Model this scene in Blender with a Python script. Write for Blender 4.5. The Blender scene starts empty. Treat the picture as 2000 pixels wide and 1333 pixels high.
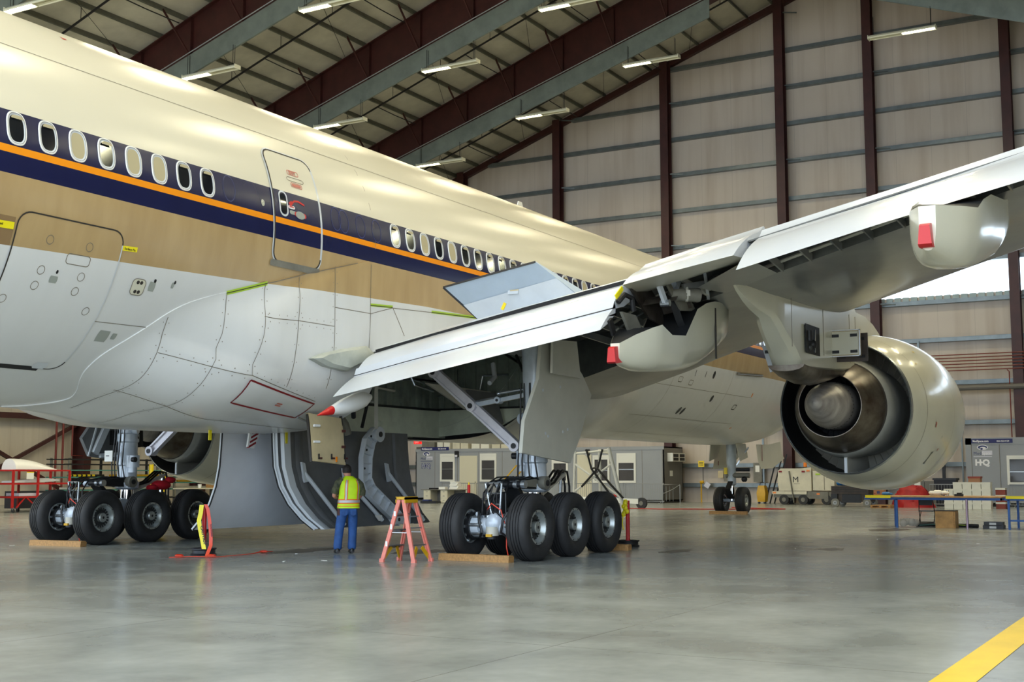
import bpy, math, random
from mathutils import Vector, Matrix
random.seed(7)
scene = bpy.context.scene
COL = scene.collection
PI = math.pi
rad = math.radians

# ------------------------------------------------------------------ materials
def lin(c):
    return tuple(((v/255.0)/12.92 if v/255.0 <= .04045 else ((v/255.0+.055)/1.055)**2.4) for v in c)

def mat(name, rgb, rough=.5, metal=0.0, var=0.0, scale=3.0, bump=0.0, bscale=20.0, coat=0.0, emit=None, estr=0.0, rgb2=None, stretch=None, trans=0.0, alpha=1.0, spec=None):
    m = bpy.data.materials.new(name); m.use_nodes = True
    nt = m.node_tree; b = nt.nodes['Principled BSDF']
    col = lin(rgb)
    b.inputs['Base Color'].default_value = (*col, 1)
    b.inputs['Roughness'].default_value = rough
    b.inputs['Metallic'].default_value = metal
    b.inputs['Coat Weight'].default_value = coat
    b.inputs['Coat Roughness'].default_value = .08
    if spec is not None: b.inputs['Specular IOR Level'].default_value = spec
    if trans: b.inputs['Transmission Weight'].default_value = trans
    if alpha < 1: b.inputs['Alpha'].default_value = alpha
    if emit:
        b.inputs['Emission Color'].default_value = (*lin(emit), 1)
        b.inputs['Emission Strength'].default_value = estr
    if var or rgb2 or bump:
        tc = nt.nodes.new('ShaderNodeTexCoord'); mp = nt.nodes.new('ShaderNodeMapping')
        nt.links.new(tc.outputs['Object'], mp.inputs['Vector'])
        if stretch: mp.inputs['Scale'].default_value = stretch
    if var or rgb2:
        n = nt.nodes.new('ShaderNodeTexNoise'); n.inputs['Scale'].default_value = scale; n.inputs['Detail'].default_value = 6
        n.inputs['Roughness'].default_value = .6
        nt.links.new(mp.outputs[0], n.inputs['Vector'])
        r = nt.nodes.new('ShaderNodeValToRGB')
        r.color_ramp.elements[0].position = .32; r.color_ramp.elements[1].position = .68
        if rgb2:
            c2 = lin(rgb2)
            r.color_ramp.elements[0].color = (*c2, 1)
        else:
            r.color_ramp.elements[0].color = (*[v*(1-var) for v in col], 1)
        r.color_ramp.elements[1].color = (*[min(1, v*(1+var*.4)) for v in col], 1)
        nt.links.new(n.outputs['Fac'], r.inputs['Fac']); nt.links.new(r.outputs['Color'], b.inputs['Base Color'])
    if bump:
        n2 = nt.nodes.new('ShaderNodeTexNoise'); n2.inputs['Scale'].default_value = bscale; n2.inputs['Detail'].default_value = 4
        nt.links.new(mp.outputs[0], n2.inputs['Vector'])
        bp = nt.nodes.new('ShaderNodeBump'); bp.inputs['Strength'].default_value = bump; bp.inputs['Distance'].default_value = .02
        nt.links.new(n2.outputs['Fac'], bp.inputs['Height']); nt.links.new(bp.outputs[0], b.inputs['Normal'])
    return m

def N(nt, t, **kw):
    n = nt.nodes.new(t)
    for k, v in kw.items():
        if k == 'op': n.operation = v
        else: n.inputs[int(k[1:]) if k[0] == 'i' and k[1:].isdigit() else k].default_value = v
    return n
def mixc(nt, fac, a, b):
    m = nt.nodes.new('ShaderNodeMix'); m.data_type = 'RGBA'
    for s, v in ((m.inputs[6], a), (m.inputs[7], b)):
        if isinstance(v, (tuple, list)): s.default_value = (*v[:3], 1)
        else: nt.links.new(v, s)
    if isinstance(fac, (int, float)): m.inputs[0].default_value = fac
    else: nt.links.new(fac, m.inputs[0])
    return m.outputs[2]
def mth(nt, op, a, b=None, clamp=False):
    m = nt.nodes.new('ShaderNodeMath'); m.operation = op; m.use_clamp = clamp
    for s, v in ((m.inputs[0], a), (m.inputs[1], b)):
        if v is None: continue
        if isinstance(v, (int, float)): s.default_value = v
        else: nt.links.new(v, s)
    return m.outputs[0]

def livery():
    m = bpy.data.materials.new('livery_paint'); m.use_nodes = True
    nt = m.node_tree; b = nt.nodes['Principled BSDF']
    tc = nt.nodes.new('ShaderNodeTexCoord'); sp = nt.nodes.new('ShaderNodeSeparateXYZ')
    nt.links.new(tc.outputs['Object'], sp.inputs[0])
    x, z = sp.outputs[0], sp.outputs[2]
    gt = lambda v, t: mth(nt, 'GREATER_THAN', v, t)
    n1 = nt.nodes.new('ShaderNodeTexNoise'); n1.inputs['Scale'].default_value = 1.3; n1.inputs['Detail'].default_value = 7
    mp = nt.nodes.new('ShaderNodeMapping'); mp.inputs['Scale'].default_value = (2.2, .6, .5)
    nt.links.new(tc.outputs['Object'], mp.inputs[0]); nt.links.new(mp.outputs[0], n1.inputs['Vector'])
    n2 = nt.nodes.new('ShaderNodeTexNoise'); n2.inputs['Scale'].default_value = .55; n2.inputs['Detail'].default_value = 5
    nt.links.new(tc.outputs['Object'], n2.inputs['Vector'])
    white = mixc(nt, mth(nt, 'MULTIPLY', n2.outputs['Fac'], .35), lin((216, 211, 192)), lin((198, 191, 168)))  # upper white with the lamps' warm light tinted into the paint colour
    low = mixc(nt, mth(nt, 'MULTIPLY', n1.outputs['Fac'], .5), lin((218, 220, 222)), lin((198, 199, 197)))  # same white below, with the cool daylight tinted in
    tan = mixc(nt, n1.outputs['Fac'], lin((192, 167, 122)), lin((158, 130, 88)))
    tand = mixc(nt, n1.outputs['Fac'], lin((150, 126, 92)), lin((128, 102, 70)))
    blue = mixc(nt, mth(nt, 'MULTIPLY', n1.outputs['Fac'], .5), lin((16, 21, 60)), lin((26, 33, 82)))
    tanz = mth(nt, 'MINIMUM', mth(nt, 'ADD', mth(nt, 'MULTIPLY', x, .03), 4.955), 4.95)
    wn = mth(nt, 'GREATER_THAN', z, tanz)
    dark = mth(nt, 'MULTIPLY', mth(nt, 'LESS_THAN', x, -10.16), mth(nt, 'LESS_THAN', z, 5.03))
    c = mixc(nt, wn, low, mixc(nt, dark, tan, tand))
    c = mixc(nt, gt(z, 5.59), c, blue)
    c = mixc(nt, gt(z, 5.875), c, lin((240, 148, 22)))
    c = mixc(nt, gt(z, 5.98), c, blue)
    c = mixc(nt, gt(z, 6.48), c, white)
    nt.links.new(c, b.inputs['Base Color'])
    b.inputs['Roughness'].default_value = .27
    b.inputs['Roughness'].default_value = .24
    return m

def concrete_floor():
    m = bpy.data.materials.new('sealed_concrete'); m.use_nodes = True
    nt = m.node_tree; b = nt.nodes['Principled BSDF']
    tc = nt.nodes.new('ShaderNodeTexCoord')
    def noise(s, d=6, sc=(1, 1, 1)):
        mp = nt.nodes.new('ShaderNodeMapping'); mp.inputs['Scale'].default_value = sc
        nt.links.new(tc.outputs['Object'], mp.inputs[0])
        n = nt.nodes.new('ShaderNodeTexNoise'); n.inputs['Scale'].default_value = s; n.inputs['Detail'].default_value = d
        nt.links.new(mp.outputs[0], n.inputs['Vector']); return n.outputs['Fac']
    big, mid, fine = noise(.16), noise(.9, 8), noise(7, 8)
    st = noise(.5, 9, (1, .55, 1))
    ramp = nt.nodes.new('ShaderNodeValToRGB'); e = ramp.color_ramp.elements
    e[0].position = .3; e[0].color = (*lin((121, 125, 123)), 1); e[1].position = .72; e[1].color = (*lin((168, 173, 171)), 1)
    v = mth(nt, 'ADD', mth(nt, 'MULTIPLY', big, .45), mth(nt, 'ADD', mth(nt, 'MULTIPLY', mid, .4), mth(nt, 'MULTIPLY', fine, .15)))
    nt.links.new(v, ramp.inputs[0])
    stain = nt.nodes.new('ShaderNodeValToRGB'); s = stain.color_ramp.elements
    s[0].position = .57; s[0].color = (0, 0, 0, 1); s[1].position = .72; s[1].color = (1, 1, 1, 1)
    nt.links.new(st, stain.inputs[0])
    c = mixc(nt, mth(nt, 'MULTIPLY', stain.outputs[0], .45), ramp.outputs[0], lin((62, 58, 54)))
    # saw-cut joints every 4.57 m
    sp = nt.nodes.new('ShaderNodeSeparateXYZ'); nt.links.new(tc.outputs['Object'], sp.inputs[0])
    jx = mth(nt, 'LESS_THAN', mth(nt, 'ABSOLUTE', mth(nt, 'SUBTRACT', mth(nt, 'MODULO', mth(nt, 'ADD', sp.outputs[0], 100.3), 4.57), 2.28)), .006)
    jy = mth(nt, 'LESS_THAN', mth(nt, 'ABSOLUTE', mth(nt, 'SUBTRACT', mth(nt, 'MODULO', mth(nt, 'ADD', sp.outputs[1], 100.9), 4.57), 2.28)), .006)
    c = mixc(nt, mth(nt, 'MULTIPLY', mth(nt, 'MAXIMUM', jx, jy), .6), c, lin((60, 58, 54)))
    nt.links.new(c, b.inputs['Base Color'])
    rr = mth(nt, 'MAXIMUM', mth(nt, 'ADD', mth(nt, 'MULTIPLY', mid, .2), .12), .16)
    nt.links.new(rr, b.inputs['Roughness'])
    b.inputs['Specular IOR Level'].default_value = .6
    bp = nt.nodes.new('ShaderNodeBump'); bp.inputs['Strength'].default_value = .06; bp.inputs['Distance'].default_value = .01
    nt.links.new(mid, bp.inputs['Height']); nt.links.new(bp.outputs[0], b.inputs['Normal'])
    return m

def wall_vinyl(name, rgb, dirt, horiz=1):
    """insulation facing sheets with seams and vertical dirt runs; object space, sheets 1.83 m wide along axis"""
    m = bpy.data.materials.new(name); m.use_nodes = True
    nt = m.node_tree; b = nt.nodes['Principled BSDF']
    tc = nt.nodes.new('ShaderNodeTexCoord')
    mp = nt.nodes.new('ShaderNodeMapping'); mp.inputs['Scale'].default_value = (1.6, 1.6, .12)
    nt.links.new(tc.outputs['Object'], mp.inputs[0])
    n = nt.nodes.new('ShaderNodeTexNoise'); n.inputs['Scale'].default_value = 1.1; n.inputs['Detail'].default_value = 7
    nt.links.new(mp.outputs[0], n.inputs['Vector'])
    n2 = nt.nodes.new('ShaderNodeTexNoise'); n2.inputs['Scale'].default_value = .35; n2.inputs['Detail'].default_value = 4
    nt.links.new(tc.outputs['Object'], n2.inputs['Vector'])
    f = mth(nt, 'SUBTRACT', mth(nt, 'MULTIPLY', n.outputs['Fac'], 2.6), 1.15, True)
    f = mth(nt, 'MULTIPLY', f, .5)
    c = mixc(nt, f, lin(rgb), lin(dirt))
    c = mixc(nt, mth(nt, 'MULTIPLY', n2.outputs['Fac'], .4), c, lin(tuple(v*.82 for v in rgb)))
    sp = nt.nodes.new('ShaderNodeSeparateXYZ'); nt.links.new(tc.outputs['Object'], sp.inputs[0])
    seam = mth(nt, 'LESS_THAN', mth(nt, 'ABSOLUTE', mth(nt, 'SUBTRACT', mth(nt, 'MODULO', mth(nt, 'ADD', sp.outputs[horiz], 100.4), 1.83), .9)), .014)
    c = mixc(nt, mth(nt, 'MULTIPLY', seam, .3), c, lin(tuple(v*.7 for v in rgb)))
    nt.links.new(c, b.inputs['Base Color']); b.inputs['Roughness'].default_value = .55
    bp = nt.nodes.new('ShaderNodeBump'); bp.inputs['Strength'].default_value = .25; bp.inputs['Distance'].default_value = .05
    nt.links.new(n2.outputs['Fac'], bp.inputs['Height']); nt.links.new(bp.outputs[0], b.inputs['Normal'])
    return m

M = {}
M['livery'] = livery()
M['floor'] = concrete_floor()
M['wall'] = wall_vinyl('wall_insulation_facing', (206, 195, 184), (150, 128, 106))
M['wall_side'] = wall_vinyl('side_wall_insulation_facing', (206, 196, 178), (160, 140, 115), 0)
M['roof'] = mat('roof_insulation_facing', (206, 201, 184), .6, var=.25, scale=.5, bump=.5, bscale=.6)
M['red_steel'] = mat('red_oxide_steel', (66, 30, 27), .5, var=.3, scale=1.5)
M['galv'] = mat('galvanised_sheet', (142, 152, 146), .42, .55, var=.2, scale=1.2)
M['girt'] = mat('galvanised_girt', (120, 128, 130), .38, .6, var=.2, scale=2)
M['purlin'] = mat('purlin_steel', (112, 112, 100), .5, .3, var=.2)
M['blk'] = mat('black_iron', (26, 24, 24), .5)
M['white_paint'] = mat('white_gloss_paint', (232, 233, 232), .28, var=.05, scale=.8, coat=.3)
M['wing_white'] = mat('wing_white_paint', (204, 209, 217), .25, var=.06, scale=.7, coat=.4)
M['wing_grey'] = mat('wing_grey_paint', (132, 133, 130), .3, var=.12, scale=.6, coat=.25, rgb2=(98, 101, 103))
M['grey_light'] = mat('light_grey_paint', (202, 208, 214), .35, var=.1, scale=1.5, coat=.2)
M['spoiler'] = mat('spoiler_grey', (168, 182, 196), .4, var=.08, scale=2)
M['grey'] = mat('grey_paint', (194, 192, 180), .38, var=.1, scale=1.6)
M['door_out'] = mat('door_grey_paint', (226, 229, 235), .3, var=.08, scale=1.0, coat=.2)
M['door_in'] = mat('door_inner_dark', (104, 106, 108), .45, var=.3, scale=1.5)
M['cream'] = mat('cream_paint', (214, 212, 194), .22, var=.05, scale=.8, coat=.4)
M['tan'] = mat('tan_primer_panel', (196, 180, 142), .45, var=.12, scale=3)
M['bay'] = mat('bay_primer', (140, 150, 140), .5, var=.35, scale=2.2)
M['bay_green'] = mat('bay_pale_green', (216, 224, 206), .45, var=.3, scale=1.1)
M['dark'] = mat('dark_metal', (40, 41, 44), .45, .3, var=.3, scale=4)
M['black'] = mat('black_matte', (16, 16, 18), .6)
M['seam'] = mat('panel_seam', (120, 112, 98), .6)
M['seal'] = mat('seal_dark', (46, 42, 38), .6)
M['silver'] = mat('bare_silver', (190, 196, 202), .25, .85, var=.12, scale=6)
M['strut'] = mat('strut_paint', (198, 208, 220), .28, .1, var=.12, scale=5, coat=.3)
M['brace'] = mat('brace_paint', (216, 214, 222), .3, .1, var=.12, scale=4)
M['chrome'] = mat('chrome_piston', (220, 222, 224), .08, 1.0)
M['tyre'] = mat('tyre_rubber', (42, 42, 44), .62, var=.35, scale=5, bump=.15, bscale=60)
M['rim'] = mat('wheel_alloy', (176, 182, 182), .32, .6, var=.15, scale=8)
M['rim_dark'] = mat('wheel_inner', (66, 68, 68), .5, .4, var=.3, scale=9)
M['hose'] = mat('rubber_hose', (18, 19, 22), .4)
M['red'] = mat('red_paint', (190, 28, 30), .35)
M['redsteel'] = mat('red_cart_paint', (176, 26, 26), .4, var=.15)
M['redline'] = mat('red_outline', (130, 18, 26), .5)
M['yellow'] = mat('yellow_paint', (236, 206, 24), .4)
M['yellow_dirty'] = mat('yellow_plastic', (206, 160, 20), .4, var=.15)
M['lime'] = mat('lime_tape', (170, 205, 50), .5)
M['yellow_tape'] = mat('yellow_tape', (238, 222, 20), .45)
M['orange_tape'] = mat('orange_tape', (222, 58, 22), .4)
M['wood'] = mat('timber', (176, 132, 78), .6, var=.35, scale=3, stretch=(1, 8, 8))
M['ply'] = mat('plywood', (190, 148, 92), .55, var=.35, scale=4)
M['pink'] = mat('faded_red_fibreglass', (226, 132, 118), .45, var=.12, scale=4)
M['alu'] = mat('aluminium', (182, 184, 186), .3, .85, var=.1)
M['core'] = mat('exhaust_core_metal', (118, 112, 104), .32, .8, var=.35, scale=3, rgb2=(84, 72, 62))
M['cone'] = mat('exhaust_cone_metal', (188, 184, 178), .42, .45, var=.3, scale=2, rgb2=(146, 138, 132), stretch=(3, 1, 1))
M['core_cowl'] = mat('core_cowl_paint', (168, 170, 166), .35, .3, var=.2, scale=2)
M['fillet'] = mat('root_fillet_paint', (168, 174, 168), .4, var=.15, scale=4)
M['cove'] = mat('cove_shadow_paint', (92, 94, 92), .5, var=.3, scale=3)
M['duct'] = mat('duct_black', (22, 23, 27), .5)
M['glass'] = mat('cabin_window_glass', (20, 24, 30), .06, coat=.5)
M['shade'] = mat('window_shade', (176, 166, 134), .4)
M['office'] = mat('office_grey_cladding', (150, 154, 160), .45, var=.06, scale=.7)
M['office_dark'] = mat('office_end_cladding', (112, 110, 106), .5)
M['office_trim'] = mat('office_trim_white', (226, 226, 220), .4)
M['office_door'] = mat('office_door_cream', (214, 208, 186), .45)
M['office_glass'] = mat('office_window_glass', (92, 92, 96), .06, alpha=.55)
M['office_in'] = mat('office_interior', (140, 128, 112), .8)
M['banner'] = mat('navy_sign', (28, 34, 96), .5)
M['ink'] = mat('black_lettering', (18, 18, 20), .5)
M['white_ink'] = mat('white_lettering', (240, 240, 244), .5)
M['pale_ink'] = mat('pale_lettering', (206, 206, 220), .5)
M['navy_ink'] = mat('navy_lettering', (52, 62, 112), .5)
M['teal'] = mat('teal_rack_paint', (70, 128, 118), .5, var=.2)
M['blue_steel'] = mat('blue_table_paint', (32, 88, 168), .4, var=.2, scale=5)
M['mauve'] = mat('mauve_pipe', (170, 150, 176), .35, .3)
M['card'] = mat('cardboard', (160, 116, 84), .7)
M['redcard'] = mat('red_brown_box', (140, 62, 46), .6)
M['whitebox'] = mat('white_box', (226, 224, 212), .6, var=.06)
M['red_tarp'] = mat('red_tarpaulin', (166, 18, 24), .5, var=.25, scale=4)
M['tarp_blue'] = mat('blue_tarpaulin', (40, 110, 176), .5)
M['gse'] = mat('equipment_cream_paint', (214, 208, 186), .42, var=.15, scale=1.5)
M['gse_grey'] = mat('equipment_grey', (120, 118, 108), .5, var=.25)
M['rust'] = mat('rusted_steel', (70, 60, 54), .6, var=.4, scale=3)
M['amber'] = mat('amber_lens', (236, 130, 16), .3)
M['denim'] = mat('denim', (44, 86, 150), .75, var=.35, scale=6, bump=.3, bscale=14)
M['vest'] = mat('hi_vis_yellow', (208, 245, 26), .6, var=.08, scale=8)
M['vest_orange'] = mat('vest_orange_trim', (245, 112, 30), .6)
M['reflect'] = mat('reflective_grey', (176, 178, 180), .35, .2)
M['skin'] = mat('skin', (206, 146, 122), .5, var=.08, scale=10)
M['hair'] = mat('dark_hair', (34, 28, 25), .6, bump=.6, bscale=60)
M['camo'] = mat('camouflage_cloth', (92, 92, 66), .8, scale=14, rgb2=(44, 50, 38))
M['shoe'] = mat('black_shoe', (20, 20, 24), .35)
M['leather'] = mat('brown_leather', (78, 36, 30), .5)
M['lamp_body'] = mat('lamp_reflector_enamel', (226, 224, 200), .35)
M['tube'] = mat('lit_fluorescent_tube', (255, 250, 225), .4, emit=(255, 244, 206), estr=26)
M['tube_off'] = mat('unlit_tube', (196, 192, 160), .4)
M['conduit'] = mat('conduit_steel', (150, 152, 152), .4, .4)
M['copper'] = mat('red_brown_pipe', (120, 52, 44), .45)
M['pipe'] = mat('grey_pipe', (108, 104, 98), .5)
M['plastic_bag'] = mat('clear_plastic', (216, 214, 210), .15, alpha=.45)
M['caseblk'] = mat('black_plastic_case', (34, 36, 44), .45)
M['exit_red'] = mat('exit_sign_red', (220, 20, 20), .4, emit=(235, 24, 20), estr=1.2)
M['asphalt'] = mat('apron_concrete', (176, 174, 168), .8, var=.1, scale=.5)
M['sticker'] = mat('placard_grey', (150, 156, 150), .5)
M['pink_ink'] = mat('placard_red', (190, 110, 96), .5)
M['floor_yellow'] = mat('yellow_floor_paint', (232, 196, 52), .35, var=.12, scale=2)
M['red_rag'] = mat('red_cloth', (196, 22, 40), .8)
M['paper'] = mat('white_paper', (236, 236, 232), .6)
M['stain'] = mat('oil_mark', (84, 80, 76), .3, var=.3, scale=3)
M['green_paint'] = mat('green_primer', (70, 120, 64), .5)

# ------------------------------------------------------------------ mesh builder
class MB:
    def __init__(s): s.v = []; s.f = []; s.mi = []; s.mats = []
    def mid(s, m):
        if isinstance(m, str): m = M[m]
        if m not in s.mats: s.mats.append(m)
        return s.mats.index(m)
    def add(s, vs, fs, m):
        o = len(s.v); k = s.mid(m)
        s.v += [tuple(v) for v in vs]
        for f in fs: s.f.append([o+i for i in f]); s.mi.append(k)
        return s
    def poly(s, pts, m): return s.add(pts, [list(range(len(pts)))], m)
    def box(s, c, size, m, R=None):
        x, y, z = (d/2 for d in size); vs = []
        for sx in (-1, 1):
            for sy in (-1, 1):
                for sz in (-1, 1):
                    p = Vector((sx*x, sy*y, sz*z))
                    if R is not None: p = R @ p
                    vs.append(p+Vector(c))
        return s.add(vs, [[0,1,3,2],[4,6,7,5],[0,4,5,1],[2,3,7,6],[0,2,6,4],[1,5,7,3]], m)
    def bb(s, a, b, m):
        return s.box([(p+q)/2 for p, q in zip(a, b)], [abs(q-p) for p, q in zip(a, b)], m)
    def bar(s, p0, p1, w, h, m, up=(0, 0, 1)):
        p0 = Vector(p0); p1 = Vector(p1); d = (p1-p0); L = d.length; d.normalize()
        u = Vector(up)
        if abs(d.dot(u)) > .98: u = Vector((1, 0, 0))
        r = d.cross(u).normalized(); u = r.cross(d)
        R = Matrix((d, r, u)).transposed()
        return s.box((p0+p1)/2, (L, w, h), m, R)
    def ibeam(s, p0, p1, w, h, m, up=(0, 0, 1), t=.03):
        p0 = Vector(p0); p1 = Vector(p1); d = (p1-p0).normalized(); u = Vector(up)
        r = d.cross(u).normalized(); u = r.cross(d)
        s.bar(p0, p1, t, h, m, up)
        for k in (-1, 1): s.bar(p0+u*k*(h/2-t/2), p1+u*k*(h/2-t/2), w, t, m, up)
        return s
    def cyl(s, p0, p1, r0, m, r1=None, n=16, caps=True):
        p0 = Vector(p0); p1 = Vector(p1); r1 = r0 if r1 is None else r1
        d = (p1-p0).normalized(); u = Vector((0, 0, 1)) if abs(d.z) < .9 else Vector((1, 0, 0))
        a = d.cross(u).normalized(); b = d.cross(a)
        vs = []
        for p, r in ((p0, r0), (p1, r1)):
            for i in range(n):
                t = 2*PI*i/n; vs.append(p+a*(r*math.cos(t))+b*(r*math.sin(t)))
        fs = [[i, (i+1) % n, n+(i+1) % n, n+i] for i in range(n)]
        if caps: fs += [list(range(n))[::-1], list(range(n, 2*n))]
        return s.add(vs, fs, m)
    def tube(s, pts, r, m, n=8, caps=True):
        pts = [Vector(p) for p in pts]; vs = []; k = len(pts); prev = None
        for i, p in enumerate(pts):
            d = (pts[min(i+1, k-1)]-pts[max(i-1, 0)]).normalized()
            if prev is None:
                u = Vector((0, 0, 1)) if abs(d.z) < .9 else Vector((1, 0, 0)); a = d.cross(u).normalized()
            else:
                a = (prev-d*prev.dot(d)).normalized()
            prev = a; b = d.cross(a); rr = r[i] if isinstance(r, (list, tuple)) else r
            for j in range(n):
                t = 2*PI*j/n; vs.append(p+a*(rr*math.cos(t))+b*(rr*math.sin(t)))
        fs = []
        for i in range(k-1):
            for j in range(n): fs.append([i*n+j, i*n+(j+1) % n, (i+1)*n+(j+1) % n, (i+1)*n+j])
        if caps: fs += [list(range(n))[::-1], list(range((k-1)*n, k*n))]
        return s.add(vs, fs, m)
    def loft(s, rings, m, closed=True, caps=False, mf=None):
        n = len(rings[0]); vs = [p for r in rings for p in r]; fs = []
        jn = n if closed else n-1
        for i in range(len(rings)-1):
            for j in range(jn): fs.append([i*n+j, i*n+(j+1) % n, (i+1)*n+(j+1) % n, (i+1)*n+j])
        if caps: fs += [list(range(n))[::-1], list(range((len(rings)-1)*n, len(rings)*n))]
        return s.add(vs, fs, m)
    def lathe(s, prof, org, axis, m, n=48, a0=0, a1=2*PI, ref=None, mats=None):
        """prof: list of (along, radius)"""
        d = Vector(axis).normalized(); u = Vector(ref) if ref else (Vector((0, 0, 1)) if abs(d.z) < .9 else Vector((1, 0, 0)))
        a = d.cross(u).normalized(); b = a.cross(d); org = Vector(org)
        full = abs(a1-a0-2*PI) < 1e-6; k = n if full else n+1
        for q in range(len(prof)-1):
            vs = []
            for (h, r) in prof[q:q+2]:
                for i in range(k):
                    t = a0+(a1-a0)*i/n; vs.append(org+d*h+a*(r*math.cos(t))+b*(r*math.sin(t)))
            jn = n
            fs = [[j, (j+1) % k, k+(j+1) % k, k+j] for j in range(jn)]
            s.add(vs, fs, mats[q] if mats else m)
        return s
    def extr(s, pts, vec, m, m2=None):
        n = len(pts); vec = Vector(vec); vs = [Vector(p) for p in pts]+[Vector(p)+vec for p in pts]
        s.add(vs, [list(range(n))[::-1], list(range(n, 2*n))], m)
        s.add(vs, [[i, (i+1) % n, n+(i+1) % n, n+i] for i in range(n)], m2 or m)
        return s
    def ball(s, c, r, m, n=12, sc=(1, 1, 1)):
        rings = []
        for i in range(1, n):
            t = PI*i/n
            rings.append([(c[0]+sc[0]*r*math.sin(t)*math.cos(2*PI*j/(2*n)), c[1]+sc[1]*r*math.sin(t)*math.sin(2*PI*j/(2*n)), c[2]+sc[2]*r*math.cos(t)) for j in range(2*n)])
        return s.loft(rings, m, True, True)
    def text(s, txt, size, org, xd, yd, m, ext=.002, align='LEFT', bold=0, sx=1.0):
        cu = bpy.data.curves.new('lettering', 'FONT'); cu.body = txt; cu.size = size; cu.extrude = ext; cu.align_x = align; cu.offset = bold
        cu.resolution_u = 2
        ob = bpy.data.objects.new('lettering_curve', cu); COL.objects.link(ob)
        bpy.context.view_layer.update()
        me = bpy.data.meshes.new_from_object(ob)
        xd = Vector(xd).normalized(); yd = Vector(yd).normalized(); zd = xd.cross(yd); org = Vector(org)
        vs = [org+xd*(v.co.x*sx)+yd*v.co.y+zd*v.co.z for v in me.vertices]
        s.add(vs, [list(p.vertices) for p in me.polygons], m)
        bpy.data.objects.remove(ob); bpy.data.curves.remove(cu); bpy.data.meshes.remove(me)
        return s
    def build(s, name, parent=None, loc=None, rz=0.0, sharp=35, fixn=True):
        import bmesh
        me = bpy.data.meshes.new(name); me.from_pydata(s.v, [], s.f)
        for m in s.mats: me.materials.append(m)
        me.polygons.foreach_set('material_index', s.mi)
        bm = bmesh.new(); bm.from_mesh(me)
        bmesh.ops.remove_doubles(bm, verts=bm.verts, dist=1e-5)
        if fixn: bmesh.ops.recalc_face_normals(bm, faces=bm.faces)
        bm.to_mesh(me); bm.free()
        me.polygons.foreach_set('use_smooth', [True]*len(me.polygons))
        me.set_sharp_from_angle(angle=rad(sharp))
        o = bpy.data.objects.new(name, me); COL.objects.link(o)
        if parent is not None: o.parent = parent
        if loc is not None: o.location = loc
        if rz: o.rotation_euler = (0, 0, rz)
        return o

def tag(o, label, cat=None, group=None, kind=None):
    if label: o['label'] = label
    if cat: o['category'] = cat
    if group: o['group'] = group
    if kind: o['kind'] = kind
    return o
def empty(name, loc=(0, 0, 0), rz=0.0, parent=None):
    o = bpy.data.objects.new(name, None); COL.objects.link(o); o.location = loc; o.rotation_euler = (0, 0, rz)
    o.empty_display_size = .2
    if parent is not None: o.parent = parent
    return o
def thing(name, label, cat, loc=(0, 0, 0), rz=0.0, group=None):
    return tag(empty(name, loc, rz), label, cat, group)
def dup(o, loc, rz=None, label=None):
    r = o.copy(); COL.objects.link(r); r.location = loc
    if rz is not None: r.rotation_euler = (0, 0, rz)
    if label: r['label'] = label
    for ch in list(o.children):
        c = ch.copy(); COL.objects.link(c); c.parent = r
        for g in list(ch.children):
            e = g.copy(); COL.objects.link(e); e.parent = c
    return r
def struct(mb, name, label=None, cat=None, **k):
    o = mb.build(name, **k); o['kind'] = 'structure'
    if label: o['label'] = label
    if cat: o['category'] = cat
    return o
ZC = 5.752
def sm(t):
    t = max(0.0, min(1.0, t)); return t*t*(3-2*t)
def interp(t, xs, ys):
    if t <= xs[0]: return ys[0]
    for i in range(len(xs)-1):
        if t <= xs[i+1]: return ys[i]+(ys[i+1]-ys[i])*(t-xs[i])/(xs[i+1]-xs[i])
    return ys[-1]
def fus_rz(x):
    if x > 21.5:
        t = min(1, (x-21.5)/10.6); return 3.1*max(0.0, 1-t**2.4)**.58+.001, ZC-1.0*t**2
    if x < -13:
        t = min(1, (-13-x)/19); r = 3.1*(1-.86*t**1.5); return r, ZC+(3.1-r)*.75
    return 3.1, ZC
def fus_pt(x, ph, off=0.0):
    r, zc = fus_rz(x); a = math.radians(ph); return (x, -(r+off)*math.cos(a), zc+(r+off)*math.sin(a))
XE_P = [-90, -82, -74, -68, -62, -57, -52, -48, -43, -37.5, -32, -27.5, -22.7, -17.3, -11.9, -5, -2]
XE_X = [-7.9, -7.6, -7.33, -7.42, -7.62, -7.74, -7.74, -7.66, -7.46, -7.2, -6.92, -6.55, -5.87, -4.96, -4.0, -2.6, -2.1]
def spl(t, xs, ys):
    t = max(xs[0], min(xs[-1], t)); i = 0
    while i < len(xs)-2 and t > xs[i+1]: i += 1
    def m(k): return (ys[min(k+1, len(xs)-1)]-ys[max(k-1, 0)])/(xs[min(k+1, len(xs)-1)]-xs[max(k-1, 0)])
    h = xs[i+1]-xs[i]; u = (t-xs[i])/h; u2, u3 = u*u, u**3
    return (2*u3-3*u2+1)*ys[i]+(u3-2*u2+u)*h*m(i)+(-2*u3+3*u2)*ys[i+1]+(u3-u2)*h*m(i+1)
def fold(ph): return ph if ph <= 90 and ph >= -90 else 180-ph
def fair_r(x, ph):
    p = ph if ph <= 0 else 180-ph     # fold the port side on to the starboard side
    if p < -90: p = -180-p
    xe = spl(p, XE_P, XE_X); xf = interp(p, [-90, -40, -5], [13.0, 12.0, 9.0])
    a = math.radians(p); c, s = abs(math.cos(a)), abs(math.sin(a))
    T = ((c/3.45)**3.2+(s/3.36)**3.2)**(-1/3.2)
    d = min((x-xe)*(.95 if p < -40 else .8), (xf-x)*.6, 3.1*math.radians(-3-p))
    return 3.1+.018+max(0, T-3.1)*sm(d/2.5)
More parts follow.
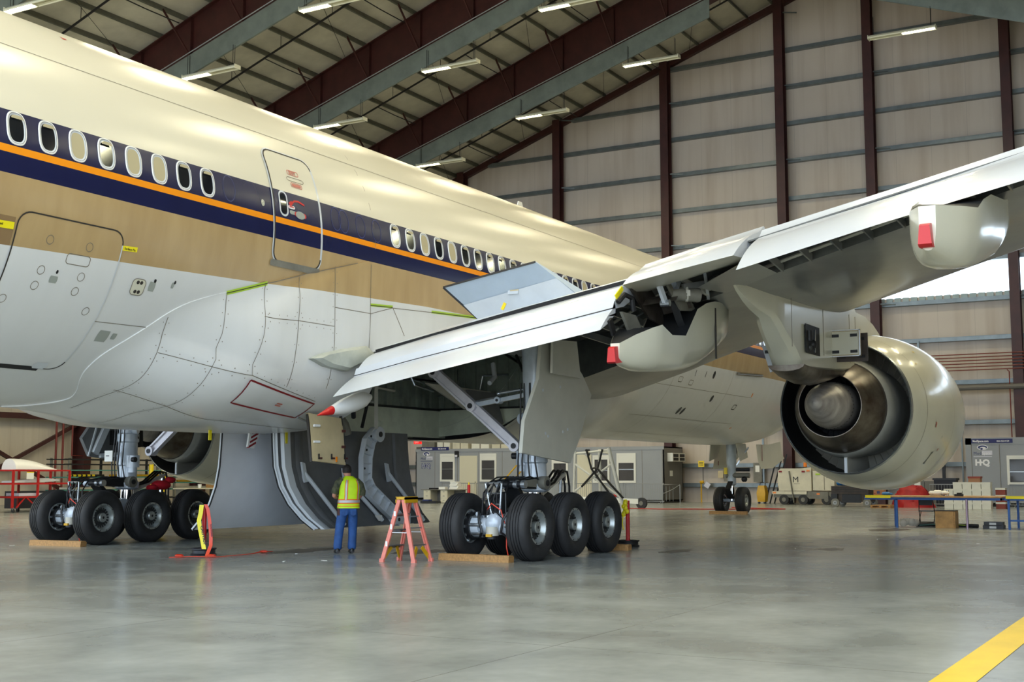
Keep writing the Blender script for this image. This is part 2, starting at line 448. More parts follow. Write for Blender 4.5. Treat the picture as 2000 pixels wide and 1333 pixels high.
def fair_pt(x, ph, off=0.0):
    r = fair_r(x, ph)+off; a = math.radians(ph); return (x, -r*math.cos(a), ZC+r*math.sin(a))
# ------------------------------------------------------------------ camera, world, daylight
cam_d = bpy.data.cameras.new('camera'); cam = bpy.data.objects.new('camera', cam_d); COL.objects.link(cam)
cam.location = (-21.434, -17.196, 1.538)
cam_d.sensor_width = 36.0; cam_d.lens = 2455.2*36.0/2000.0; cam_d.clip_end = 400
yaw, pit, rol = .51806, .10601, -.00117
dd = Vector((math.cos(yaw)*math.cos(pit), math.sin(yaw)*math.cos(pit), math.sin(pit)))
rr = Vector((math.sin(yaw), -math.cos(yaw), 0)); uu = rr.cross(dd)
r2 = rr*math.cos(rol)+uu*math.sin(rol); u2 = -rr*math.sin(rol)+uu*math.cos(rol)
cam.rotation_euler = Matrix((r2, u2, -dd)).transposed().to_euler()
scene.camera = cam

w = bpy.data.worlds.new('daylight_sky'); scene.world = w; w.use_nodes = True
bg = w.node_tree.nodes['Background']; bg.inputs['Color'].default_value = (.72, .86, 1.0, 1); bg.inputs['Strength'].default_value = 3.7
sun_d = bpy.data.lights.new('sun', 'SUN'); sun_d.energy = 16; sun_d.angle = rad(2); sun_d.color = (1, .96, .9)
sun = bpy.data.objects.new('sun', sun_d); COL.objects.link(sun); sun.rotation_euler = (rad(-42), rad(-6), 0); sun.location = (0, -60, 60)
pd = bpy.data.lights.new('door_opening_daylight', 'AREA'); pd.shape = 'RECTANGLE'; pd.size = 74; pd.size_y = 24; pd.cycles.is_portal = True
po = bpy.data.objects.new('door_opening_daylight', pd); COL.objects.link(po); po.location = (-25.5, 0, 12.2); po.rotation_euler = (0, rad(-90), 0); po.rotation_euler = Matrix(((0, 0, -1), (-1, 0, 0), (0, 1, 0))).to_euler()

vs = scene.view_settings
scene.display_settings.display_device = 'sRGB'
vs.view_transform = 'Standard'; vs.look = 'None'; vs.gamma = 1.0; vs.use_curve_mapping = False; vs.exposure = 0.12
scene.cycles.max_bounces = 9; scene.cycles.diffuse_bounces = 6; scene.cycles.glossy_bounces = 4; scene.cycles.transparent_max_bounces = 6
scene.cycles.use_denoising = True; scene.cycles.caustics_reflective = False; scene.cycles.caustics_refractive = False
scene.cycles.sample_clamp_indirect = 6.0

# ------------------------------------------------------------------ hangar shell
XR, XF, YW, RZ, SL = -25.5, 45.7, 38.6, 29.6, .355
zr = lambda y: RZ-SL*abs(y)
f = MB(); f.bb((XR, -YW, -.4), (XF, YW, 0), 'floor'); struct(f, 'floor', 'grey sealed concrete hangar floor', 'floor')
f = MB(); f.bb((-140, -90, -.5), (XR-.02, 90, -.03), 'asphalt'); struct(f, 'ground_outside')
# polished-in lane marking
f = MB(); f.poly([(-13.6, -15.15, .004), (-9.5, -15.15, .004), (-4.4, -15.15, .004), (-4.4, -15.46, .004), (-9.5, -15.46, .004), (-13.6, -15.46, .004)], 'floor_yellow')
struct(f, 'trim_floor_stripe', 'yellow painted line along the floor in the foreground', 'floor line')
# roof
for nm, s in (('ceiling', 1), ('ceiling.001', -1)):
    f = MB(); prof = [(0, RZ), (s*(YW+.3), zr(YW+.3)), (s*(YW+.3), zr(YW+.3)+.25), (0, RZ+.25)]
    f.extr([(XR, y, z) for y, z in prof], (XF-XR+.3, 0, 0), 'roof')
    struct(f, 'ceiling', 'sloping roof lined with grey insulation facing', 'ceiling')
for s in (1, -1):
    k = 1
    while True:
        y = 1.0+k*1.5
        if y > YW-.5 or (s < 0 and y > 16): break
        f = MB(); a = (XR, s*y, zr(y)-.14); b_ = (XF, s*y, zr(y)-.14)
        f.bar(a, b_, .07, .26, 'purlin', (0, s*SL, 1)); struct(f, 'trim_purlin', None, None); k += 1
# rafters with draft curtains
RX = [-18.3, -9.1, 0, 9.1, 18.3, 27.4, 36.5]
red_off = lambda y: 2.15+.041*(21-y)
cur_off = lambda y: 3.05+.045*(21-y)
def rafter(x, s):
    f = MB(); y0, y1 = 0.0, YW-.5
    web = [(x-.02, s*y0, zr(y0)-.3), (x-.02, s*y1, zr(y1)-.3), (x-.02, s*y1, zr(y1)-red_off(y1)-.6), (x-.02, s*y0, zr(y0)-red_off(y0))]
    f.extr(web, (.04, 0, 0), 'red_steel')
    f.bar((x, s*y0, zr(y0)-.3), (x, s*y1, zr(y1)-.3), .45, .04, 'red_steel', (0, s*SL, 1))
    f.bar((x, s*y0, zr(y0)-red_off(y0)), (x, s*y1, zr(y1)-red_off(y1)-.6), .45, .05, 'red_steel', (0, s*SL, 1))
    for q in range(2, 13):
        y = q*3.0+.6
        f.bb((x-.2, s*y-.01, zr(y)-red_off(y)), (x+.2, s*y+.01, zr(y)-.3), 'red_steel')
        for t in (-1, 1):   # flange braces up to the purlins
            f.bar((x+t*.2, s*y, zr(y)-red_off(y)+.06), (x+t*1.55, s*(y+.35), zr(y+.35)-.2), .07, .07, 'red_steel')
    struct(f, 'beam_rafter', None, None)
    f = MB(); y0 = 4.3 if s > 0 else .3; xo = x-.27; co = cur_off if s > 0 else (lambda y: 4.62)
    f.extr([(xo, s*y0, zr(y0)-red_off(y0)+.05), (xo, s*37.5, zr(37.5)-red_off(37.5)+.05), (xo, s*37.5, zr(37.5)-co(37.5)), (xo, s*y0, zr(y0)-co(y0))], (.03, 0, 0), 'galv')
    f.bar((xo+.0, s*y0, zr(y0)-co(y0)), (xo, s*37.5, zr(37.5)-co(37.5)), .1, .03, 'galv', (0, s*SL, 1))
    f.tube([(xo-.05, s*y0, zr(y0)-red_off(y0)+.12), (xo-.05, s*37, zr(37)-red_off(37)+.12)], .025, 'conduit', 6)
    struct(f, 'trim_draft_curtain', None, None)
for x in RX:
    for s in (1, -1): rafter(x, s)
for x0, x1 in zip(RX[1:], RX[2:]+[XF]):   # sprinkler main half way along each bay
    xm = (x0+x1)/2; f = MB()
    f.tube([(xm, 1, zr(1)-.85), (xm, 37, zr(37)-.85)], .05, 'blk', 8)
    for q in range(12):
        y = 2.5+q*3; f.cyl((xm, y, zr(y)-.2), (xm, y, zr(y)-.85), .015, 'blk', n=5)
    for q in range(6):
        y = 5+q*5.5; f.tube([(xm, y, zr(y)-.85), (xm+1.6, y, zr(y)-.9), (xm+3.6, y, zr(y)-.9)], .025, 'blk', 6)
        f.tube([(x0+.3, y, zr(y)-.3), (x1-.3, y+4, zr(y+4)-.3)], .012, 'blk', 5)
    struct(f, 'trim_sprinkler_pipe', None, None)

# far gable wall with high daylight strip
OZ0, OZ1, OY0, OY1 = 10.75, 12.5, -.55, -33.0
f = MB()
f.bb((XF, -YW, 0), (XF+.2, YW, OZ0), 'wall'); f.bb((XF, OY0, OZ0), (XF+.2, YW, OZ1), 'wall'); f.bb((XF, -YW, OZ0), (XF+.2, OY1, OZ1), 'wall')
f.extr([(XF, -YW, OZ1), (XF, YW, OZ1), (XF, YW, zr(YW)), (XF, 0, RZ), (XF, -YW, zr(YW))], (.2, 0, 0), 'wall')
struct(f, 'wall_front', 'far gable wall lined with stained beige insulation sheets', 'wall')
f = MB()   # ribbed sill sheet under the strip
k = 0
while True:
    y = OY0-.12-k*.42
    if y < OY1: break
    f.bb((XF-.06, y-.16, OZ0-.45), (XF+.02, y+.16, OZ0+.02), 'galv'); k += 1
struct(f, 'trim_opening_sill')
for z in (25.18, 23.06, 20.96, 18.83, 16.7, 14.57, 12.5, 10.42, 8.43, 6.2, 4.16, 2.04, .95):
    ym = min(YW, (RZ-.6-z)/SL); f = MB()
    f.bb((XF-.3, -ym, z-.1), (XF-.27, ym, z+.1), 'girt'); f.bb((XF-.3, -ym, z+.09), (XF, ym, z+.11), 'girt'); f.bb((XF-.3, -ym, z-.11), (XF, ym, z-.09), 'girt')
    struct(f, 'trim_girt', None, None)
for y in (24.34, 17.49, 10.42, 3.53, -1.34, -8.24, -15.2, -22.2, -29, 31.3):
    f = MB(); zt = zr(y)-.35
    f.bb((XF-.36, y-.24, 0), (XF-.33, y+.24, zt), 'red_steel'); f.bb((XF-.9, y-.24, 0), (XF-.87, y+.24, zt), 'red_steel'); f.bb((XF-.88, y-.015, 0), (XF-.34, y+.015, zt), 'red_steel')
    k = 1
    while k*4.2+2.04 < zt:   # little clips on alternate girts
        f.bar((XF-.6, y-.24, k*4.2+2.04), (XF-.3, y-.95, k*4.2+2.0), .06, .06, 'girt'); k += 1
    struct(f, 'column', None, None)
f = MB()
for s in (1, -1): f.bar((XF-.15, 0, RZ-.42), (XF-.15, s*YW, zr(YW)-.42), .3, .34, 'red_steel', (0, s*SL, 1))
struct(f, 'beam_gable_edge', None, None)
# pipes along the far wall
f = MB()
for q in range(6): f.tube([(XF-.95, -1.3, 7.55-q*.16), (XF-.95, -8.3-.03*q, 7.55-q*.16), (XF-.95, -22, 7.55-q*.16)], .03, 'copper', 6)
for q in (0, 1): f.tube([(XF-1.0, -7.75-q*.95, 6.7), (XF-1.0, -7.85-q*.85, 6.6), (XF-1.0, -7.85-q*.85, 3.2)], .03, 'copper', 6)
struct(f, 'trim_fire_pipes', None, None)
f = MB(); f.tube([(XF-.95, 0.5, 5.86), (XF-.95, -26, 5.86)], .14, 'pipe', 10); struct(f, 'trim_pipe_main', None, None)
f = MB()
f.bb((XF-.4, -3.43, 0), (XF-.3, -3.33, 8.4), 'girt'); f.bb((XF-.4, -5.4, 0), (XF-.32, -5.33, 4.2), 'girt'); f.bb((XF-.9, -4.6, 0), (XF-.75, -4.45, 4.1), 'dark')
f.bb((XF-.4, 5.0, 0), (XF-.3, 5.1, 4), 'girt')
struct(f, 'trim_wall_posts', None, None)

# side walls
for s, nm in ((1, 'wall_left'), (-1, 'wall_right')):
    f = MB(); f.bb((XR, s*YW, 0), (XF, s*(YW+.2), zr(YW)), 'wall_side')
    struct(f, nm, 'long side wall lined with beige insulation sheets', 'wall')
    for x in RX:
        f = MB(); yo = s*(YW-.1); yi = s*(YW-.9); yt = s*(YW-1.5)
        f.extr([(x-.02, yo, 0), (x-.02, yi, 0), (x-.02, yt, zr(YW)-2.6), (x-.02, yo, zr(YW)-.3)], (.04, 0, 0), 'red_steel')
        f.bar((x, yi, 0), (x, yt, zr(YW)-2.6), .5, .05, 'red_steel', (0, -s, 0)); f.bb((x-.25, min(yo, yo-s*.05), 0), (x+.25, max(yo, yo-s*.05), zr(YW)-.3), 'red_steel')
        struct(f, 'column', None, None)
f = MB(); f.bar((0, YW-.5, 4.66), (36.5, YW-.5, 4.66), .25, .3, 'red_steel'); struct(f, 'beam_wall_strut', None, None)
for x0, x1 in ((18.3, 27.4), (9.1, 18.3)):
    f = MB(); f.bar((x0, YW-.5, .1), (x1, YW-.5, 4.5), .18, .18, 'red_steel'); f.bar((x0, YW-.62, 4.5), (x1, YW-.62, .1), .18, .18, 'red_steel'); struct(f, 'beam_cross_brace', None, None)
f = MB()
for q in (0, 1): f.tube([(25.6+q*.45, YW-.6, 0), (25.6+q*.45, YW-.6, 4.6)], .06, 'copper', 6)
f.tube([(26.6, YW-.7, 5.2), (26.6, YW-.7, 2.6), (28.6, YW-.7, 2.6)], .05, 'copper', 6)
struct(f, 'trim_wall_pipes', None, None)
# ------------------------------------------------------------------ hanging strip lights
def make_lamp():
    r = thing('strip_light', 'strip', 'ceiling light')
    f = MB(); L = 1.5; pr = [(-.17, -.06), (-.2, .0), (-.1, .1), (.1, .1), (.2, 0), (.17, -.06), (.15, -.05), (.1, .06), (-.1, .06), (-.15, -.05)]
    f.extr([(a, -L, b) for a, b in pr], (0, 2*L, 0), 'lamp_body')
    f.bb((-.19, -L-.03, -.08), (.19, -L, .1), 'lamp_body'); f.bb((-.19, L, -.08), (.19, L+.03, .1), 'lamp_body'); f.bb((-.16, -.02, -.07), (.16, .02, .06), 'lamp_body')
    f.build('reflector', r)
    for h, m in ((-1, 'tube_off'), (1, 'tube')):
        for a in (-.075, .075):
            f = MB(); f.cyl((a, h*.06, -.01), (a, h*1.44, -.01), .032, m, n=8); f.build('tube', r)
    f = MB()
    for y in (-1.3, 1.3):
        for a in (-.06, .06): f.cyl((a, y, .1), (a, y, 1.0), .012, 'blk', n=5)
    f.build('hanger', r)
    return r
lamp0 = make_lamp(); used = False
LW = 345
ld = bpy.data.lights.new('strip_lamp_glow', 'AREA'); ld.shape = 'RECTANGLE'; ld.size = .3; ld.size_y = 2.9; ld.energy = LW; ld.color = (1.0, .895, .60); ld.spread = rad(150)
words_ = {36.5: 'far rafter', 27.4: 'middle rafter', 18.3: 'near rafter', 9.1: 'rafter in the corner'}
spot = {7.43: 'topmost, nearest the ridge', 13.75: 'half way down the slope', 20.2: 'lowest in view'}
for x in RX:
    for s in (1, -1):
        for y, z in ((7.43, 22.5), (13.75, 20.66), (20.2, 18.82), (26.6, 17.0)):
            if y == 26.6 and x > 1: continue
            yy, zz = s*y, z
            if s < 0 and y < 8: yy, zz = -5.05, 21.75
            elif s < 0: zz = z
            if x in words_ and s > 0: lab = 'half-lit strip light under the %s, %s' % (words_[x], spot[y])
            elif x == 36.5 and yy == -5.05: lab = 'half-lit strip light alone at the upper right'
            else: lab = 'strip light hanging elsewhere under the hangar roof, outside the picture'
            o = lamp0 if not used else dup(lamp0, (0, 0, 0)); used = True
            o.location = (x-.36, yy, zz); o['label'] = lab; o['group'] = 'hanging strip lights'
            if s < 0: o.rotation_euler = (0, 0, PI)
            lo = bpy.data.objects.new('strip_lamp_glow', ld); COL.objects.link(lo); lo.location = (x-.36, yy, zz-.12)
# ------------------------------------------------------------------ the airliner
SEAM = {
 'a': [(-6.9, -33.2), (-6.84, -44.06), (-6.84, -53.45), (-6.92, -67.47), (-6.98, -80)], 'b': [(-5.84, -23.17), (-5.84, -34.01), (-5.92, -42.51), (-5.98, -49.89), (-6.03, -62), (-6.03, -88)],
 'c': [(-4.998, -17.64), (-5.08, -31.15), (-5.19, -41.38)], 'd': [(-4.18, -13.23), (-4.24, -26.23), (-4.25, -34.51), (-4.2, -43.7)],
 'e': [(-3.24, -7.4), (-3.21, -26.14), (-3.175, -37.55), (-3.11, -43.07)], 'f': [(-6.826, -44.06), (-5.902, -42.51), (-5.19, -41.38), (-3.162, -47.64)],
 'g': [(-5.069, -26.81), (-4.236, -26.2), (-3.231, -26.16)], 'h': [(-6.95, -62), (-6.036, -60.3), (-4.497, -62.2), (-3.141, -65.54), (-1.9, -68)],
 'i': [(-3.213, -20.66), (-2.122, -20.53)], 'j': [(-4.963, -17.38), (-4.764, -16.5), (-4.0, -11.93), (-2.577, -4.6)],
 'k': [(-2.15, -4.0), (-2.122, -20.53), (-2.136, -31.98)], 'l': [(-1.383, -17.49), (-0.982, -25.62)], 'm': [(-2.12, -20.6), (-1.4, -17.4), (2.5, -14.2)]}
RED = [(-5.176, -42.65), (-3.12, -48.69), (-3.098, -56.47), (-5.214, -50.77), (-5.176, -42.65)]
plane = thing('airplane', 'huge white twin-engine jet airliner with navy and orange stripe, parked on its gear', 'airplane')
def part(mb, name, label=None, parent=None, **k):
    o = mb.build(name, parent or plane, **k)
    if label: o['label'] = label
    return o
def mirror(mb):
    mb.v = [(x, -y, z) for x, y, z in mb.v]; return mb
def ribbon(mb, fn, pts, wd, m, off=.004, step=.15):
    S = []
    for (x0, p0), (x1, p1) in zip(pts, pts[1:]):
        L = math.hypot(x1-x0, (p1-p0)*.055); n = max(1, int(L/step))
        S += [(x0+(x1-x0)*i/n, p0+(p1-p0)*i/n) for i in range(n)]
    S.append(pts[-1]); vs = []
    for i, (x, ph) in enumerate(S):
        a = Vector(fn(*S[max(0, i-1)], off)); b = Vector(fn(*S[min(len(S)-1, i+1)], off)); t = (b-a).normalized()
        nr = Vector((0, -math.cos(rad(ph)), math.sin(rad(ph)))); sd = t.cross(nr).normalized(); P = Vector(fn(x, ph, off))
        vs += [P-sd*wd/2, P+sd*wd/2]
    return mb.add(vs, [[2*i, 2*i+1, 2*i+3, 2*i+2] for i in range(len(S)-1)], m)
def patch(mb, x0, x1, p0, p1, off, m, rc=.12, n=16, fn=fus_pt, lip=True):
    """rounded rectangle laid on the body skin; p0 upper, p1 lower angle"""
    s1 = rad(p0-p1)*3.1; rows = []
    for i in range(n+1):
        ss = []
        t = i/n; s = s1*t
        d = rc-s if s < rc else (s-(s1-rc) if s > s1-rc else 0); d = max(0, d)
        ins = rc-math.sqrt(max(0, rc*rc-d*d))
        rows.append((p0+(p1-p0)*t, ins))
    vs = []; fs = []; k = 6
    for ph, ins in rows:
        for j in range(k+1): vs.append(fn(x0+ins+(x1-x0-2*ins)*j/k, ph, off))
    for i in range(n):
        for j in range(k): fs.append([i*(k+1)+j, i*(k+1)+j+1, (i+1)*(k+1)+j+1, (i+1)*(k+1)+j])
    mb.add(vs, fs, m)
    return rows
def outline(mb, x0, x1, p0, p1, off, m, wd, rc=.12, fn=fus_pt, sides='tblr', mr=None):
    s1 = rad(p0-p1)*3.1; k = 180/PI/3.1
    def arc(cx, cs, a0, a1): return [(cx+rc*math.cos(a0+(a1-a0)*i/6), p0-(cs-rc*math.sin(a0+(a1-a0)*i/6))*k) for i in range(7)]
    top = arc(x0+rc, rc, PI, PI/2)+arc(x1-rc, rc, PI/2, 0); bot = arc(x1-rc, s1-rc, 0, -PI/2)+arc(x0+rc, s1-rc, -PI/2, -PI)
    L = top+bot+[top[0]]
    ribbon(mb, fn, top, wd, m, off, .1); ribbon(mb, fn, bot, wd, m, off, .1)
    n = 10
    ribbon(mb, fn, [(x1, top[-1][1]+(bot[0][1]-top[-1][1])*i/n) for i in range(n+1)], wd, mr or m, off, .1)
    ribbon(mb, fn, [(x0, bot[-1][1]+(top[0][1]-bot[-1][1])*i/n) for i in range(n+1)], wd, m, off, .1)
def disc(mb, fn, x, ph, rx, ry, off, m, n=20, ring=None):
    k = 180/PI/3.1
    if ring is None: mb.poly([fn(x+rx*math.cos(2*PI*i/n), ph+k*ry*math.sin(2*PI*i/n), off) for i in range(n)], m)
    else:
        vs = []
        for i in range(n):
            t = 2*PI*i/n
            for q in (1, ring): vs.append(fn(x+rx*q*math.cos(t), ph+k*ry*q*math.sin(t), off))
        mb.add(vs, [[2*i, 2*i+1, (2*i+3) % (2*n), (2*i+2) % (2*n)] for i in range(n)], m)
def tang(x, ph, off=.01, fn=fus_pt): return Vector(fn(x, ph, off)), Vector((1, 0, 0)), Vector((0, math.sin(rad(ph)), math.cos(rad(ph))))

# fuselage tube (open over the two main gear bays)
HX0, HX1 = -1.75, 4.4
xs = sorted(set([-32, -30, -28, -26, -24, -22, -20, -18, -16.5, -15, -14, -13, HX0, HX1]+[-.22]+[-12+i for i in range(34)]+[21.5+i*.5 for i in range(20)]+[31.6, 31.85, 32.0, 32.08]))
phs = [-90+3*i for i in range(120)]
def in_hole(x, ph): return HX0-.01 < x < HX1+.01 and (-88 < ph < (-36 if x < -.2 else -27) or (216 if x < -.2 else 207) < ph < 268)
f = MB(); vs = [fus_pt(x, p) for x in xs for p in phs]; fs = []
for i in range(len(xs)-1):
    for j in range(120):
        xm = (xs[i]+xs[i+1])/2; pm = phs[j]+1.5
        if in_hole(xm, pm): continue
        fs.append([i*120+j, i*120+(j+1) % 120, (i+1)*120+(j+1) % 120, (i+1)*120+j])
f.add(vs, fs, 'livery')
for a, b in (((-8.238, -38.05), (-7.078, -37.69)), ((-10.6, 36), (-3.2, 36)), ((-3.2, 36), (18, 36)), ((-2.0, 62), (-2.0, -4)), ((-13, 66), (20, 66))):
    ribbon(f, fus_pt, [a, b], .012, 'seam', .003, .4)
for x, ph in ((-6.061, 9.15), (-3.2, 9.1), (-2.967, 8.92), (-2.443, 8.8), (-1.932, 8.76)): disc(f, fus_pt, x, ph, .15, .23, .004, 'navy_ink', 24, .93)
disc(f, fus_pt, -5.237, 7.56, .045, .06, .006, 'silver')
# placards and tape on the skin
ribbon(f, fus_pt, [(-10.7, -16.0), (-10.17, -15.7)], .1, 'yellow_tape', .005); ribbon(f, fus_pt, [(-8.235, -15.75), (-7.948, -15.45)], .075, 'yellow_tape', .005)
for x0 in (-10.62, -8.2):
    o, xd, yd = tang(x0, -16.0, .007); f.text('Surface Fixed' if x0 < -9 else 'Surface Fix', .05, o, xd, yd, 'ink')
for x, ph, wx, wy in ((-7.46, -25.0, .13, .16), (-7.93, -42.6, .22, .22), (-7.72, -42.2, .1, .12), (-7.05, -23.6, .06, .1)): patch(f, x-wx/2, x+wx/2, ph+wy*9, ph-wy*9, .004, 'sticker', .01, 3)
patch(f, -7.86, -7.6, -23.4, -28.2, .008, 'cream', .07, 10); outline(f, -7.86, -7.6, -23.4, -28.2, .01, 'seam', .012, .07)
for q in (-24.4, -27.2): disc(f, fus_pt, -7.76, q, .03, .03, .012, 'seal'); disc(f, fus_pt, -7.69, q, .03, .03, .012, 'seal')
disc(f, fus_pt, -7.43, -23.2, .025, .03, .006, 'ink'); disc(f, fus_pt, -7.02, -22.6, .02, .03, .006, 'ink')
ribbon(f, fus_pt, [(-8.52, 54.9), (-8.42, 54.3)], .03, 'red', .005); ribbon(f, fus_pt, [(-8.52, 53.6), (-8.42, 54.3)], .03, 'red', .005)
# forward lower body details, seen under the wing
for x, ph in ((16.7, -19.6), (17.4, -34.4)): disc(f, fus_pt, x, ph, .1, .13, .005, 'dark')
for x in (15.5, 15.82): disc(f, fus_pt, x, -45.6, .1, .15, .005, 'dark')
for x, a, b in ((15.15, -18.6, -22.4), (16.0, -18.3, -22.0)): ribbon(f, fus_pt, [(x, a), (x, b)], .035, 'seal', .004)
outline(f, 19.7, 20.0, -36.5, -40, .005, 'seal', .03, .05); outline(f, 14.0, 14.3, -24, -27, .005, 'seam', .02, .05); outline(f, 14.9, 15.2, -25, -28, .005, 'seam', .02, .05)
ribbon(f, fus_pt, [(18.6, -16.2), (21.2, -14.2)], .1, 'seam', .03); ribbon(f, fus_pt, [(18.6, -16.2), (21.2, -14.2)], .03, 'silver', .06)
for ph in (-30, -52, -70): ribbon(f, fus_pt, [(12, ph), (21, ph)], .012, 'seam', .003, .4)
for x in (13.6, 18.4): ribbon(f, fus_pt, [(x, -12), (x, -84)], .012, 'seam', .003, .2)
disc(f, fus_pt, 21.4, -56, .05, .06, .004, 'amber'); disc(f, fus_pt, 20.9, -28, .05, .08, .004, 'amber')
part(f, 'fuselage')
# belly fairing around the wing root
PF = [-3, -6, -9, -12, -15, -18, -20]+[-23-1.5*i for i in range(42)]+[-86, -88, -90]
PF = PF+[-180-p for p in PF[::-1][1:]]
f = MB(); rings = []
sx = [0, .0, .03, .07, .12, .18, .25, .33, .42, .52, .63, .75, .88, 1.0]
for p in PF:
    pp = p if p >= -90 else -180-p
    xe = spl(pp, XE_P, XE_X); xf = interp(pp, [-90, -40, -5], [13.0, 12.0, 9.0]); row = []
    for i, s in enumerate(sx):
        x = xe+(HX0-xe)*s; row.append(fus_pt(x, p, -.02) if i == 0 else fair_pt(x, p))
    for i in range(1, 13): row.append(fair_pt(HX0+(HX1-HX0)*i/12, p))
    for i in range(1, 15): row.append(fair_pt(HX1+(xf-HX1)*i/14, p))
    row.append(fus_pt(xf, p, -.02)); rings.append(row)
nr = len(rings[0]); vs = [q for r in rings for q in r]; fs = []
for i in range(len(PF)-1):
    pm = (PF[i]+PF[i+1])/2; tp = lambda j: -35 if j < 16 else -26
    for j in range(nr-1):
        if 13 <= j < 25 and ((-88 < pm < tp(j)) or (-180-tp(j) < pm < -92)): continue
        fs.append([i*nr+j, i*nr+j+1, (i+1)*nr+j+1, (i+1)*nr+j])
f.add(vs, fs, 'livery')
for k, pts in SEAM.items():
    ribbon(f, fair_pt, pts, .013, 'seam', .006, .1)
    # rivet rows either side of the seam
    if k in 'abcdefgh':
        for (x0, p0), (x1, p1) in zip(pts, pts[1:]):
            L = math.hypot(x1-x0, (p1-p0)*.056); n = int(L/.19)
            for i in range(n):
                t = (i+.5)/n; x = x0+(x1-x0)*t; p = p0+(p1-p0)*t
                for sgn in (-1, 1):
                    if k in 'abcde': disc(f, fair_pt, x+sgn*.055, p, .009, .009, .006, 'seam', 6)
                    else: disc(f, fair_pt, x, p+sgn*1.0, .009, .009, .006, 'seam', 6)
ribbon(f, fair_pt, RED, .035, 'redline', .007, .1)
for q in (0, .8): ribbon(f, fair_pt, [(-4.1, -49.6-q), (-3.93, -50.0-q)], .03, 'pink_ink', .005)
for pts in ([(-5.858, -22.89), (-4.963, -17.5)], [(-2.127, -17.93), (-1.402, -17.18)], [(-0.02, -16.2), (1.9, -14.8)]):
    ribbon(f, fair_pt, pts, .075, 'lime', .006); ribbon(f, fair_pt, pts, .015, 'seal', .009)
for p0, p1, x0, x1 in ((-19, -85, 4.62, 4.62), (-86, -86, 4.6, 12)): ribbon(f, fair_pt, [(x0, p0), (x1, p1)], .014, 'seam', .003)
part(f, 'wing_body_fairing')
# rear cabin door
f = MB(); patch(f, -4.95, -3.68, 28.5, -10.3, .014, 'livery', .2, 24); outline(f, -4.95, -3.68, 28.5, -10.3, .016, 'seal', .03, .2, mr='grey_light')
outline(f, -4.975, -3.655, 28.9, -10.7, .012, 'grey_light', .035, .22)
patch(f, -5.0, -3.66, -9.6, -11.7, .018, 'gse_grey', .02, 4)
outline(f, -4.8, -4.6, 13.2, 5.2, .02, 'grey_light', .035, .09)
patch(f, -4.55, -4.38, 7.5, 6.2, .02, 'sticker', .03, 6); patch(f, -4.42, -4.1, 7.4, 5.8, .022, 'red', .03, 4); disc(f, fus_pt, -4.27, 6.5, .13, .07, .026, 'sticker')
ribbon(f, fus_pt, [(-4.48, 9.9), (-4.4, 10.9), (-4.28, 11.2), (-4.12, 10.4)], .035, 'red', .02); ribbon(f, fus_pt, [(-4.54, 9.3), (-4.46, 10.3)], .07, 'red', .021)
outline(f, -4.42, -4.12, 22.2, 20.6, .02, 'pink_ink', .012, .03); outline(f, -4.48, -4.02, 19.6, 18.2, .02, 'seam', .01, .05); outline(f, -4.4, -4.1, 17.6, 16.1, .02, 'pink_ink', .012, .03)
patch(f, -4.38, -4.12, 17.3, 16.4, .019, 'pink_ink', .03, 3)
o, xd, yd = tang(-4.38, 20.9, .024); f.text('EXIT', .09, o, xd, yd, 'pink_ink', bold=.002)
patch(f, -4.58, -4.4, 9.1, 8.0, .02, 'white_ink', .02, 3); o, xd, yd = tang(-4.57, 8.3, .024); f.text('OPEN', .055, o, xd, yd, 'red')
d = part(f, 'cabin_door', 'cabin door with orange stripe and EXIT placard')
f = MB(); patch(f, -4.77, -4.63, 12.6, 5.8, .018, 'glass', .06, 10); part(f, 'pane', parent=d)
# bulk cargo door
f = MB(); patch(f, -10.13, -8.25, -11.4, -57.2, .010, 'livery', .2, 36); outline(f, -10.13, -8.25, -11.4, -57.2, .013, 'seal', .022, .2, mr='grey_light')
ribbon(f, fus_pt, [(-10.13, -57.4), (-8.6, -57.4)], .1, 'black', .014); patch(f, -8.75, -8.5, -54.5, -57.2, .018, 'grey_light', .03, 4)
for x, ph in ((-9.546, -17.34), (-8.843, -17.3), (-9.548, -25.59), (-8.837, -25.68), (-9.559, -30.01), (-8.846, -29.94), (-8.5, -35.25), (-9.973, -34.88)): disc(f, fus_pt, x, ph, .065, .07, .014, 'seam', 20, .86)
outline(f, -9.19, -8.77, -19.9, -22.7, .014, 'seam', .012, .05)
patch(f, -9.36, -9.22, -26.6, -28.6, .014, 'sticker', .01, 3); disc(f, fus_pt, -9.27, -25.4, .02, .03, .014, 'ink')
part(f, 'cargo_door', 'large outlined cargo door low on the rear body')
# cabin windows
XA, PW, WZ = -10.255, .5268, math.degrees(math.asin((6.237-ZC)/3.1))
closed = {2, 4, 5, 19, 21}
def win_meshes(shut):
    f = MB(); g = MB(); n = 28; k = 180/PI/3.1
    def ovl(rx, ry, off):
        o = []
        for i in range(n):
            t = 2*PI*i/n; c, s = math.cos(t), math.sin(t); e = .72
            o.append(fus_pt(rx*math.copysign(abs(c)**e, c), WZ+k*ry*math.copysign(abs(s)**e, s), off))
        return o
    R = [ovl(.165, .245, .003), ovl(.16, .24, .014), ovl(.143, .223, .014), ovl(.136, .215, -.01)]
    f.loft(R[:3], 'white_paint'); f.loft([ovl(.143, .223, .0142), ovl(.138, .217, .012)], 'seal')
    f.loft([ovl(.138, .217, .012), ovl(.115, .19, .004)], 'grey_light')
    g.poly(ovl(.118, .194, .006), 'shade' if shut else 'glass')
    if not shut: g.poly([(x, y, z) for x, y, z in ovl(.10, .05, .010)[:n//2+1]], 'shade'); g.v = g.v[:n]+[(v[0], v[1]-.002, v[2]+.13) for v in g.v[n:]]
    return f, g
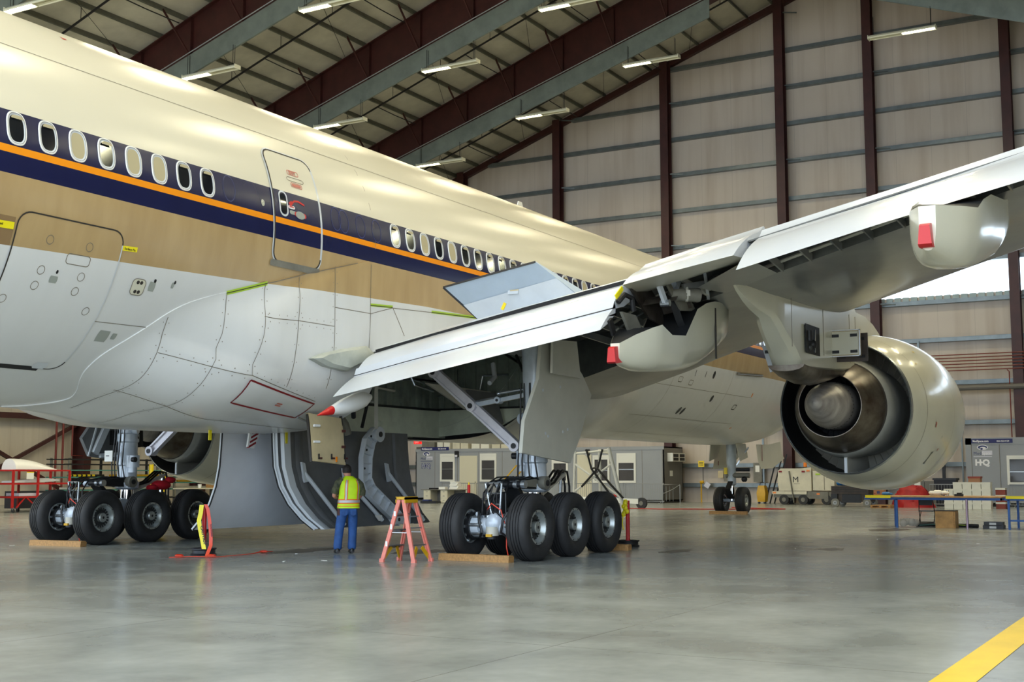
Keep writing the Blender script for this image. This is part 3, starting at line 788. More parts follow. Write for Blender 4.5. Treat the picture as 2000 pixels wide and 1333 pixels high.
proto = {}
for shut in (False, True):
    f, g = win_meshes(shut); proto[shut] = None
for k in list(range(8))+list(range(17, 63)):
    x = XA+PW*k
    if -.2 < x-8.9 < 1.6: continue
    shut = k in closed or (k > 25 and (k*7) % 5 == 1)
    if proto[shut] is None:
        f, g = win_meshes(shut); o = f.build('window', plane); g.build('pane', o); proto[shut] = o
        o.location = (x, 0, 0)
    else:
        p = proto[shut]; o = p.copy(); COL.objects.link(o); o.parent = plane; o.location = (x, 0, 0)
        c = p.children[0].copy(); COL.objects.link(c); c.parent = o
    if shut: o['label'] = 'cabin window with its shade drawn'
f = MB(); f.extr([(8.9, -.012, 8.83), (9.5, -.012, 8.83), (9.3, -.012, 9.26), (9.1, -.012, 9.26)], (0, .024, 0), 'white_paint'); part(f, 'blade_antenna')
# ---- wings ------------------------------------------------------------------
WS = [3.0, 4.2, 5.49, 6.6, 8.6, 10.9, 13.2, 15.2, 20, 25, 30.4]
xle = lambda y: 12.63-.687*y
zle = lambda y: 3.66+.146*y
XL = [4.6, 4.5, 4.0, 1.6, .15, -1.0, -1.83, -2.55, -4.3, -6.2, -8.4]; ZL = [3.45, 3.72, 3.98, 4.2, 4.62, 4.98, 5.39, 5.73, 6.4, 7.1, 7.95]
XT = [-2.0, -2.05, -2.1, -2.15, -2.2, -2.5, -3.3, -3.95, -5.75, -7.6, -9.6]; ZT = [3.86, 4.05, 4.27, 4.48, 4.82, 5.27, 5.56, 5.82, 6.48, 7.25, 8.1]
HU = [.62, .6, .57, .54, .48, .42, .36, .32, .24, .17, .08]; HL = [.34, .32, .3, .28, .25, .22, .19, .17, .12, .08, .04]
def wsec(y):
    I = lambda A: interp(y, WS, A)
    x0, z0 = xle(y), zle(y); xt, zt, xl, zl = I(XT), I(ZT), I(XL), I(ZL)
    up = []; lo = []
    for i in range(21):
        t = 1-i/20; t = t*t if t < 1 else 1
        up.append((x0+(xt-x0)*t, y, z0+(zt-z0)*t+I(HU)*2.6*math.sqrt(t)*(1-t)))
    for i in range(17):
        t = (i/16)**1.8
        lo.append((x0+(xl-x0)*t, y, z0+(zl-z0)*t-I(HL)*2.6*math.sqrt(t)*(1-t)))
    zu = lambda x: (lambda t: z0+(zt-z0)*t+I(HU)*2.6*math.sqrt(t)*(1-t))(max(0, min(1, (x-x0)/(xt-x0))))
    cv = [lo[-1]]
    xs_ = xl-.05
    cv.append((xs_, y, zu(xs_)-.14))
    for i in range(1, 7):
        x = xs_+(xt-xs_)*i/6; cv.append((x, y, zu(x)-.14*(1-i/6)-.025))
    cv.append(up[0])
    return up, lo, cv
def wing(s):
    f = MB(); ys = [3.0, 3.6, 4.2, 4.8, 5.49, 6.0, 6.6, 7.2, 7.9, 8.6, 9.3, 10.1, 10.9, 12, 13.2, 14.2, 15.2, 17, 20, 23, 25, 28, 30.4]
    S = [wsec(y) for y in ys]
    neg = lambda r: [(x, -y, z) for x, y, z in r]
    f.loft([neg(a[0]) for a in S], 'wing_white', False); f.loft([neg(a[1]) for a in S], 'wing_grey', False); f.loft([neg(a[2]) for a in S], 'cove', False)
    u, l, c = S[-1]; f.poly(neg(u)+neg(l)[1:]+neg(c)[1:-1], 'wing_grey')
    # ribs and rods inside the trailing edge cove
    for y in [6.4+.55*i for i in range(27)]:
        if 8.5 < y < 10.8 and abs(y-9.6) > .1: continue
        I = lambda A: interp(y, WS, A)
        a = Vector((I(XL)-.03, -y, I(ZL)+.03)); b_ = Vector((I(XT)+.1, -y, I(ZT)-.06)); f.bar(a, b_, .03, .14, 'wing_grey'); f.bar(a+Vector((0, 0, .3)), b_, .025, .05, 'silver')
    for h, r in ((.12, .03), (.26, .022), (.4, .03)):
        f.tube([(interp(y, WS, XL)-.12-h*.6, -y, interp(y, WS, ZL)+h) for y in (6.5, 8, 9.5, 11, 13, 15, 18, 22)], r, 'grey' if h != .26 else 'silver', 6)
    # access covers on the lower skin
    for y, tx in ((7.4, .25), (8.9, .3), (11.5, .3), (13.0, .32), (14.6, .34), (10.3, .32)):
        up, lo, cv = wsec(y); q = Vector(lo[5]); n = 20; vs = []
        for i in range(n):
            t = 2*PI*i/n
            for e in (1, .9):
                yy = y+.32*e*math.cos(t); u_, l_, c_ = wsec(yy); tt = 4.6+1.6*e*math.sin(t)*.7; i0 = int(tt); p = Vector(l_[i0]).lerp(Vector(l_[i0+1]), tt-i0)
                vs.append((p.x, -p.y, p.z-.006))
        f.add(vs, [[2*i, 2*i+1, (2*i+3) % (2*n), (2*i+2) % (2*n)] for i in range(n)], 'dark')
    f.poly([(0, 0, 0), (.0001, 0, 0), (0, .0001, 0)], 'grey') if 0 else None
    if s > 0: mirror(f)
    return f
part(wing(-1), 'wing', 'wing reaching over the engine, grey underneath'); part(wing(1), 'wing', 'wing on the far side of the body')
def flapsec(T, P, th, nose=.45, nrise=.16, bul=.05):
    """T trailing edge, P front top of the visible skin (x,z); returns closed section, trailing edge first"""
    T = Vector(T); P = Vector(P); d = P-T; L = d.length; d.normalize(); n = Vector((-d.y, d.x))
    if n.y < 0: n = -n
    up = []
    for i in range(9):
        t = i/8; up.append(T+d*(L*t)+n*(bul*L*4*t*(1-t)))
    q = P+Vector((nose*.6, nrise)); up.append(q); up.append(q+Vector((nose*.4, -.1)))
    lo = [q+Vector((nose*.4, -.25)), P-n*th+d*.1, T+d*(L*.5)-n*(th*.62), T+d*(L*.2)-n*(th*.25)]
    return [(v.x, v.y) for v in up+lo]
def flap(stations, m='wing_white', lowm='grey', split=None, th=.3, nose=.45, bul=.05):
    f = MB(); secs = []
    for y, T, P in stations:
        secs.append([(x, -y, z) for x, z in flapsec(T, P, th, nose, .16, bul)])
    n = len(secs[0]); vs = [p for r in secs for p in r]; up = []; lo = []
    for i in range(len(secs)-1):
        for j in range(n):
            fc = [i*n+j, i*n+(j+1) % n, (i+1)*n+(j+1) % n, (i+1)*n+j]; (up if j < 10 else lo).append(fc)
    f.add(vs, up, m); f.add(vs, lo, lowm); f.poly(secs[0], m); f.poly(secs[-1], m)
    return f
lerp2 = lambda a, b, t: (a[0]+(b[0]-a[0])*t, a[1]+(b[1]-a[1])*t)
IN = [(3.32, (-3.55, 2.921), (-2.12, 3.85)), (4.6, (-3.5, 3.15), (-2.12, 4.11)), (6.5, (-3.42, 3.49), (-2.16, 4.42)), (8.5, (-3.323, 3.846), (-2.22, 4.75))]
def inflap(s):
    k = .44
    a = flap([(y, lerp2(T, P, k), P) for y, T, P in IN], th=.34, nose=.5, bul=.11); b_ = flap([(y, T, lerp2(T, P, k-.012)) for y, T, P in IN], th=.13, nose=.12, bul=.03)
    b_.loft([[(x, -y, z) for x, z in ((lambda q, d: ((q.x-.012, q.y+.014), (q.x+.02, q.y+.034), (q.x+.03, q.y+.02), (q.x, q.y)))(Vector(lerp2(T, P, k-.004)), 0))] for y, T, P in IN], 'seal', True, True)
    for g in (a, b_):
        if s > 0: mirror(g)
    o = part(a, 'flap', 'broad white inboard flap lowered behind the wing'); part(b_, 'trailing_panel', parent=o)
inflap(-1); inflap(1)
OB = [(10.89, (-3.596, 4.584), (-2.5, 5.25)), (13.246, (-4.444, 4.907), (-3.3, 5.53)), (15.158, (-5.133, 5.137), (-4.0, 5.76)), (20.5, (-7.1, 5.9), (-5.9, 6.48))]
FL = [(8.6, (-2.66, 4.657), (-2.0, 4.985)), (9.7, (-2.95, 4.78), (-2.0, 5.23)), (10.7, (-3.163, 4.892), (-1.95, 5.45))]
for s in (-1, 1):
    g = flap(OB, th=.2, nose=.3); h = flap(FL, th=.42, nose=.5)
    if s > 0: mirror(g); mirror(h)
    part(g, 'flap', 'long white outboard flap beyond the engine'); part(h, 'flaperon', 'narrow white surface between the two flaps')
# spoiler standing up over the inboard flap
f = MB()
A, B, C_, D = (-1.45, -4.30, 5.10), (-1.45, -6.30, 5.42), (-.85, -6.95, 4.78), (-.85, -4.92, 4.36)
n = Vector((.8, 0, .5)).normalized()
def off(p, d): q = Vector(p)+n*d; return tuple(q)
f.add([A, B, C_, D, off(A, .02), off(B, .02), off(C_, .22), off(D, .22)], [[0, 1, 2, 3], [4, 5, 6, 7], [0, 1, 5, 4], [1, 2, 6, 5], [2, 3, 7, 6], [3, 0, 4, 7]], 'spoiler')
for t in (.45,): f.add([off(Vector(A).lerp(Vector(D), t), -.006), off(Vector(B).lerp(Vector(C_), t), -.006), off(Vector(B).lerp(Vector(C_), 1), -.03), off(Vector(A).lerp(Vector(D), 1), -.03)], [[0, 1, 2, 3]], 'grey_light')
f.bar(A, B, .03, .03, 'seal'); f.bar(A, D, .02, .05, 'black')
c0 = Vector(A).lerp(Vector(C_), .5)
f.box(c0+Vector((-.03, -.05, 0)), (.01, .22, .07), 'grey_light'); f.box(c0+Vector((-.035, -.08, .03)), (.01, .18, .025), 'tan'); f.box(c0+Vector((-.12, .1, -.27)), (.02, .06, .14), 'yellow', Matrix.Rotation(.5, 3, 'X'))
part(f, 'spoiler', 'raised pale grey spoiler panel above the inboard flap')
# black strip put in for the shade of the open gap before the flap
f = MB()
f.loft([[(-1.95, -y, zt_+.02), (-2.25, -y, zt_-.05), (-2.23, -y, zt_-.12), (-1.9, -y, zt_-.1)] for y, zt_ in ((3.3, 3.93), (4.6, 4.17), (6.5, 4.52), (8.5, 4.86))], 'black', True, True)
part(f, 'gap_shade')
f = MB()  # root fillet blister on the body
o_ = [(-3.87, 3.595), (-3.62, 3.70), (-3.0, 3.84), (-2.3, 3.96), (-2.05, 3.84), (-2.4, 3.62), (-2.86, 3.44), (-3.47, 3.49)]
f.loft([[(x, -2.95, z) for x, z in o_], [(x, -3.13, z) for x, z in o_], [(-2.9+(x+2.9)*.82, -3.19, 3.68+(z-3.68)*.75) for x, z in o_]], 'fillet', True, True); part(f, 'wing_root_fillet')
# flap track fairings
def fairing(prof, y0, m='cream'):
    """open-topped canoe; prof rows: x, z_top, z_bottom, half width"""
    f = MB(); rings = []
    for x, zt, zb, hw in prof:
        r = []
        for j in range(17):
            a = PI*j/16; c, s = math.cos(a), math.sin(a); e = .62
            r.append((x, y0+hw*math.copysign(abs(c)**e, c), zt-(zt-zb)*abs(s)**e))
        rings.append(r)
    f.loft(rings, m, False); f.poly(rings[0], m); f.poly(rings[-1], m)
    f.loft([[(r[0][0], r[0][1]*.98+y0*.02, r[0][2]-.03), (r[-1][0], r[-1][1]*.98+y0*.02, r[-1][2]-.03)] for r in rings], 'dark', False)
    return f
for s in (-1, 1):
    # between inboard flap and flaperon
    f = fairing([(-3.3, 3.62, 3.33, .08), (-2.95, 3.78, 3.26, .2), (-2.55, 3.93, 3.24, .34), (-2.3, 4.0, 3.24, .4), (-2.28, 3.99, 3.24, .4), (-1.95, 3.86, 3.26, .43), (-1.4, 3.9, 3.3, .45), (-1.38, 3.92, 3.3, .45), (-.86, 4.42, 3.36, .46), (-.4, 4.58, 3.46, .46), (.02, 4.66, 3.6, .45), (.5, 4.7, 3.78, .42), (1.1, 4.66, 4.02, .32), (1.6, 4.6, 4.3, .1)], -8.75)
    g = MB(); g.loft([[(x, y, z) for y, z in ((-8.80, zt), (-8.69, zt), (-8.67, zb), (-8.82, zb))] for x, zt, zb in ((-3.44, 3.53, 3.31), (-3.40, 3.56, 3.29), (-3.18, 3.58, 3.32))], 'red', True, True)
    if s > 0: mirror(f); mirror(g)
    for yy in (-9.2, -8.3): f.bb((.02, (yy if s < 0 else -yy)-.012, 3.62), (.06, (yy if s < 0 else -yy)+.012, 4.54), 'seal')
    o = part(f, 'flap_track_fairing', 'pale canoe fairing with red tip under the inner wing'); part(g, 'tip', 'red tip', o)
    f = fairing([(-6.2, 4.72, 4.18, .1), (-5.7, 4.78, 4.1, .3), (-5.2, 4.84, 4.11, .42), (-4.9, 5.0, 4.14, .44), (-4.4, 5.16, 4.22, .46), (-3.3, 5.3, 4.48, .46), (-2.8, 5.4, 4.66, .44), (-2.0, 5.5, 4.95, .35), (-1.3, 5.5, 5.2, .12)], -14.2)
    g = MB(); g.loft([[(x, y, z) for y, z in ((-14.25, zt), (-14.13, zt), (-14.11, zb), (-14.27, zb))] for x, zt, zb in ((-6.34, 4.46, 4.24), (-6.29, 4.49, 4.21), (-6.08, 4.52, 4.22))], 'red', True, True)
    k = MB(); k.lathe([(0, .5), (.02, .5)], (-3.25, -14.2, 4.8), (1, 0, 0), 'seal', 4) if 0 else None
    if s > 0: mirror(f); mirror(g)
    o = part(f, 'flap_track_fairing', 'pale boxy fairing with red tip under the outer wing'); part(g, 'tip', 'red tip', o)
    # small cone under the flap root
    f = MB(); tip = Vector((-3.85, -3.22, 2.585)); bc = Vector((-2.55, -3.3, 2.94)); ax = (bc-tip)
    f.loft([[tuple(tip+ax*t+Vector((0, r*math.cos(2*PI*j/14), r*math.sin(2*PI*j/14)))) for j in range(14)] for t, r in ((.28, .085), (.5, .14), (.75, .17), (.95, .15), (1.1, .06))], 'white_paint', True, True)
    g = MB(); g.loft([[tuple(tip+ax*t+Vector((0, r*math.cos(2*PI*j/14), r*math.sin(2*PI*j/14)))) for j in range(14)] for t, r in ((0, .008), (.11, .04), (.28, .085))], 'red', True, True)
    if s > 0: mirror(f); mirror(g)
    o = part(f, 'flap_track_fairing', 'small white cone with red tip below the flap root'); part(g, 'tip', 'red tip', o)
# exposed flap drive between flap and flaperon
f = MB()
f.extr([(-2.45, -8.62, 4.62), (-1.75, -8.62, 4.78), (-1.2, -8.62, 4.5), (-1.0, -8.62, 4.1), (-1.7, -8.62, 4.2)], (0, -.04, 0), 'core'); f.extr([(-2.0, -9.05, 4.78), (-1.1, -9.05, 4.72), (-.6, -9.05, 4.42), (-1.3, -9.05, 4.35)], (0, -.04, 0), 'gse_grey')
rg = []
for i in range(7):   # curved torque-box skin
    a = PI*.1+PI*.75*i/6; rg.append([(-1.55+.5*math.cos(a), -8.66, 4.22+.36*math.sin(a)), (-1.35+.4*math.cos(a), -9.15, 4.35+.28*math.sin(a))])
f.loft(rg, 'core', False)
f.bar((-2.15, -8.98, 4.85), (-1.85, -9.02, 4.42), .06, .1, 'grey_light'); f.cyl((-1.85, -9.1, 4.42), (-1.85, -8.94, 4.42), .06, 'silver', n=10); f.bar((-2.0, -9.2, 4.9), (-1.75, -9.2, 4.72), .1, .16, 'silver'); f.ball((-1.9, -9.15, 4.8), .06, 'rim', 6)
f.cyl((-1.6, -9.0, 4.62), (-1.25, -9.4, 4.6), .12, 'gse_grey', n=14); f.cyl((-1.4, -9.2, 4.62), (-1.38, -9.24, 4.62), .14, 'grey', n=14)
rg = []
for i in range(6):
    a = i/5; rg.append([(-1.5+.45*a, -8.95-.05*a, 4.5-.5*math.sin(a*1.5)), (-1.42+.45*a, -9.05-.05*a, 4.52-.5*math.sin(a*1.5))])
f.loft(rg, 'dark', False)
f.extr([(-2.75, -8.58, 4.2), (-2.2, -8.58, 4.2), (-1.9, -8.58, 3.95), (-2.4, -8.58, 3.85)], (0, -.05, 0), 'gse_grey')
f.tube([(-2.75, -8.56, 4.36), (-2.62, -8.62, 4.5), (-2.42, -8.66, 4.46), (-2.36, -8.66, 4.25)], .045, 'black', 8); f.bar((-2.8, -8.54, 4.44), (-2.58, -8.56, 4.62), .02, .08, 'yellow_tape'); f.bar((-3.0, -8.52, 4.05), (-2.85, -8.52, 3.82), .04, .13, 'black')
f.bar((-.3, -9.2, 4.7), (-1.9, -9.75, 4.92), .05, .1, 'grey_light'); f.bar((-.35, -8.8, 4.62), (-1.5, -9.3, 4.62), .06, .1, 'grey'); f.bar((-.6, -9.3, 4.72), (-1.7, -9.15, 4.9), .05, .08, 'grey'); f.bar((-.9, -9.55, 4.86), (-1.5, -9.2, 4.72), .07, .12, 'wing_grey')
part(f, 'flap_drive')
f = MB(); f.add([(-.2, -9.5, 4.76), (-1.0, -10.7, 4.92), (-2.9, -10.85, 4.86), (-1.6, -9.5, 4.68)], [[0, 1, 2, 3]], 'wing_grey')
part(f, 'lower_fixed_panel')

# ---- engines ----------------------------------------------------------------
EX, EY, EZ = 6.06, 9.89, 2.985
def engine(s):
    e = empty('engine', parent=plane); e['label'] = 'turbofan engine hanging under the wing, seen from its exhaust end' if s < 0 else 'far engine, half hidden behind the gear door'
    o = (EX, s*EY, EZ); ax = (1, 0, 0)
    f = MB(); f.lathe([(0, 1.437), (.06, 1.462), (.5, 1.575), (1.1, 1.69), (1.8, 1.775), (2.6, 1.82), (3.4, 1.82), (4.2, 1.77), (4.9, 1.67), (5.25, 1.58), (5.42, 1.48), (5.38, 1.42), (5.1, 1.38), (4.2, 1.4)], o, ax, 'cream', 72, mats=['silver']+['cream']*8+['silver']*2+['grey']*2)
    for x in (.72, 2.7): f.lathe([(x, interp(x, [0, .5, 1.1, 1.8, 2.6, 3.4], [1.437, 1.575, 1.69, 1.775, 1.82, 1.82])+.002), (x+.014, interp(x+.014, [0, .5, 1.1, 1.8, 2.6, 3.4], [1.437, 1.575, 1.69, 1.775, 1.82, 1.82])+.002)], o, ax, 'seam', 72)
    part(f, 'nacelle', parent=e)
    f = MB(); f.lathe([(.06, 1.437), (0, 1.43), (.02, 1.41), (.7, 1.44), (1.6, 1.47), (2.6, 1.46)], o, ax, 'duct', 72, mats=['silver', 'silver', 'duct', 'duct', 'duct']); f.lathe([(2.55, 1.47), (2.55, .9)], o, ax, 'black', 48)
    for zz in (-1,):   # lower bifurcation between core and cowl
        f.bb((EX-.0, s*EY-.035, EZ-1.42), (EX+2.4, s*EY+.035, EZ-.95), 'grey'); f.bb((EX-.02, s*EY-.03, EZ-1.42), (EX, s*EY+.03, EZ-1.1), 'grey_light')
    part(f, 'fan_duct', parent=e)
    f = MB()
    for i in range(44):
        a = 2*PI*i/44; c, sn = math.cos(a), math.sin(a)
        f.bar((EX+1.9, s*EY+1.0*c, EZ+1.0*sn), (EX+1.9, s*EY+1.46*c, EZ+1.46*sn), .3, .03, 'grey', (.8, -sn*.6, c*.6))
    part(f, 'vane_ring', parent=e)
    f = MB(); f.lathe([(2.5, .98), (1.6, 1.03), (.8, 1.08), (.2, 1.1), (-.1, 1.07), (-.3, 1.0), (-.32, .975), (-.6, .9), (-.9, .79), (-1.16, .675), (-1.16, .66), (-.6, .66), (.1, .64)], o, ax, 'core', 64, mats=['core_cowl']*5+['seal']+['core']*4+['dark', 'dark'])
    part(f, 'core_nozzle', parent=e)
    f = MB(); f.lathe([(-2.34, .005), (-2.3, .06), (-2.1, .19), (-1.8, .335), (-1.5, .435), (-1.2, .49), (-.9, .51), (.0, .5)], o, ax, 'cone', 48)
    for i in range(40):
        a = 2*PI*i/40; f.cyl((EX-1.14, s*EY+.49*math.cos(a), EZ+.49*math.sin(a)), (EX-1.14, s*EY+.5*math.cos(a), EZ+.5*math.sin(a)), .012, 'seal', n=6)
    part(f, 'exhaust_cone', parent=e)
    f = MB(); f.lathe([(-.1, .5), (-.1, .64)], o, ax, 'black', 40)
    for i in range(30):
        a = 2*PI*i/30; c, sn = math.cos(a), math.sin(a); f.bar((EX-.3, s*EY+.48*c, EZ+.48*sn), (EX-.3, s*EY+.65*c, EZ+.65*sn), .2, .025, 'dark', (.8, -sn*.6, c*.6))
    part(f, 'turbine_ring', parent=e)
    f = MB()
    if s < 0:
        for a, x, m, w1, h1 in ((-12, 1.3, 'pink_ink', .1, .12), (-12, 1.32, 'pink_ink', .06, .05), (-38, 1.75, 'gse_grey', .12, .34), (48, 1.6, 'yellow', .12, .05), (36, 1.0, 'yellow', .1, .04), (-30, 2.0, 'pink_ink', .06, .06), (-20, 1.9, 'sticker', .06, .05), (22, 1.6, 'sticker', .05, .05)):
            R = interp(x, [0, .5, 1.1, 1.8, 2.6], [1.437, 1.575, 1.69, 1.775, 1.82])+.006; aa = rad(a); dw = h1/R/2
            f.add([(EX+x+q*w1/2, s*EY-R*math.cos(aa+k*dw), EZ+R*math.sin(aa+k*dw)) for q, k in ((-1, -1), (1, -1), (1, 1), (-1, 1))], [[0, 1, 2, 3]], m)
        for x in (.02, .5): pass
        part(f, 'placard', parent=e)
    # pylon
    f = MB(); hw = lambda x: interp(x, [-1.05, -.5, .5, 1.6, 3, 7, 9.5], [.015, .09, .19, .28, .33, .33, .1])
    top = [(-1.05, 4.95), (-.5, 4.99), (.6, 5.05), (1.6, 5.08), (3, 5.12), (5.6, 5.3), (6.0, 5.06), (6.8, 5.05), (7.8, 4.98), (8.7, 4.86), (9.6, 4.6)]
    bot = [(-1.05, 4.9), (-.72, 4.72), (-.1, 4.52), (.75, 4.4), (1.2, 4.1), (1.75, 3.78), (2.1, 3.5), (4.0, 3.58), (5.5, 3.7), (7.5, 3.85), (9.6, 4.2)]
    xs_ = [-1.05, -.72, -.3, .1, .75, 1.0, 1.2, 1.5, 1.75, 2.1, 2.8, 3.5, 4.2, 5, 5.6, 6, 6.8, 7.8, 8.7, 9.6]; rings = []
    tx, tz = zip(*top); bx, bz = zip(*bot)
    for x in xs_:
        h = hw(x); zt, zb = interp(x, tx, tz), interp(x, bx, bz); b_ = min(.1, (zt-zb)*.3); hb = h*.85 if x < 1 else h
        rings.append([(x, s*EY-h, zt), (x, s*EY-hb, zb+b_), (x, s*EY-hb*.6, zb), (x, s*EY+hb*.6, zb), (x, s*EY+hb, zb+b_), (x, s*EY+h, zt)])
    f.loft(rings, 'cream', True, True)
    for x in (1.3, 3.4, 5.4, 5.9): f.bb((x, s*EY-.335, 3.9), (x+.012, s*EY-.328, 4.95), 'seam')
    pl = part(f, 'pylon', parent=plane)
    f = MB(); rings = []   # heat shield
    for x, zb, zt in ((1.95, 3.5, 3.62), (2.3, 3.36, 3.6), (2.9, 3.3, 3.6), (3.5, 3.32, 3.62), (4.2, 3.42, 3.66), (4.9, 3.56, 3.7)):
        rings.append([(x, s*EY+.36*math.cos(a), zt-(zt-zb)*max(0, math.sin(a))) for a in [PI*2*j/16 for j in range(16)]])
    f.loft(rings, 'core', True, True); part(f, 'heat_shield', parent=pl)
    if s < 0:
        f = MB(); f.bb((2.15, -EY-.345, 3.86), (3.08, -EY-.331, 4.42), 'black'); f.cyl((2.35, -EY-.35, 4.3), (2.35, -EY-.35, 4.1), .06, 'dark'); f.ball((2.6, -EY-.33, 4.05), .1, 'dark', 6); f.ball((2.4, -EY-.33, 3.98), .07, 'rim_dark', 6); f.cyl((2.75, -EY-.35, 4.35), (2.7, -EY-.35, 3.9), .02, 'silver', n=6); part(f, 'service_bay', parent=pl)
        for nm, x, ya, yb, za, zb, m in (('access_panel', 4.05, -10.17, -10.79, 3.92, 4.47, 'tan'), ('access_panel', 4.35, -10.22, -10.86, 3.84, 4.42, 'rust')):
            f = MB(); f.bb((x, yb, za), (x+.035, ya, zb), m)
            if m == 'tan':
                f.bb((x-.012, yb+.04, za+.04), (x, ya-.04, zb-.04), 'cream'); f.bb((x-.02, yb, za), (x, yb+.025, zb), 'alu'); f.bb((x-.02, ya-.025, za), (x, ya, zb), 'alu'); f.bb((x-.02, yb, zb-.02), (x, ya, zb), 'alu'); f.bb((x-.02, yb, za), (x, ya, za+.02), 'alu')
            for yy in (ya-.12, yb+.13):
                for z in (za+.1, zb-.12): f.bb((x-.03, yy-.07, z-.03), (x, yy+.07, z+.03), 'dark')
            part(f, nm, 'open access panel', parent=pl)
        f = MB(); a = [(2.4, -9.275, 4.046), (2.4, -9.546, 4.103), (2.4, -9.761, 3.671), (2.4, -9.429, 3.524)]
        f.extr(a, (.04, 0, 0), 'grey_light')
        for t in ((-9.4, 3.93), (-9.58, 3.64)): f.bb((2.37, t[1-1]-.06, t[1]-.03), (2.4, t[0]+.06, t[1]+.03), 'dark')
        part(f, 'access_panel', 'open panel hanging on the inboard side of the pylon', parent=pl)
engine(-1); engine(1)
# ---- landing gear -----------------------------------------------------------
def tyre_mb(R, w, rr):
    f = MB(); h = w/2
    pr = [(-h*.62, rr), (-h*.8, rr+.03), (-h, rr+(R-rr)*.42), (-h*.98, rr+(R-rr)*.66), (-h*.88, R-.055), (-h*.72, R-.018), (-h*.5, R-.002)]
    for g in (-.36, -.12, .12, .36): pr += [(h*g-.012, R), (h*g-.008, R-.018), (h*g+.008, R-.018), (h*g+.012, R)]
    pr += [(h*.5, R-.002), (h*.72, R-.018), (h*.88, R-.055), (h*.98, rr+(R-rr)*.66), (h, rr+(R-rr)*.42), (h*.8, rr+.03), (h*.62, rr)]
    f.lathe(pr, (0, 0, 0), (0, 1, 0), 'tyre', 56)
    return f
def rim_mb(rr, w, kind):
    f = MB(); h = w/2
    # face towards -y is the outer face
    f.lathe([(h*.62, rr+.004), (h*.66, rr-.03), (h*.5, rr-.05), (-h*.2, rr-.07), (-h*.2, .1)], (0, 0, 0), (0, 1, 0), 'rim', 40, mats=['rim', 'rim', 'rim_dark', 'rim_dark'])
    f.lathe([(-h*.62, rr+.004), (-h*.72, rr), (-h*.72, rr-.035), (-h*.5, rr-.06), (-h*.28, rr-.09), (-h*.25, .17), (-h*.25, .1), (-h*.62, .105), (-h*.68, .09), (-h*.68, .0)], (0, 0, 0), (0, 1, 0), 'rim', 40, mats=['rim', 'rim', 'rim', 'rim', 'rim', 'rim_dark', 'rim', 'rim', 'rim'])
    for i in range(20):
        a = 2*PI*i/20; c, s = math.cos(a), math.sin(a)
        f.bar((c*.15, -h*.3, s*.15), (c*(rr-.09), -h*.3, s*(rr-.09)), .03, .03, 'rim_dark', (0, 1, 0))
        if i % 2 == 0: f.cyl((c*(rr-.017), -h*.76, s*(rr-.017)), (c*(rr-.017), -h*.7, s*(rr-.017)), .011, 'rim_dark', n=6)
        if i % 2 == 0: f.bar((c*(rr-.02), h*.62, s*(rr-.02)), (c*(rr-.07), h*.62, s*(rr-.07)), .05, .06, 'silver', (0, 1, 0))
    f.cyl((0, -h*.69, 0), (0, -h*.7, 0), .03, 'dark', n=6)
    return f
tyre_me = tyre_mb(.606, .46, .31).build('tire', plane); rim_me = rim_mb(.31, .46, 0).build('wheel_rim', plane)
protos_used = [0]
def wheel(parent, x, y, z, out, tp, rp, sc=1.0):
    """out -1: outer face to -y"""
    for p in (tp, rp):
        if not p.get('used'): o = p; p['used'] = 1
        else: o = p.copy(); COL.objects.link(o)
        if 'used' in o: pass
        o.parent = parent; o.location = (x, y, z)
        o.rotation_euler = (0, 0, 0 if out < 0 else PI)
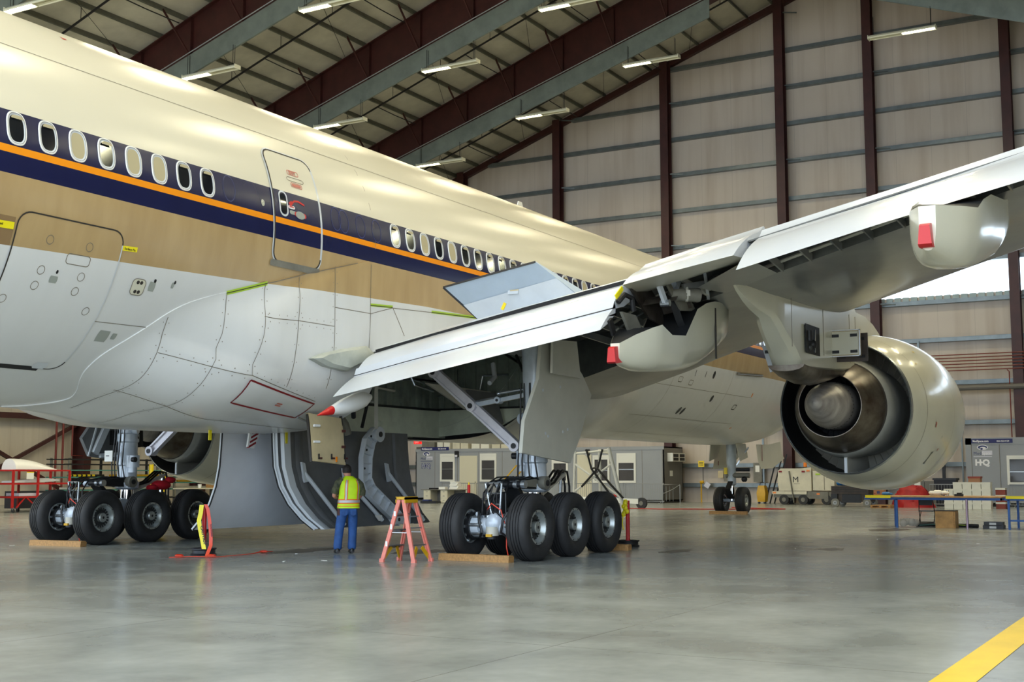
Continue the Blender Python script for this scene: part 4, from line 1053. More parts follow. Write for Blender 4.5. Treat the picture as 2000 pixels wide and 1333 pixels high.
def gear(s):
    y0 = s*5.49; g = empty('main_landing_gear', parent=plane)
    g['label'] = 'main landing gear with six wheels beside the ladder' if s < 0 else 'main landing gear with six wheels under the rear belly, at the left'
    for x in (-1.46, 0, 1.46):
        for t in (-1, 1): wheel(g, x, y0+t*.70, .60, t, tyre_me, rim_me)
    P = lambda f, n, lab=None: part(f, n, lab, g)
    f = MB(); f.tube([(-1.5, y0, .66), (-.6, y0, .72), (0, y0, .86), (.6, y0, .72), (1.5, y0, .66)], [.13, .15, .2, .15, .13], 'strut', 14); f.ball((-1.5, y0, .66), .2, 'strut', 8); f.cyl((-1.62, y0, .6), (-1.62, y0, .44), .12, 'grey'); f.cyl((-1.64, y0, .44), (-1.64, y0, .38), .1, 'dark'); f.bb((-1.76, y0-.06, .42), (-1.7, y0+.06, .47), 'yellow_dirty'); P(f, 'truck_beam')
    for x in (-1.46, 0, 1.46):
        f = MB(); f.cyl((x, y0-.72, .6), (x, y0+.72, .6), .07, 'strut'); f.cyl((x, y0-.3, .6), (x, y0+.3, .6), .16, 'strut', n=18)
        for t in (-1, 1):   # brake units
            f.cyl((x, y0+t*.3, .6), (x, y0+t*.5, .6), .2, 'strut', n=20); f.cyl((x, y0+t*.46, .6), (x, y0+t*.58, .6), .25, 'dark', n=24)
            for i in range(7):
                a = 2*PI*i/7+.3; c, sn = .17*math.cos(a), .17*math.sin(a)
                f.cyl((x+c, y0+t*.27, .6+sn), (x+c, y0+t*.46, .6+sn), .045, 'silver', n=10)
            f.ball((x-.1, y0+t*.26, .62), .07, 'silver', 6); f.ball((x-.12, y0+t*.33, .82), .05, 'strut', 6); f.tube([(x-.14, y0+t*.3, .86), (x-.22, y0+t*.25, .72), (x-.2, y0+t*.2, .5), (x-.1, y0+t*.3, .4)], .025, 'hose', 6)
        P(f, 'axle')
    f = MB(); f.cyl((0, y0, .8), (0, y0, 1.28), .165, 'chrome', n=24); P(f, 'piston')
    f = MB(); f.lathe([(1.2, .2), (1.24, .27), (1.36, .285), (1.42, .23), (1.75, .22), (1.78, .25), (2.0, .25), (2.03, .23), (2.3, .225), (2.33, .255), (2.5, .255), (2.53, .22), (2.9, .22), (4.1, .26)], (0, y0, 0), (0, 0, 1), 'strut', 28)
    f.cyl((-.05, y0-s*.22, 1.72), (-.05, y0-s*.22, 2.0), .16, 'strut', n=18); f.cyl((-.05, y0-s*.22, 1.6), (-.05, y0-s*.22, 1.72), .11, 'strut', n=16); f.cyl((-.15, y0-s*.42, 1.9), (-.15, y0-s*.32, 1.9), .06, 'dark'); f.cyl((-.03, y0-s*.2, 2.62), (.02, y0-s*.3, 2.62), .12, 'strut'); P(f, 'strut')
    for h, sg in (((-.2, .12), 1), ((-.24, -.02), 1), ((-.25, -.16), 1), ((-.2, .2), -1)):   # hoses down the leg
        f = MB(); f.tube([(h[0], y0+h[1], 3.3), (h[0]-.02, y0+h[1], 2.4), (h[0]-.08, y0+h[1]*1.1, 1.8), (h[0]-.02, y0+h[1]*1.3, 1.45), (-.5, y0+h[1], 1.5), (-.9, y0+h[1]*.8, 1.44), (-1.3, y0+h[1], 1.42), (-1.5, y0+h[1]*1.3, 1.2), (-1.52, y0+h[1]*1.4, .8)], .017, 'hose', 7); P(f, 'hose')
    for sg in (-1, 1):  # torsion links and actuator
        pass
    f = MB(); f.extr([(-.12, y0-.16, 1.5), (-.95, y0-.1, 1.42), (-.95, y0-.1, 1.3), (-.12, y0-.16, 1.26)], (0, .32, 0), 'dark'); f.extr([(-.3, y0+s*.17, 1.46), (-.75, y0+s*.13, 1.42), (-.75, y0+s*.13, 1.32), (-.3, y0+s*.17, 1.3)], (0, s*.03, 0), 'gse_grey'); f.cyl((-.1, y0-.32, 1.38), (-.1, y0+.32, 1.38), .13, 'gse_grey', n=16); f.cyl((-.1, y0-.34, 1.38), (-.1, y0+.34, 1.38), .06, 'dark', n=10); P(f, 'torsion_link')
    f = MB(); f.bar((-.95, y0, 1.34), (-.45, y0, .85), .3, .09, 'dark'); f.bar((-.5, y0, .9), (-.1, y0, .75), .24, .08, 'dark'); P(f, 'lower_link')
    f = MB(); f.cyl((-1.02, y0-.35, 1.36), (-1.02, y0+.28, 1.36), .065, 'dark', n=12); f.cyl((-1.02, y0-.2, 1.36), (-1.02, y0-.12, 1.36), .08, 'silver', n=12); f.cyl((-1.02, y0+.1, 1.36), (-1.02, y0+.24, 1.36), .085, 'strut', n=12); f.cyl((-1.02, y0-.36, 1.36), (-1.02, y0-.28, 1.36), .075, 'silver', n=12); P(f, 'link_damper')
    f = MB()   # wire ladder bracket above the rear axle
    xa = -1.56
    for yy, y2 in ((-.18, -.06), (.16, .1)): f.tube([(xa, y0-yy, 1.38), (xa+.03, y0-y2, .78)], .022, 'silver', 7)
    f.tube([(xa, y0+.18, 1.38), (xa, y0-.16, 1.38)], .022, 'silver', 7)
    for z, k in ((1.2, .15), (1.0, .12), (.84, .09)): f.tube([(xa+.02, y0-k, z), (xa+.02, y0+k, z)], .016, 'silver', 6)
    f.bb((xa-.06, y0-.1, .74), (xa+.06, y0+.12, .8), 'silver'); P(f, 'hose_bracket')
    for k in range(3):
        f = MB(); q = -.18+.12*k; f.tube([(-1.0, y0+q*.5, 1.5), (-1.35, y0+q, 1.49), (-1.58, y0+q+.06, 1.38), (-1.62, y0+q*.8+.12, 1.1), (-1.6, y0+q*.7+.05, .86), (-1.54, y0+q, .72)], .014, 'hose', 6); P(f, 'hose')
    f = MB(); f.tube([(-1.6, y0+.12, .9), (-1.66, y0-.0, 1.02), (-1.66, y0-.2, .9), (-1.62, y0-.3, .55), (-1.7, y0-.34, .25), (-1.66, y0-.36, .06)], .011, 'orange_tape', 6); P(f, 'safety_cord')
    for k in range(3):
        f = MB(); q = -.1+.1*k; f.tube([(.25, y0+q, 1.3), (.6, y0+q, 1.38), (.95, y0+q, 1.62), (1.15, y0+q, 1.6), (1.25, y0+q, 1.3), (1.25, y0+q, .8)], .024, 'hose', 6); P(f, 'hose')
    f = MB(); f.bar((.2, y0, 1.15), (1.2, y0, 1.55), .08, .07, 'grey'); f.bar((1.2, y0+.05, 1.55), (1.1, y0+.05, .85), .05, .04, 'silver'); P(f, 'forward_hose_arm')
    # folding side brace to the body, two hinged lengths, across the aircraft
    yb = lambda t: y0-s*t
    a, m_, b_ = Vector((.28, yb(2.5), 3.64)), Vector((.26, yb(1.58), 2.92)), Vector((.22, yb(.55), 2.1))
    for p, q in ((a, m_), (m_, b_)):
        f = MB(); d = (q-p).normalized(); X1 = Vector((1, 0, 0)); up = d.cross(X1).normalized(); f.bar(p, q, .12, .03, 'brace', (1, 0, 0)) if 0 else f.bar(p, q, .04, .16, 'brace', up)
        for k in (-1, 1): f.bar(p+up*.085*k, q+up*.085*k, .13, .04, 'brace', up)
        for e in ((p, q) if p is a else (q,)): f.cyl(e-X1*.1, e+X1*.1, .115, 'brace', n=18); f.cyl(e-X1*.12, e+X1*.12, .055, 'dark', n=14)
        P(f, 'side_brace')
    f = MB(); p, q = m_+Vector((0, s*.08, .02)), Vector((.1, yb(.22), 3.1)); k1 = p.lerp(q, .45)   # lock links from the knee to the leg
    f.bar(p, k1, .06, .09, 'strut'); f.bar(p+Vector((0, 0, .07)), k1+Vector((0, 0, .07)), .03, .03, 'silver'); f.bar(k1, q, .07, .08, 'strut')
    for e in (k1, q): f.cyl(e-Vector((.08, 0, 0)), e+Vector((.08, 0, 0)), .07, 'strut', n=12); f.cyl(e-Vector((.09, 0, 0)), e+Vector((.09, 0, 0)), .03, 'dark', n=8)
    f.cyl(k1+Vector((0, 0, .14)), q+Vector((0, 0, .12)), .03, 'silver'); f.ball(k1+Vector((0, 0, .14)), .05, 'silver', 6); f.cyl(q+Vector((-.05, s*.05, -.08)), q+Vector((-.05, s*.05, -.36)), .07, 'strut', n=12); f.tube([q+Vector((-.05, s*.05, -.3)), q+Vector((-.15, 0, -.5)), q+Vector((0, 0, -.7))], .03, 'hose', 6)
    P(f, 'lock_link')
    f = MB(); f.bar((.1, y0-s*.05, 3.7), (.25, y0+s*.0, 2.2), .22, .26, 'dark'); f.cyl((.02, y0-s*.12, 2.5), (.0, y0-s*.22, 2.5), .1, 'silver', n=14); f.bar((.3, y0, 3.9), (1.5, y0, 3.1), .1, .1, 'dark'); f.tube([(-.15, y0+s*.08, 3.9), (-.2, y0+s*.1, 3.0), (-.1, y0, 2.6)], .03, 'hose', 6); P(f, 'drag_brace')
    if s > 0:
        f = MB(); f.ball((.85, y0-.25, 1.3), .22, 'red_rag', 8, (1.3, .8, .55)); f.ball((1.1, y0-.3, 1.42), .14, 'red_rag', 6, (1.1, .8, .6)); f.ball((.55, y0-.26, 1.24), .14, 'red_rag', 6, (1.1, .9, .6)); P(f, 'cover_cloth', 'red cloth wrapped over the linkage')
        f = MB(); f.bb((-.75, y0-.3, 1.85), (-.73, y0-.05, 2.1), 'paper'); f.bb((-.755, y0-.2, 1.97), (-.75, y0-.1, 1.99), 'ink'); P(f, 'paper_tag')
    # leg door
    f = MB()
    if s < 0:
        o = [(-1.693, 1.928), (-1.60, 2.51), (-1.05, 3.306), (-.93, 4.0), (-.1, 4.05), (.75, 3.5), (1.15, 3.12), (.62, 2.25), (.216, 1.76)]
        f.extr([(x, -6.08, z) for x, z in o], (0, -.07, 0), 'grey')
        for x, z in ((-.9, 3.1), (-.2, 3.2), (-.8, 2.3), (-.1, 2.35), (-.7, 2.25), (.1, 2.4)): f.box((x, -6.152, z), (.05, .004, .05), 'grey_light')
        P(f, 'leg_door', 'big grey angular leg door hanging outside the strut')
        f = MB(); f.extr([(-.80, -6.32, 4.05), (.22, -6.3, 4.1), (.42, -6.28, 3.40), (-.80, -6.30, 3.42)], (0, .05, 0), 'grey'); P(f, 'upper_leg_door')
    else:
        f.extr([(-.55, 6.15, 1.98), (-.75, 6.2, 2.4), (-.2, 6.1, 3.2), (.9, 6.1, 3.2), (.75, 6.05, 2.3), (.45, 6.05, 1.85)], (0, .1, 0), 'door_in')
        f.bar((-.45, 6.1, 2.05), (.05, 6.04, 3.1), .16, .1, 'grey_light', (0, 1, 0)); f.bar((-.3, 6.1, 2.0), (.5, 6.05, 2.05), .1, .1, 'grey_light', (0, 1, 0)); f.bb((.0, 6.0, 2.25), (.4, 6.1, 2.6), 'black'); f.bar((.3, 6.0, 2.0), (.45, 6.0, 2.25), .1, .06, 'grey_light', (0, 1, 0))
        f.bar((-.6, 6.14, 1.98), (-.25, 6.1, 3.2), .04, .03, 'grey_light', (0, 1, 0)); f.cyl((.3, 5.9, 2.72), (.55, 5.7, 2.72), .05, 'strut')
        P(f, 'leg_door', 'dark inside of the leg door, seen past the strut')
gear(-1); gear(1)
# nose gear
g = empty('nose_landing_gear', parent=plane); g['label'] = 'nose landing gear with two wheels, far off under the nose'
NX = 26.25
nt_, nr_ = tyre_mb(.535, .4, .24).build('tire', g), rim_mb(.24, .4, 0).build('wheel_rim', g)
for t in (-1, 1): wheel(g, NX, t*.44, .52, t, nt_, nr_)
f = MB(); f.cyl((NX, -.45, .52), (NX, .45, .52), .07, 'strut'); f.cyl((NX, 0, .5), (NX, 0, 1.2), .1, 'chrome'); f.lathe([(1.1, .12), (1.15, .17), (1.9, .17), (1.95, .2), (3.3, .2)], (NX, 0, 0), (0, 0, 1), 'strut', 18); part(f, 'strut', parent=g)
f = MB(); f.bar((NX-.15, 0, 1.25), (NX-.5, 0, .95), .2, .06, 'dark'); f.bar((NX-.5, 0, .95), (NX-.1, 0, .6), .2, .06, 'dark'); part(f, 'torsion_link', parent=g)
f = MB(); f.cyl((NX-.05, -.75, 1.5), (NX-.05, .2, 1.5), .1, 'gse_grey'); f.cyl((NX+.1, -.7, 1.72), (NX+.1, .3, 1.72), .07, 'dark'); f.ball((NX-.1, -.55, 1.35), .12, 'dark', 6); f.bb((NX-.28, .1, 1.55), (NX-.2, .22, 1.8), 'yellow'); part(f, 'steering_actuator', parent=g)
f = MB(); f.bar((NX+.2, .1, 1.9), (NX+1.4, .1, 3.1), .12, .12, 'dark'); f.bar((NX-.1, -.25, 1.9), (NX-.1, -.75, 2.6), .05, .05, 'silver'); part(f, 'drag_brace', parent=g)
for t in (-1, 1):
    f = MB(); x0, x1 = (NX+.5, NX+3.6); y = t*.85
    f.loft([[(x0, y, 2.72), (x0, y+t*.06, 2.1), (x0+.1, y+t*.16, 1.75)], [((x0+x1)/2, y, 2.74), ((x0+x1)/2, y+t*.06, 2.12), ((x0+x1)/2, y+t*.16, 1.78)], [(x1, y, 2.9), (x1, y+t*.06, 2.4), (x1, y+t*.16, 2.2)]], 'cream', False)
    f.bb((x0+.5, y+t*.07-.004, 1.9), (x0+.54, y+t*.07+.004, 2.7), 'redline'); part(f, 'gear_door', parent=g)
    f = MB(); f.extr([(NX-.9, t*.5, 2.75), (NX+.2, t*.5, 2.75), (NX+.1, t*.62, 2.2), (NX-.8, t*.62, 2.05)], (0, t*.03, 0), 'grey'); part(f, 'gear_door', parent=g)

# ---- open gear bay and body doors --------------------------------------------
f = MB(); yk = -.36
f.bb((HX0, yk-.04, 2.43), (HX1+.3, yk, 3.1), 'bay_green'); f.bb((HX0, yk-.03, 3.1), (HX1+.02, yk, 4.46), 'bay')
for i in range(19): f.bar((HX0+.2+.31*i, yk-.06, 3.12), (HX0+.2+.31*i, yk-.06, 4.05 if i < 4 else 4.42), .05, .07, 'bay', (0, 1, 0))
f.bb((HX0, yk-.1, 3.08), (HX1, yk-.02, 3.13), 'dark'); f.bb((HX0, yk-.1, 3.78), (HX1, yk-.02, 3.82), 'dark')
f.bb((1.9, yk-.09, 2.44), (2.6, yk-.02, 2.75), 'bay_green')
part(f, 'keel_wall')
f = MB(); f.extr([(HX1+.02, yk, 2.46), (HX1+.02, -1.9, 2.56), (HX1+.02, -2.6, 2.9), (HX1+.02, -2.85, 3.12), (HX1+.02, yk, 3.12)], (.05, 0, 0), 'bay_green'); f.extr([(HX1+.02, yk, 3.12), (HX1+.02, -2.85, 3.12), (HX1+.02, -3.1, 3.4), (HX1+.02, -3.1, 4.0), (HX1+.02, -2.7, 4.4), (HX1+.02, yk, 4.43)], (.05, 0, 0), 'bay')
for i in range(8): f.bar((HX1-.01, -.55-.3*i, 3.14), (HX1-.01, -.55-.3*i, 4.4), .05, .07, 'bay')
f.bb((HX1-.06, -2.8, 3.1), (HX1+.02, yk, 3.14), 'dark'); f.tube([(HX1-.06, yk, 3.45), (HX1-.06, -1.6, 3.45), (HX1-.06, -1.7, 3.9), (HX1-.06, -2.4, 3.9)], .03, 'silver', 6); f.tube([(HX1-.06, -1.0, 4.1), (HX1-.06, -1.0, 3.3), (HX1-.06, -2.4, 3.3)], .025, 'silver', 6)
part(f, 'bay_bulkhead'); f = MB()
f.extr([(HX0, yk, 2.48), (HX0, -1.6, 2.7), (HX0, -2.6, 3.3), (HX0, -2.55, 4.1), (HX0, yk, 4.2)], (-.05, 0, 0), 'bay'); part(f, 'bay_bulkhead')
f = MB(); f.bb((HX0, -2.6, 4.06), (-.22, yk, 4.1), 'bay'); f.bb((-.22, -2.6, 4.40), (HX1, yk, 4.44), 'bay'); f.bb((-.24, -2.6, 4.06), (-.2, yk, 4.48), 'bay')
for i in range(8): f.bar((HX0+.4+.75*i, yk, 4.0 if i < 2 else 4.38), (HX0+.4+.75*i, -2.6, 4.0 if i < 2 else 4.38), .08, .14, 'bay')
part(f, 'bay_roof')
for s_ in (1,):
    f = MB(); f.bb((HX0, .36, 2.43), (HX1, .4, 4.5), 'bay'); f.bb((HX0, .4, 4.06), (HX1, 2.6, 4.1), 'bay'); f.bb((HX1, .4, 3.0), (HX1+.05, 2.6, 4.1), 'bay'); f.bb((HX0-.05, .4, 3.2), (HX0, 2.4, 4.1), 'bay'); part(f, 'bay_lining')
for pts, r, m in (([(3.9, -3.2, 4.1), (3.6, -4.2, 4.15), (2.6, -4.8, 4.1), (1.2, -5.0, 4.2)], .03, 'silver'), ([(3.6, -3.3, 4.25), (3.0, -4.0, 4.2), (1.8, -4.6, 4.3), (.6, -5.1, 4.1)], .025, 'grey'), ([(2.4, -3.4, 4.2), (2.2, -3.9, 3.95), (1.2, -4.4, 4.0), (.4, -5.0, 3.6)], .03, 'hose'), ([(1.6, -3.6, 3.9), (1.5, -3.7, 3.6), (1.2, -3.75, 3.45)], .05, 'grey_light'), ([(-1.5, -.55, 3.2), (-.6, -.6, 3.02), (-.1, -.8, 2.98)], .1, 'dark'), ([(.2, -.6, 4.2), (.2, -.6, 3.2), (1.4, -.6, 3.16)], .03, 'silver'), ([(1.2, -.6, 4.3), (1.25, -.62, 3.5), (2.2, -.62, 3.45)], .035, 'grey'),
                  ([(-1.3, -.7, 4.2), (-1.2, -.7, 3.0), (-1.2, -.7, 2.5)], .06, 'bay'), ([(-.5, -.7, 2.95), (-.2, -.8, 2.9), (0, -.9, 2.6), (.1, -.9, 2.4)], .09, 'gse_grey'), ([(2.4, -.7, 4.2), (2.6, -.9, 3.6), (3.4, -.9, 3.5)], .03, 'silver'),
                  ([(-1.7, -2.2, 3.3), (-1.2, -2.0, 3.0), (-.9, -1.8, 2.7)], .05, 'dark'), ([(1.0, -.62, 3.9), (2.0, -.62, 3.7), (3.0, -.62, 3.75), (4.2, -.62, 3.6)], .025, 'silver'), ([(-.9, -.6, 4.2), (-.85, -.6, 3.3)], .04, 'bay_green')):
    f = MB(); f.tube(pts, r, m, 10); part(f, 'bay_pipe')
f = MB(); f.cyl((-.12, -.8, 2.98), (-.02, -.84, 2.96), .16, 'rust', n=20); part(f, 'duct_flange')
f = MB(); f.extr([(2.2, -1.5, 3.6), (4.2, -2.0, 3.5), (4.2, -2.0, 3.2), (3.4, -1.8, 3.05)], (0, .05, 0), 'grey'); f.extr([(3.3, -1.9, 3.5), (4.1, -2.2, 3.45), (4.3, -2.3, 2.75), (4.0, -2.2, 2.5)], (0, .05, 0), 'door_in'); part(f, 'inner_door')
# body doors hanging either side of the keel
def bodydoor(s):
    X0, X1 = (-1.72, 2.95) if s < 0 else (-2.3, 2.4)
    prof = [(.0, 2.47), (.02, 2.1), (.05, 1.7), (.12, 1.3), (.24, .95), (.42, .65), (.62, .44)]
    f = MB(); rows = []
    def edge(z, x, e): return x
    for dy, z in prof:
        t = (2.47-z)/2.03; xa = X0+(.0 if t < .3 else (t-.3)**2*1.2*(1 if s < 0 else -.2)); xb = X1+t*.05
        rows.append((xa, xb, s*(.40+dy), z))
    out = [[(xa+(xb-xa)*i/8, y, z) for i in range(9)] for xa, xb, y, z in rows]
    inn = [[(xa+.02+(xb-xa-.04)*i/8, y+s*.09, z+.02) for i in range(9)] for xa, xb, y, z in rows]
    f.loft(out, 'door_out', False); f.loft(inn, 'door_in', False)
    for k in (0, 8): f.loft([[o[k] for o in out], [q[k] for q in inn]], 'grey_light', False)
    f.loft([out[-1], inn[-1]], 'grey_light', False)
    d = part(f, 'body_gear_door', 'inner face of the gear door hanging from the keel' if s < 0 else 'smooth outer face of the far gear door')
    f = MB(); f.tube([(xa-.01, y+s*.02, z) for xa, xb, y, z in rows], .022, 'grey_light', 8); f.tube([(xa-.03, y-s*.01, z) for xa, xb, y, z in rows], .016, 'black', 6); part(f, 'edge_seal', parent=d)
    if s < 0:
        f = MB(); f.loft([[(xa+.1, y+s*.1, z), (xa+.14, y+s*.16, z), (xa+.34, y+s*.16, z), (xa+.4, y+s*.1, z)] for xa, xb, y, z in rows], 'grey_light', False); f.bb((rows[0][0]+.18, -.585, 2.17), (rows[0][0]+.24, -.565, 2.46), 'yellow_tape'); part(f, 'edge_rib', 'pale stiffening rib', d)
        f = MB(); f.loft([[(xa+.55, y+s*.1, z), (xa+.6, y+s*.13, z), (xa+.72, y+s*.13, z), (xa+.8, y+s*.1, z)] for xa, xb, y, z in rows], 'door_in', False); part(f, 'inner_rib', parent=d); f = MB(); f.loft([[(2.3, y+s*.1, z), (2.35, y+s*.14, z), (2.5, y+s*.14, z), (2.55, y+s*.1, z)] for xa, xb, y, z in rows], 'door_in', False); part(f, 'inner_rib', parent=d)
        for dx in (0, 1.45, 2.95):
            f = MB(); a = Vector((-1.02+dx, -.62, 1.62)); b_ = Vector((-.25+dx, -1.12, .5))
            if dx == 1.45: a = Vector((.35+.0, -.62, 1.5)); b_ = Vector((1.12, -1.1, .55))
            f.cyl(a, b_, .045, 'grey_light', n=10); f.extr([a+Vector((-.1, 0, .18)), a+Vector((.0, 0, .16)), a+Vector((.13, 0, -.22)), a+Vector((.0, 0, -.24))], (0, -.05, 0), 'grey_light'); f.extr([b_+Vector((-.05, 0, .12)), b_+Vector((-.3, 0, .12)), b_+Vector((-.16, 0, .0)), b_+Vector((-.02, 0, .0))], (0, -.02, 0), 'white_paint'); part(f, 'door_strut', parent=d)
        # gooseneck hinge arm
        f = MB(); L = [(1.05, 2.5), (.82, 2.25), (.74, 1.9), (.74, 1.45), (.86, 1.2), (1.25, .9), (1.62, .62), (1.75, .5)]
        w_ = [.1, .16, .16, .15, .15, .15, .14, .12]; vs = []
        a1 = []; a2 = []
        for i, (x, z) in enumerate(L):
            p = Vector(L[max(0, i-1)]); q = Vector(L[min(len(L)-1, i+1)]); t = (q-p).normalized(); n_ = Vector((-t.y, t.x)); a1.append((x+n_.x*w_[i], z+n_.y*w_[i])); a2.append((x-n_.x*w_[i], z-n_.y*w_[i]))
        ys_ = [-.9, -.9, -.88, -.88, -.92, -1.0, -1.08, -1.1]
        f.loft([[(p[0], y, p[1]), (q[0], y, q[1]), (q[0], y+.05, q[1]), (p[0], y+.05, p[1])] for p, q, y in zip(a1, a2, ys_)], 'grey_light', True, True)
        for A_ in (a1, a2): f.loft([[(p[0]-.012, y-.09, p[1]), (p[0]+.012, y-.09, p[1]), (p[0]+.012, y+.01, p[1]), (p[0]-.012, y+.01, p[1])] for p, y in zip(A_, ys_)], 'grey_light', True, True)
        for i in range(len(L)-1):
            for t in (.25, .75):
                p = Vector(a1[i]).lerp(Vector(a1[i+1]), t); q = Vector(a2[i]).lerp(Vector(a2[i+1]), t); y = ys_[i]+(ys_[i+1]-ys_[i])*t
                f.bar((p.x, y-.035, p.y), (q.x, y-.035, q.y), .07, .015, 'grey_light', (0, 0, 1))
            c = (Vector(L[i])+Vector(L[i+1]))/2; f.cyl((c.x, ys_[i]-.012, c.y), (c.x, ys_[i]+.0, c.y), .025, 'black', n=10)
        f.cyl((1.12, -1.02, 2.42), (1.12, -.82, 2.42), .17, 'grey_light', n=20); f.cyl((1.12, -1.04, 2.42), (1.12, -.8, 2.42), .06, 'dark', n=12); f.bar((1.05, -.95, 2.5), (.7, -1.2, 3.6), .08, .1, 'grey'); f.bar((.6, -.9, 2.55), (.5, -1.2, 3.4), .05, .05, 'dark'); f.bb((1.45, -1.2, .46), (2.05, -1.0, .68), 'grey_light')
        for x in (1.6, 1.85): f.cyl((x, -1.21, .56), (x, -1.2, .56), .04, 'dark', n=10)
        part(f, 'gooseneck_hinge', parent=d)
bodydoor(-1); bodydoor(1)
f = MB()   # small drop door beside the flap root
rows = [(-2.35, 2.66), (-2.4, 2.4), (-2.43, 2.1), (-2.46, 1.78)]
f.loft([[(-3.03, y, z+.03), (-2.9, y-.02, z+.01), (-2.2, y-.02, z-.03), (-2.02+.0*z, y, z-.04)] for y, z in rows], 'tan', False); f.loft([[(-3.03, y+.05, z+.03), (-2.9, y+.06, z+.01), (-2.2, y+.06, z-.03), (-2.02, y+.05, z-.04)] for y, z in rows], 'tan', False)
for k, xx in ((0, -3.03), (3, -2.02)): f.bar((xx, rows[0][0]+.02, 2.66), (xx, rows[-1][0]+.02, 1.78), .05, .03, 'seal', (1, 0, 0))
f.bar((-3.03, -2.44, 1.81), (-2.02, -2.44, 1.74), .05, .03, 'tan')
for z in (2.45, 2.15): f.cyl((-2.97, -2.44, z), (-2.82, -2.46, z), .025, 'white_paint', n=8); f.box((-2.1, -2.47, z-.08), (.1, .02, .05), 'leather')
for x in (-2.88, -2.5, -2.1): f.box((x, -2.5, 1.88), (.02, .02, .1), 'ink'); f.box((x+.05, -2.5, 1.85), (.08, .02, .03), 'leather')
f.box((-2.35, -2.5, 1.83), (.03, .02, .1), 'amber'); part(f, 'drop_door', 'small tan hanging door with latches under the flap root')
f = MB(); f.bar((-3.15, -2.2, 2.6), (-2.6, -2.1, 2.5), .03, .03, 'silver'); f.bb((-2.9, -2.2, 2.45), (-1.8, -2.0, 2.75), 'green_paint') if 0 else None; part(f, 'door_stay')
f = MB(); f.extr([(-1.66, -.02, 2.42), (-1.86, -.02, 2.5), (-1.98, -.02, 2.44), (-2.04, -.02, 2.1), (-1.84, -.02, 2.07)], (0, .04, 0), 'white_paint'); part(f, 'drain_mast', 'red and white striped drain mast under the belly')
for i in range(4):
    z0 = 2.08+.095*i; xa = -1.99+.035*i
    f = MB(); f.extr([(xa-.02, -.03, z0), (xa+.19, -.03, z0+.09), (xa+.19, -.03, z0+.13), (xa-.02, -.03, z0+.04)], (0, .06, 0), 'redline'); o = part(f, 'stripe', parent=bpy.data.objects['drain_mast'])
f = MB(); f.bb((-3.72, -.56, 2.19), (-3.65, -.54, 2.46), 'yellow_tape'); part(f, 'warning_streamer', 'yellow strip hanging from the belly')
# ------------------------------------------------------------------ things on the hangar floor
def single(mb, name, label, cat, loc=(0, 0, 0), rz=0.0, group=None, **k):
    o = mb.build(name, None, loc, rz, **k); return tag(o, label, cat, group)
def obj(mb, name, parent, label=None, **k):
    o = mb.build(name, parent, **k)
    if label: o['label'] = label
    return o
# timber chocks
def beam(L):
    f = MB(); f.extr([(0, -L/2, 0), (.18, -L/2, 0), (.19, -L/2, .09), (.15, -L/2, .12), (.02, -L/2, .12)], (0, L, 0), 'wood'); return f
single(beam(1.5), 'timber_chock', 'timber baulk chocking the main wheels right of the step ladder', 'wheel chock', (-2.06, -5.34, 0), rad(-2))
single(beam(1.5), 'timber_chock', 'timber baulk chocking the wheels at the far left', 'wheel chock', (-2.3, 5.2, 0), rad(4))
single(beam(1.5), 'timber_chock', 'timber baulk lying behind the distant nose wheels', 'wheel chock', (25.42, -.1, 0), rad(2))
single(beam(.9), 'timber_chock', 'timber baulk in front of the foremost wheel of the nearer main gear', 'wheel chock', (2.16, -6.0, 0), rad(2))
# weighted marker posts
def post(h, base_m):
    r = empty('marker_post')
    f = MB(); f.lathe([(0, .2), (0, .24), (.025, .25), (.04, .22), (.1, .22), (.115, .25), (.135, .25), (.135, .2), (.06, .17), (.06, 0)], (0, 0, 0), (0, 0, 1), base_m, 32); f.build('base', r)
    f = MB(); f.cyl((0, 0, .05), (0, 0, h), .045, 'red', n=18); f.build('pole', r); return r
r = post(.95, 'caseblk'); r.location = (-3.05, .14, 0); tag(r, 'red marker post in a black base, wound with caution tape, left of the worker', 'marker post')
r = post(.98, 'black'); r.location = (3.55, -5.82, 0); tag(r, 'red marker post in a black base beside the foremost main wheel', 'marker post')
def strip(name, pts, wd, m, label, loc, cat='barrier tape', lettering=None, wdir=(0, 1, 0)):
    f = MB(); W = Vector(wdir).normalized()*wd/2; P = [Vector(p) for p in pts]
    f.loft([[p-W, p+W, p+W+Vector((-.003, 0, .003)), p-W+Vector((-.003, 0, .003))] for p in P], m, True, True)
    o = f.build(name, None, loc)
    if lettering:
        g = MB(); t, org, xd, yd, sz, mm = lettering; g.text(t, sz, org, xd, yd, mm, .001, bold=.003); q = g.build('lettering', o)
    return tag(o, label, cat)
strip('caution_tape', [(-.05, -.03, .96), (-.075, -.03, .8), (-.085, .0, .66), (-.1, -.05, .5), (-.13, -.14, .3), (-.17, -.23, .13)], .11, 'yellow_tape', 'yellow caution tape hanging down the left-hand red post', (-3.09, .16, 0),
      lettering=('CAUTION', (-.126, -.08, .56), (-.07, -.33, -.94), (-.0, -.943, .33), .09, 'ink'))
strip('caution_tape', [(-.05, -.05, .975), (-.06, -.12, .88), (-.08, -.19, .66), (-.1, -.25, .4), (-.14, -.29, .2), (-.3, -.34, .012)], .09, 'orange_tape', 'orange tape draped from the left-hand red post to the floor', (-3.09, .08, 0),
      lettering=('DANGER', (-.105, -.225, .6), (-.08, -.23, -.97), (0, -.97, .23), .06, 'redline'))
f = MB()
P = [(-3.95, .1, .006), (-3.75, -.25, .02), (-3.45, -.62, .008), (-2.9, -.6, .01), (-2.4, -.52, .006), (-2.0, -.45, .03), (-1.7, -.4, .008)]
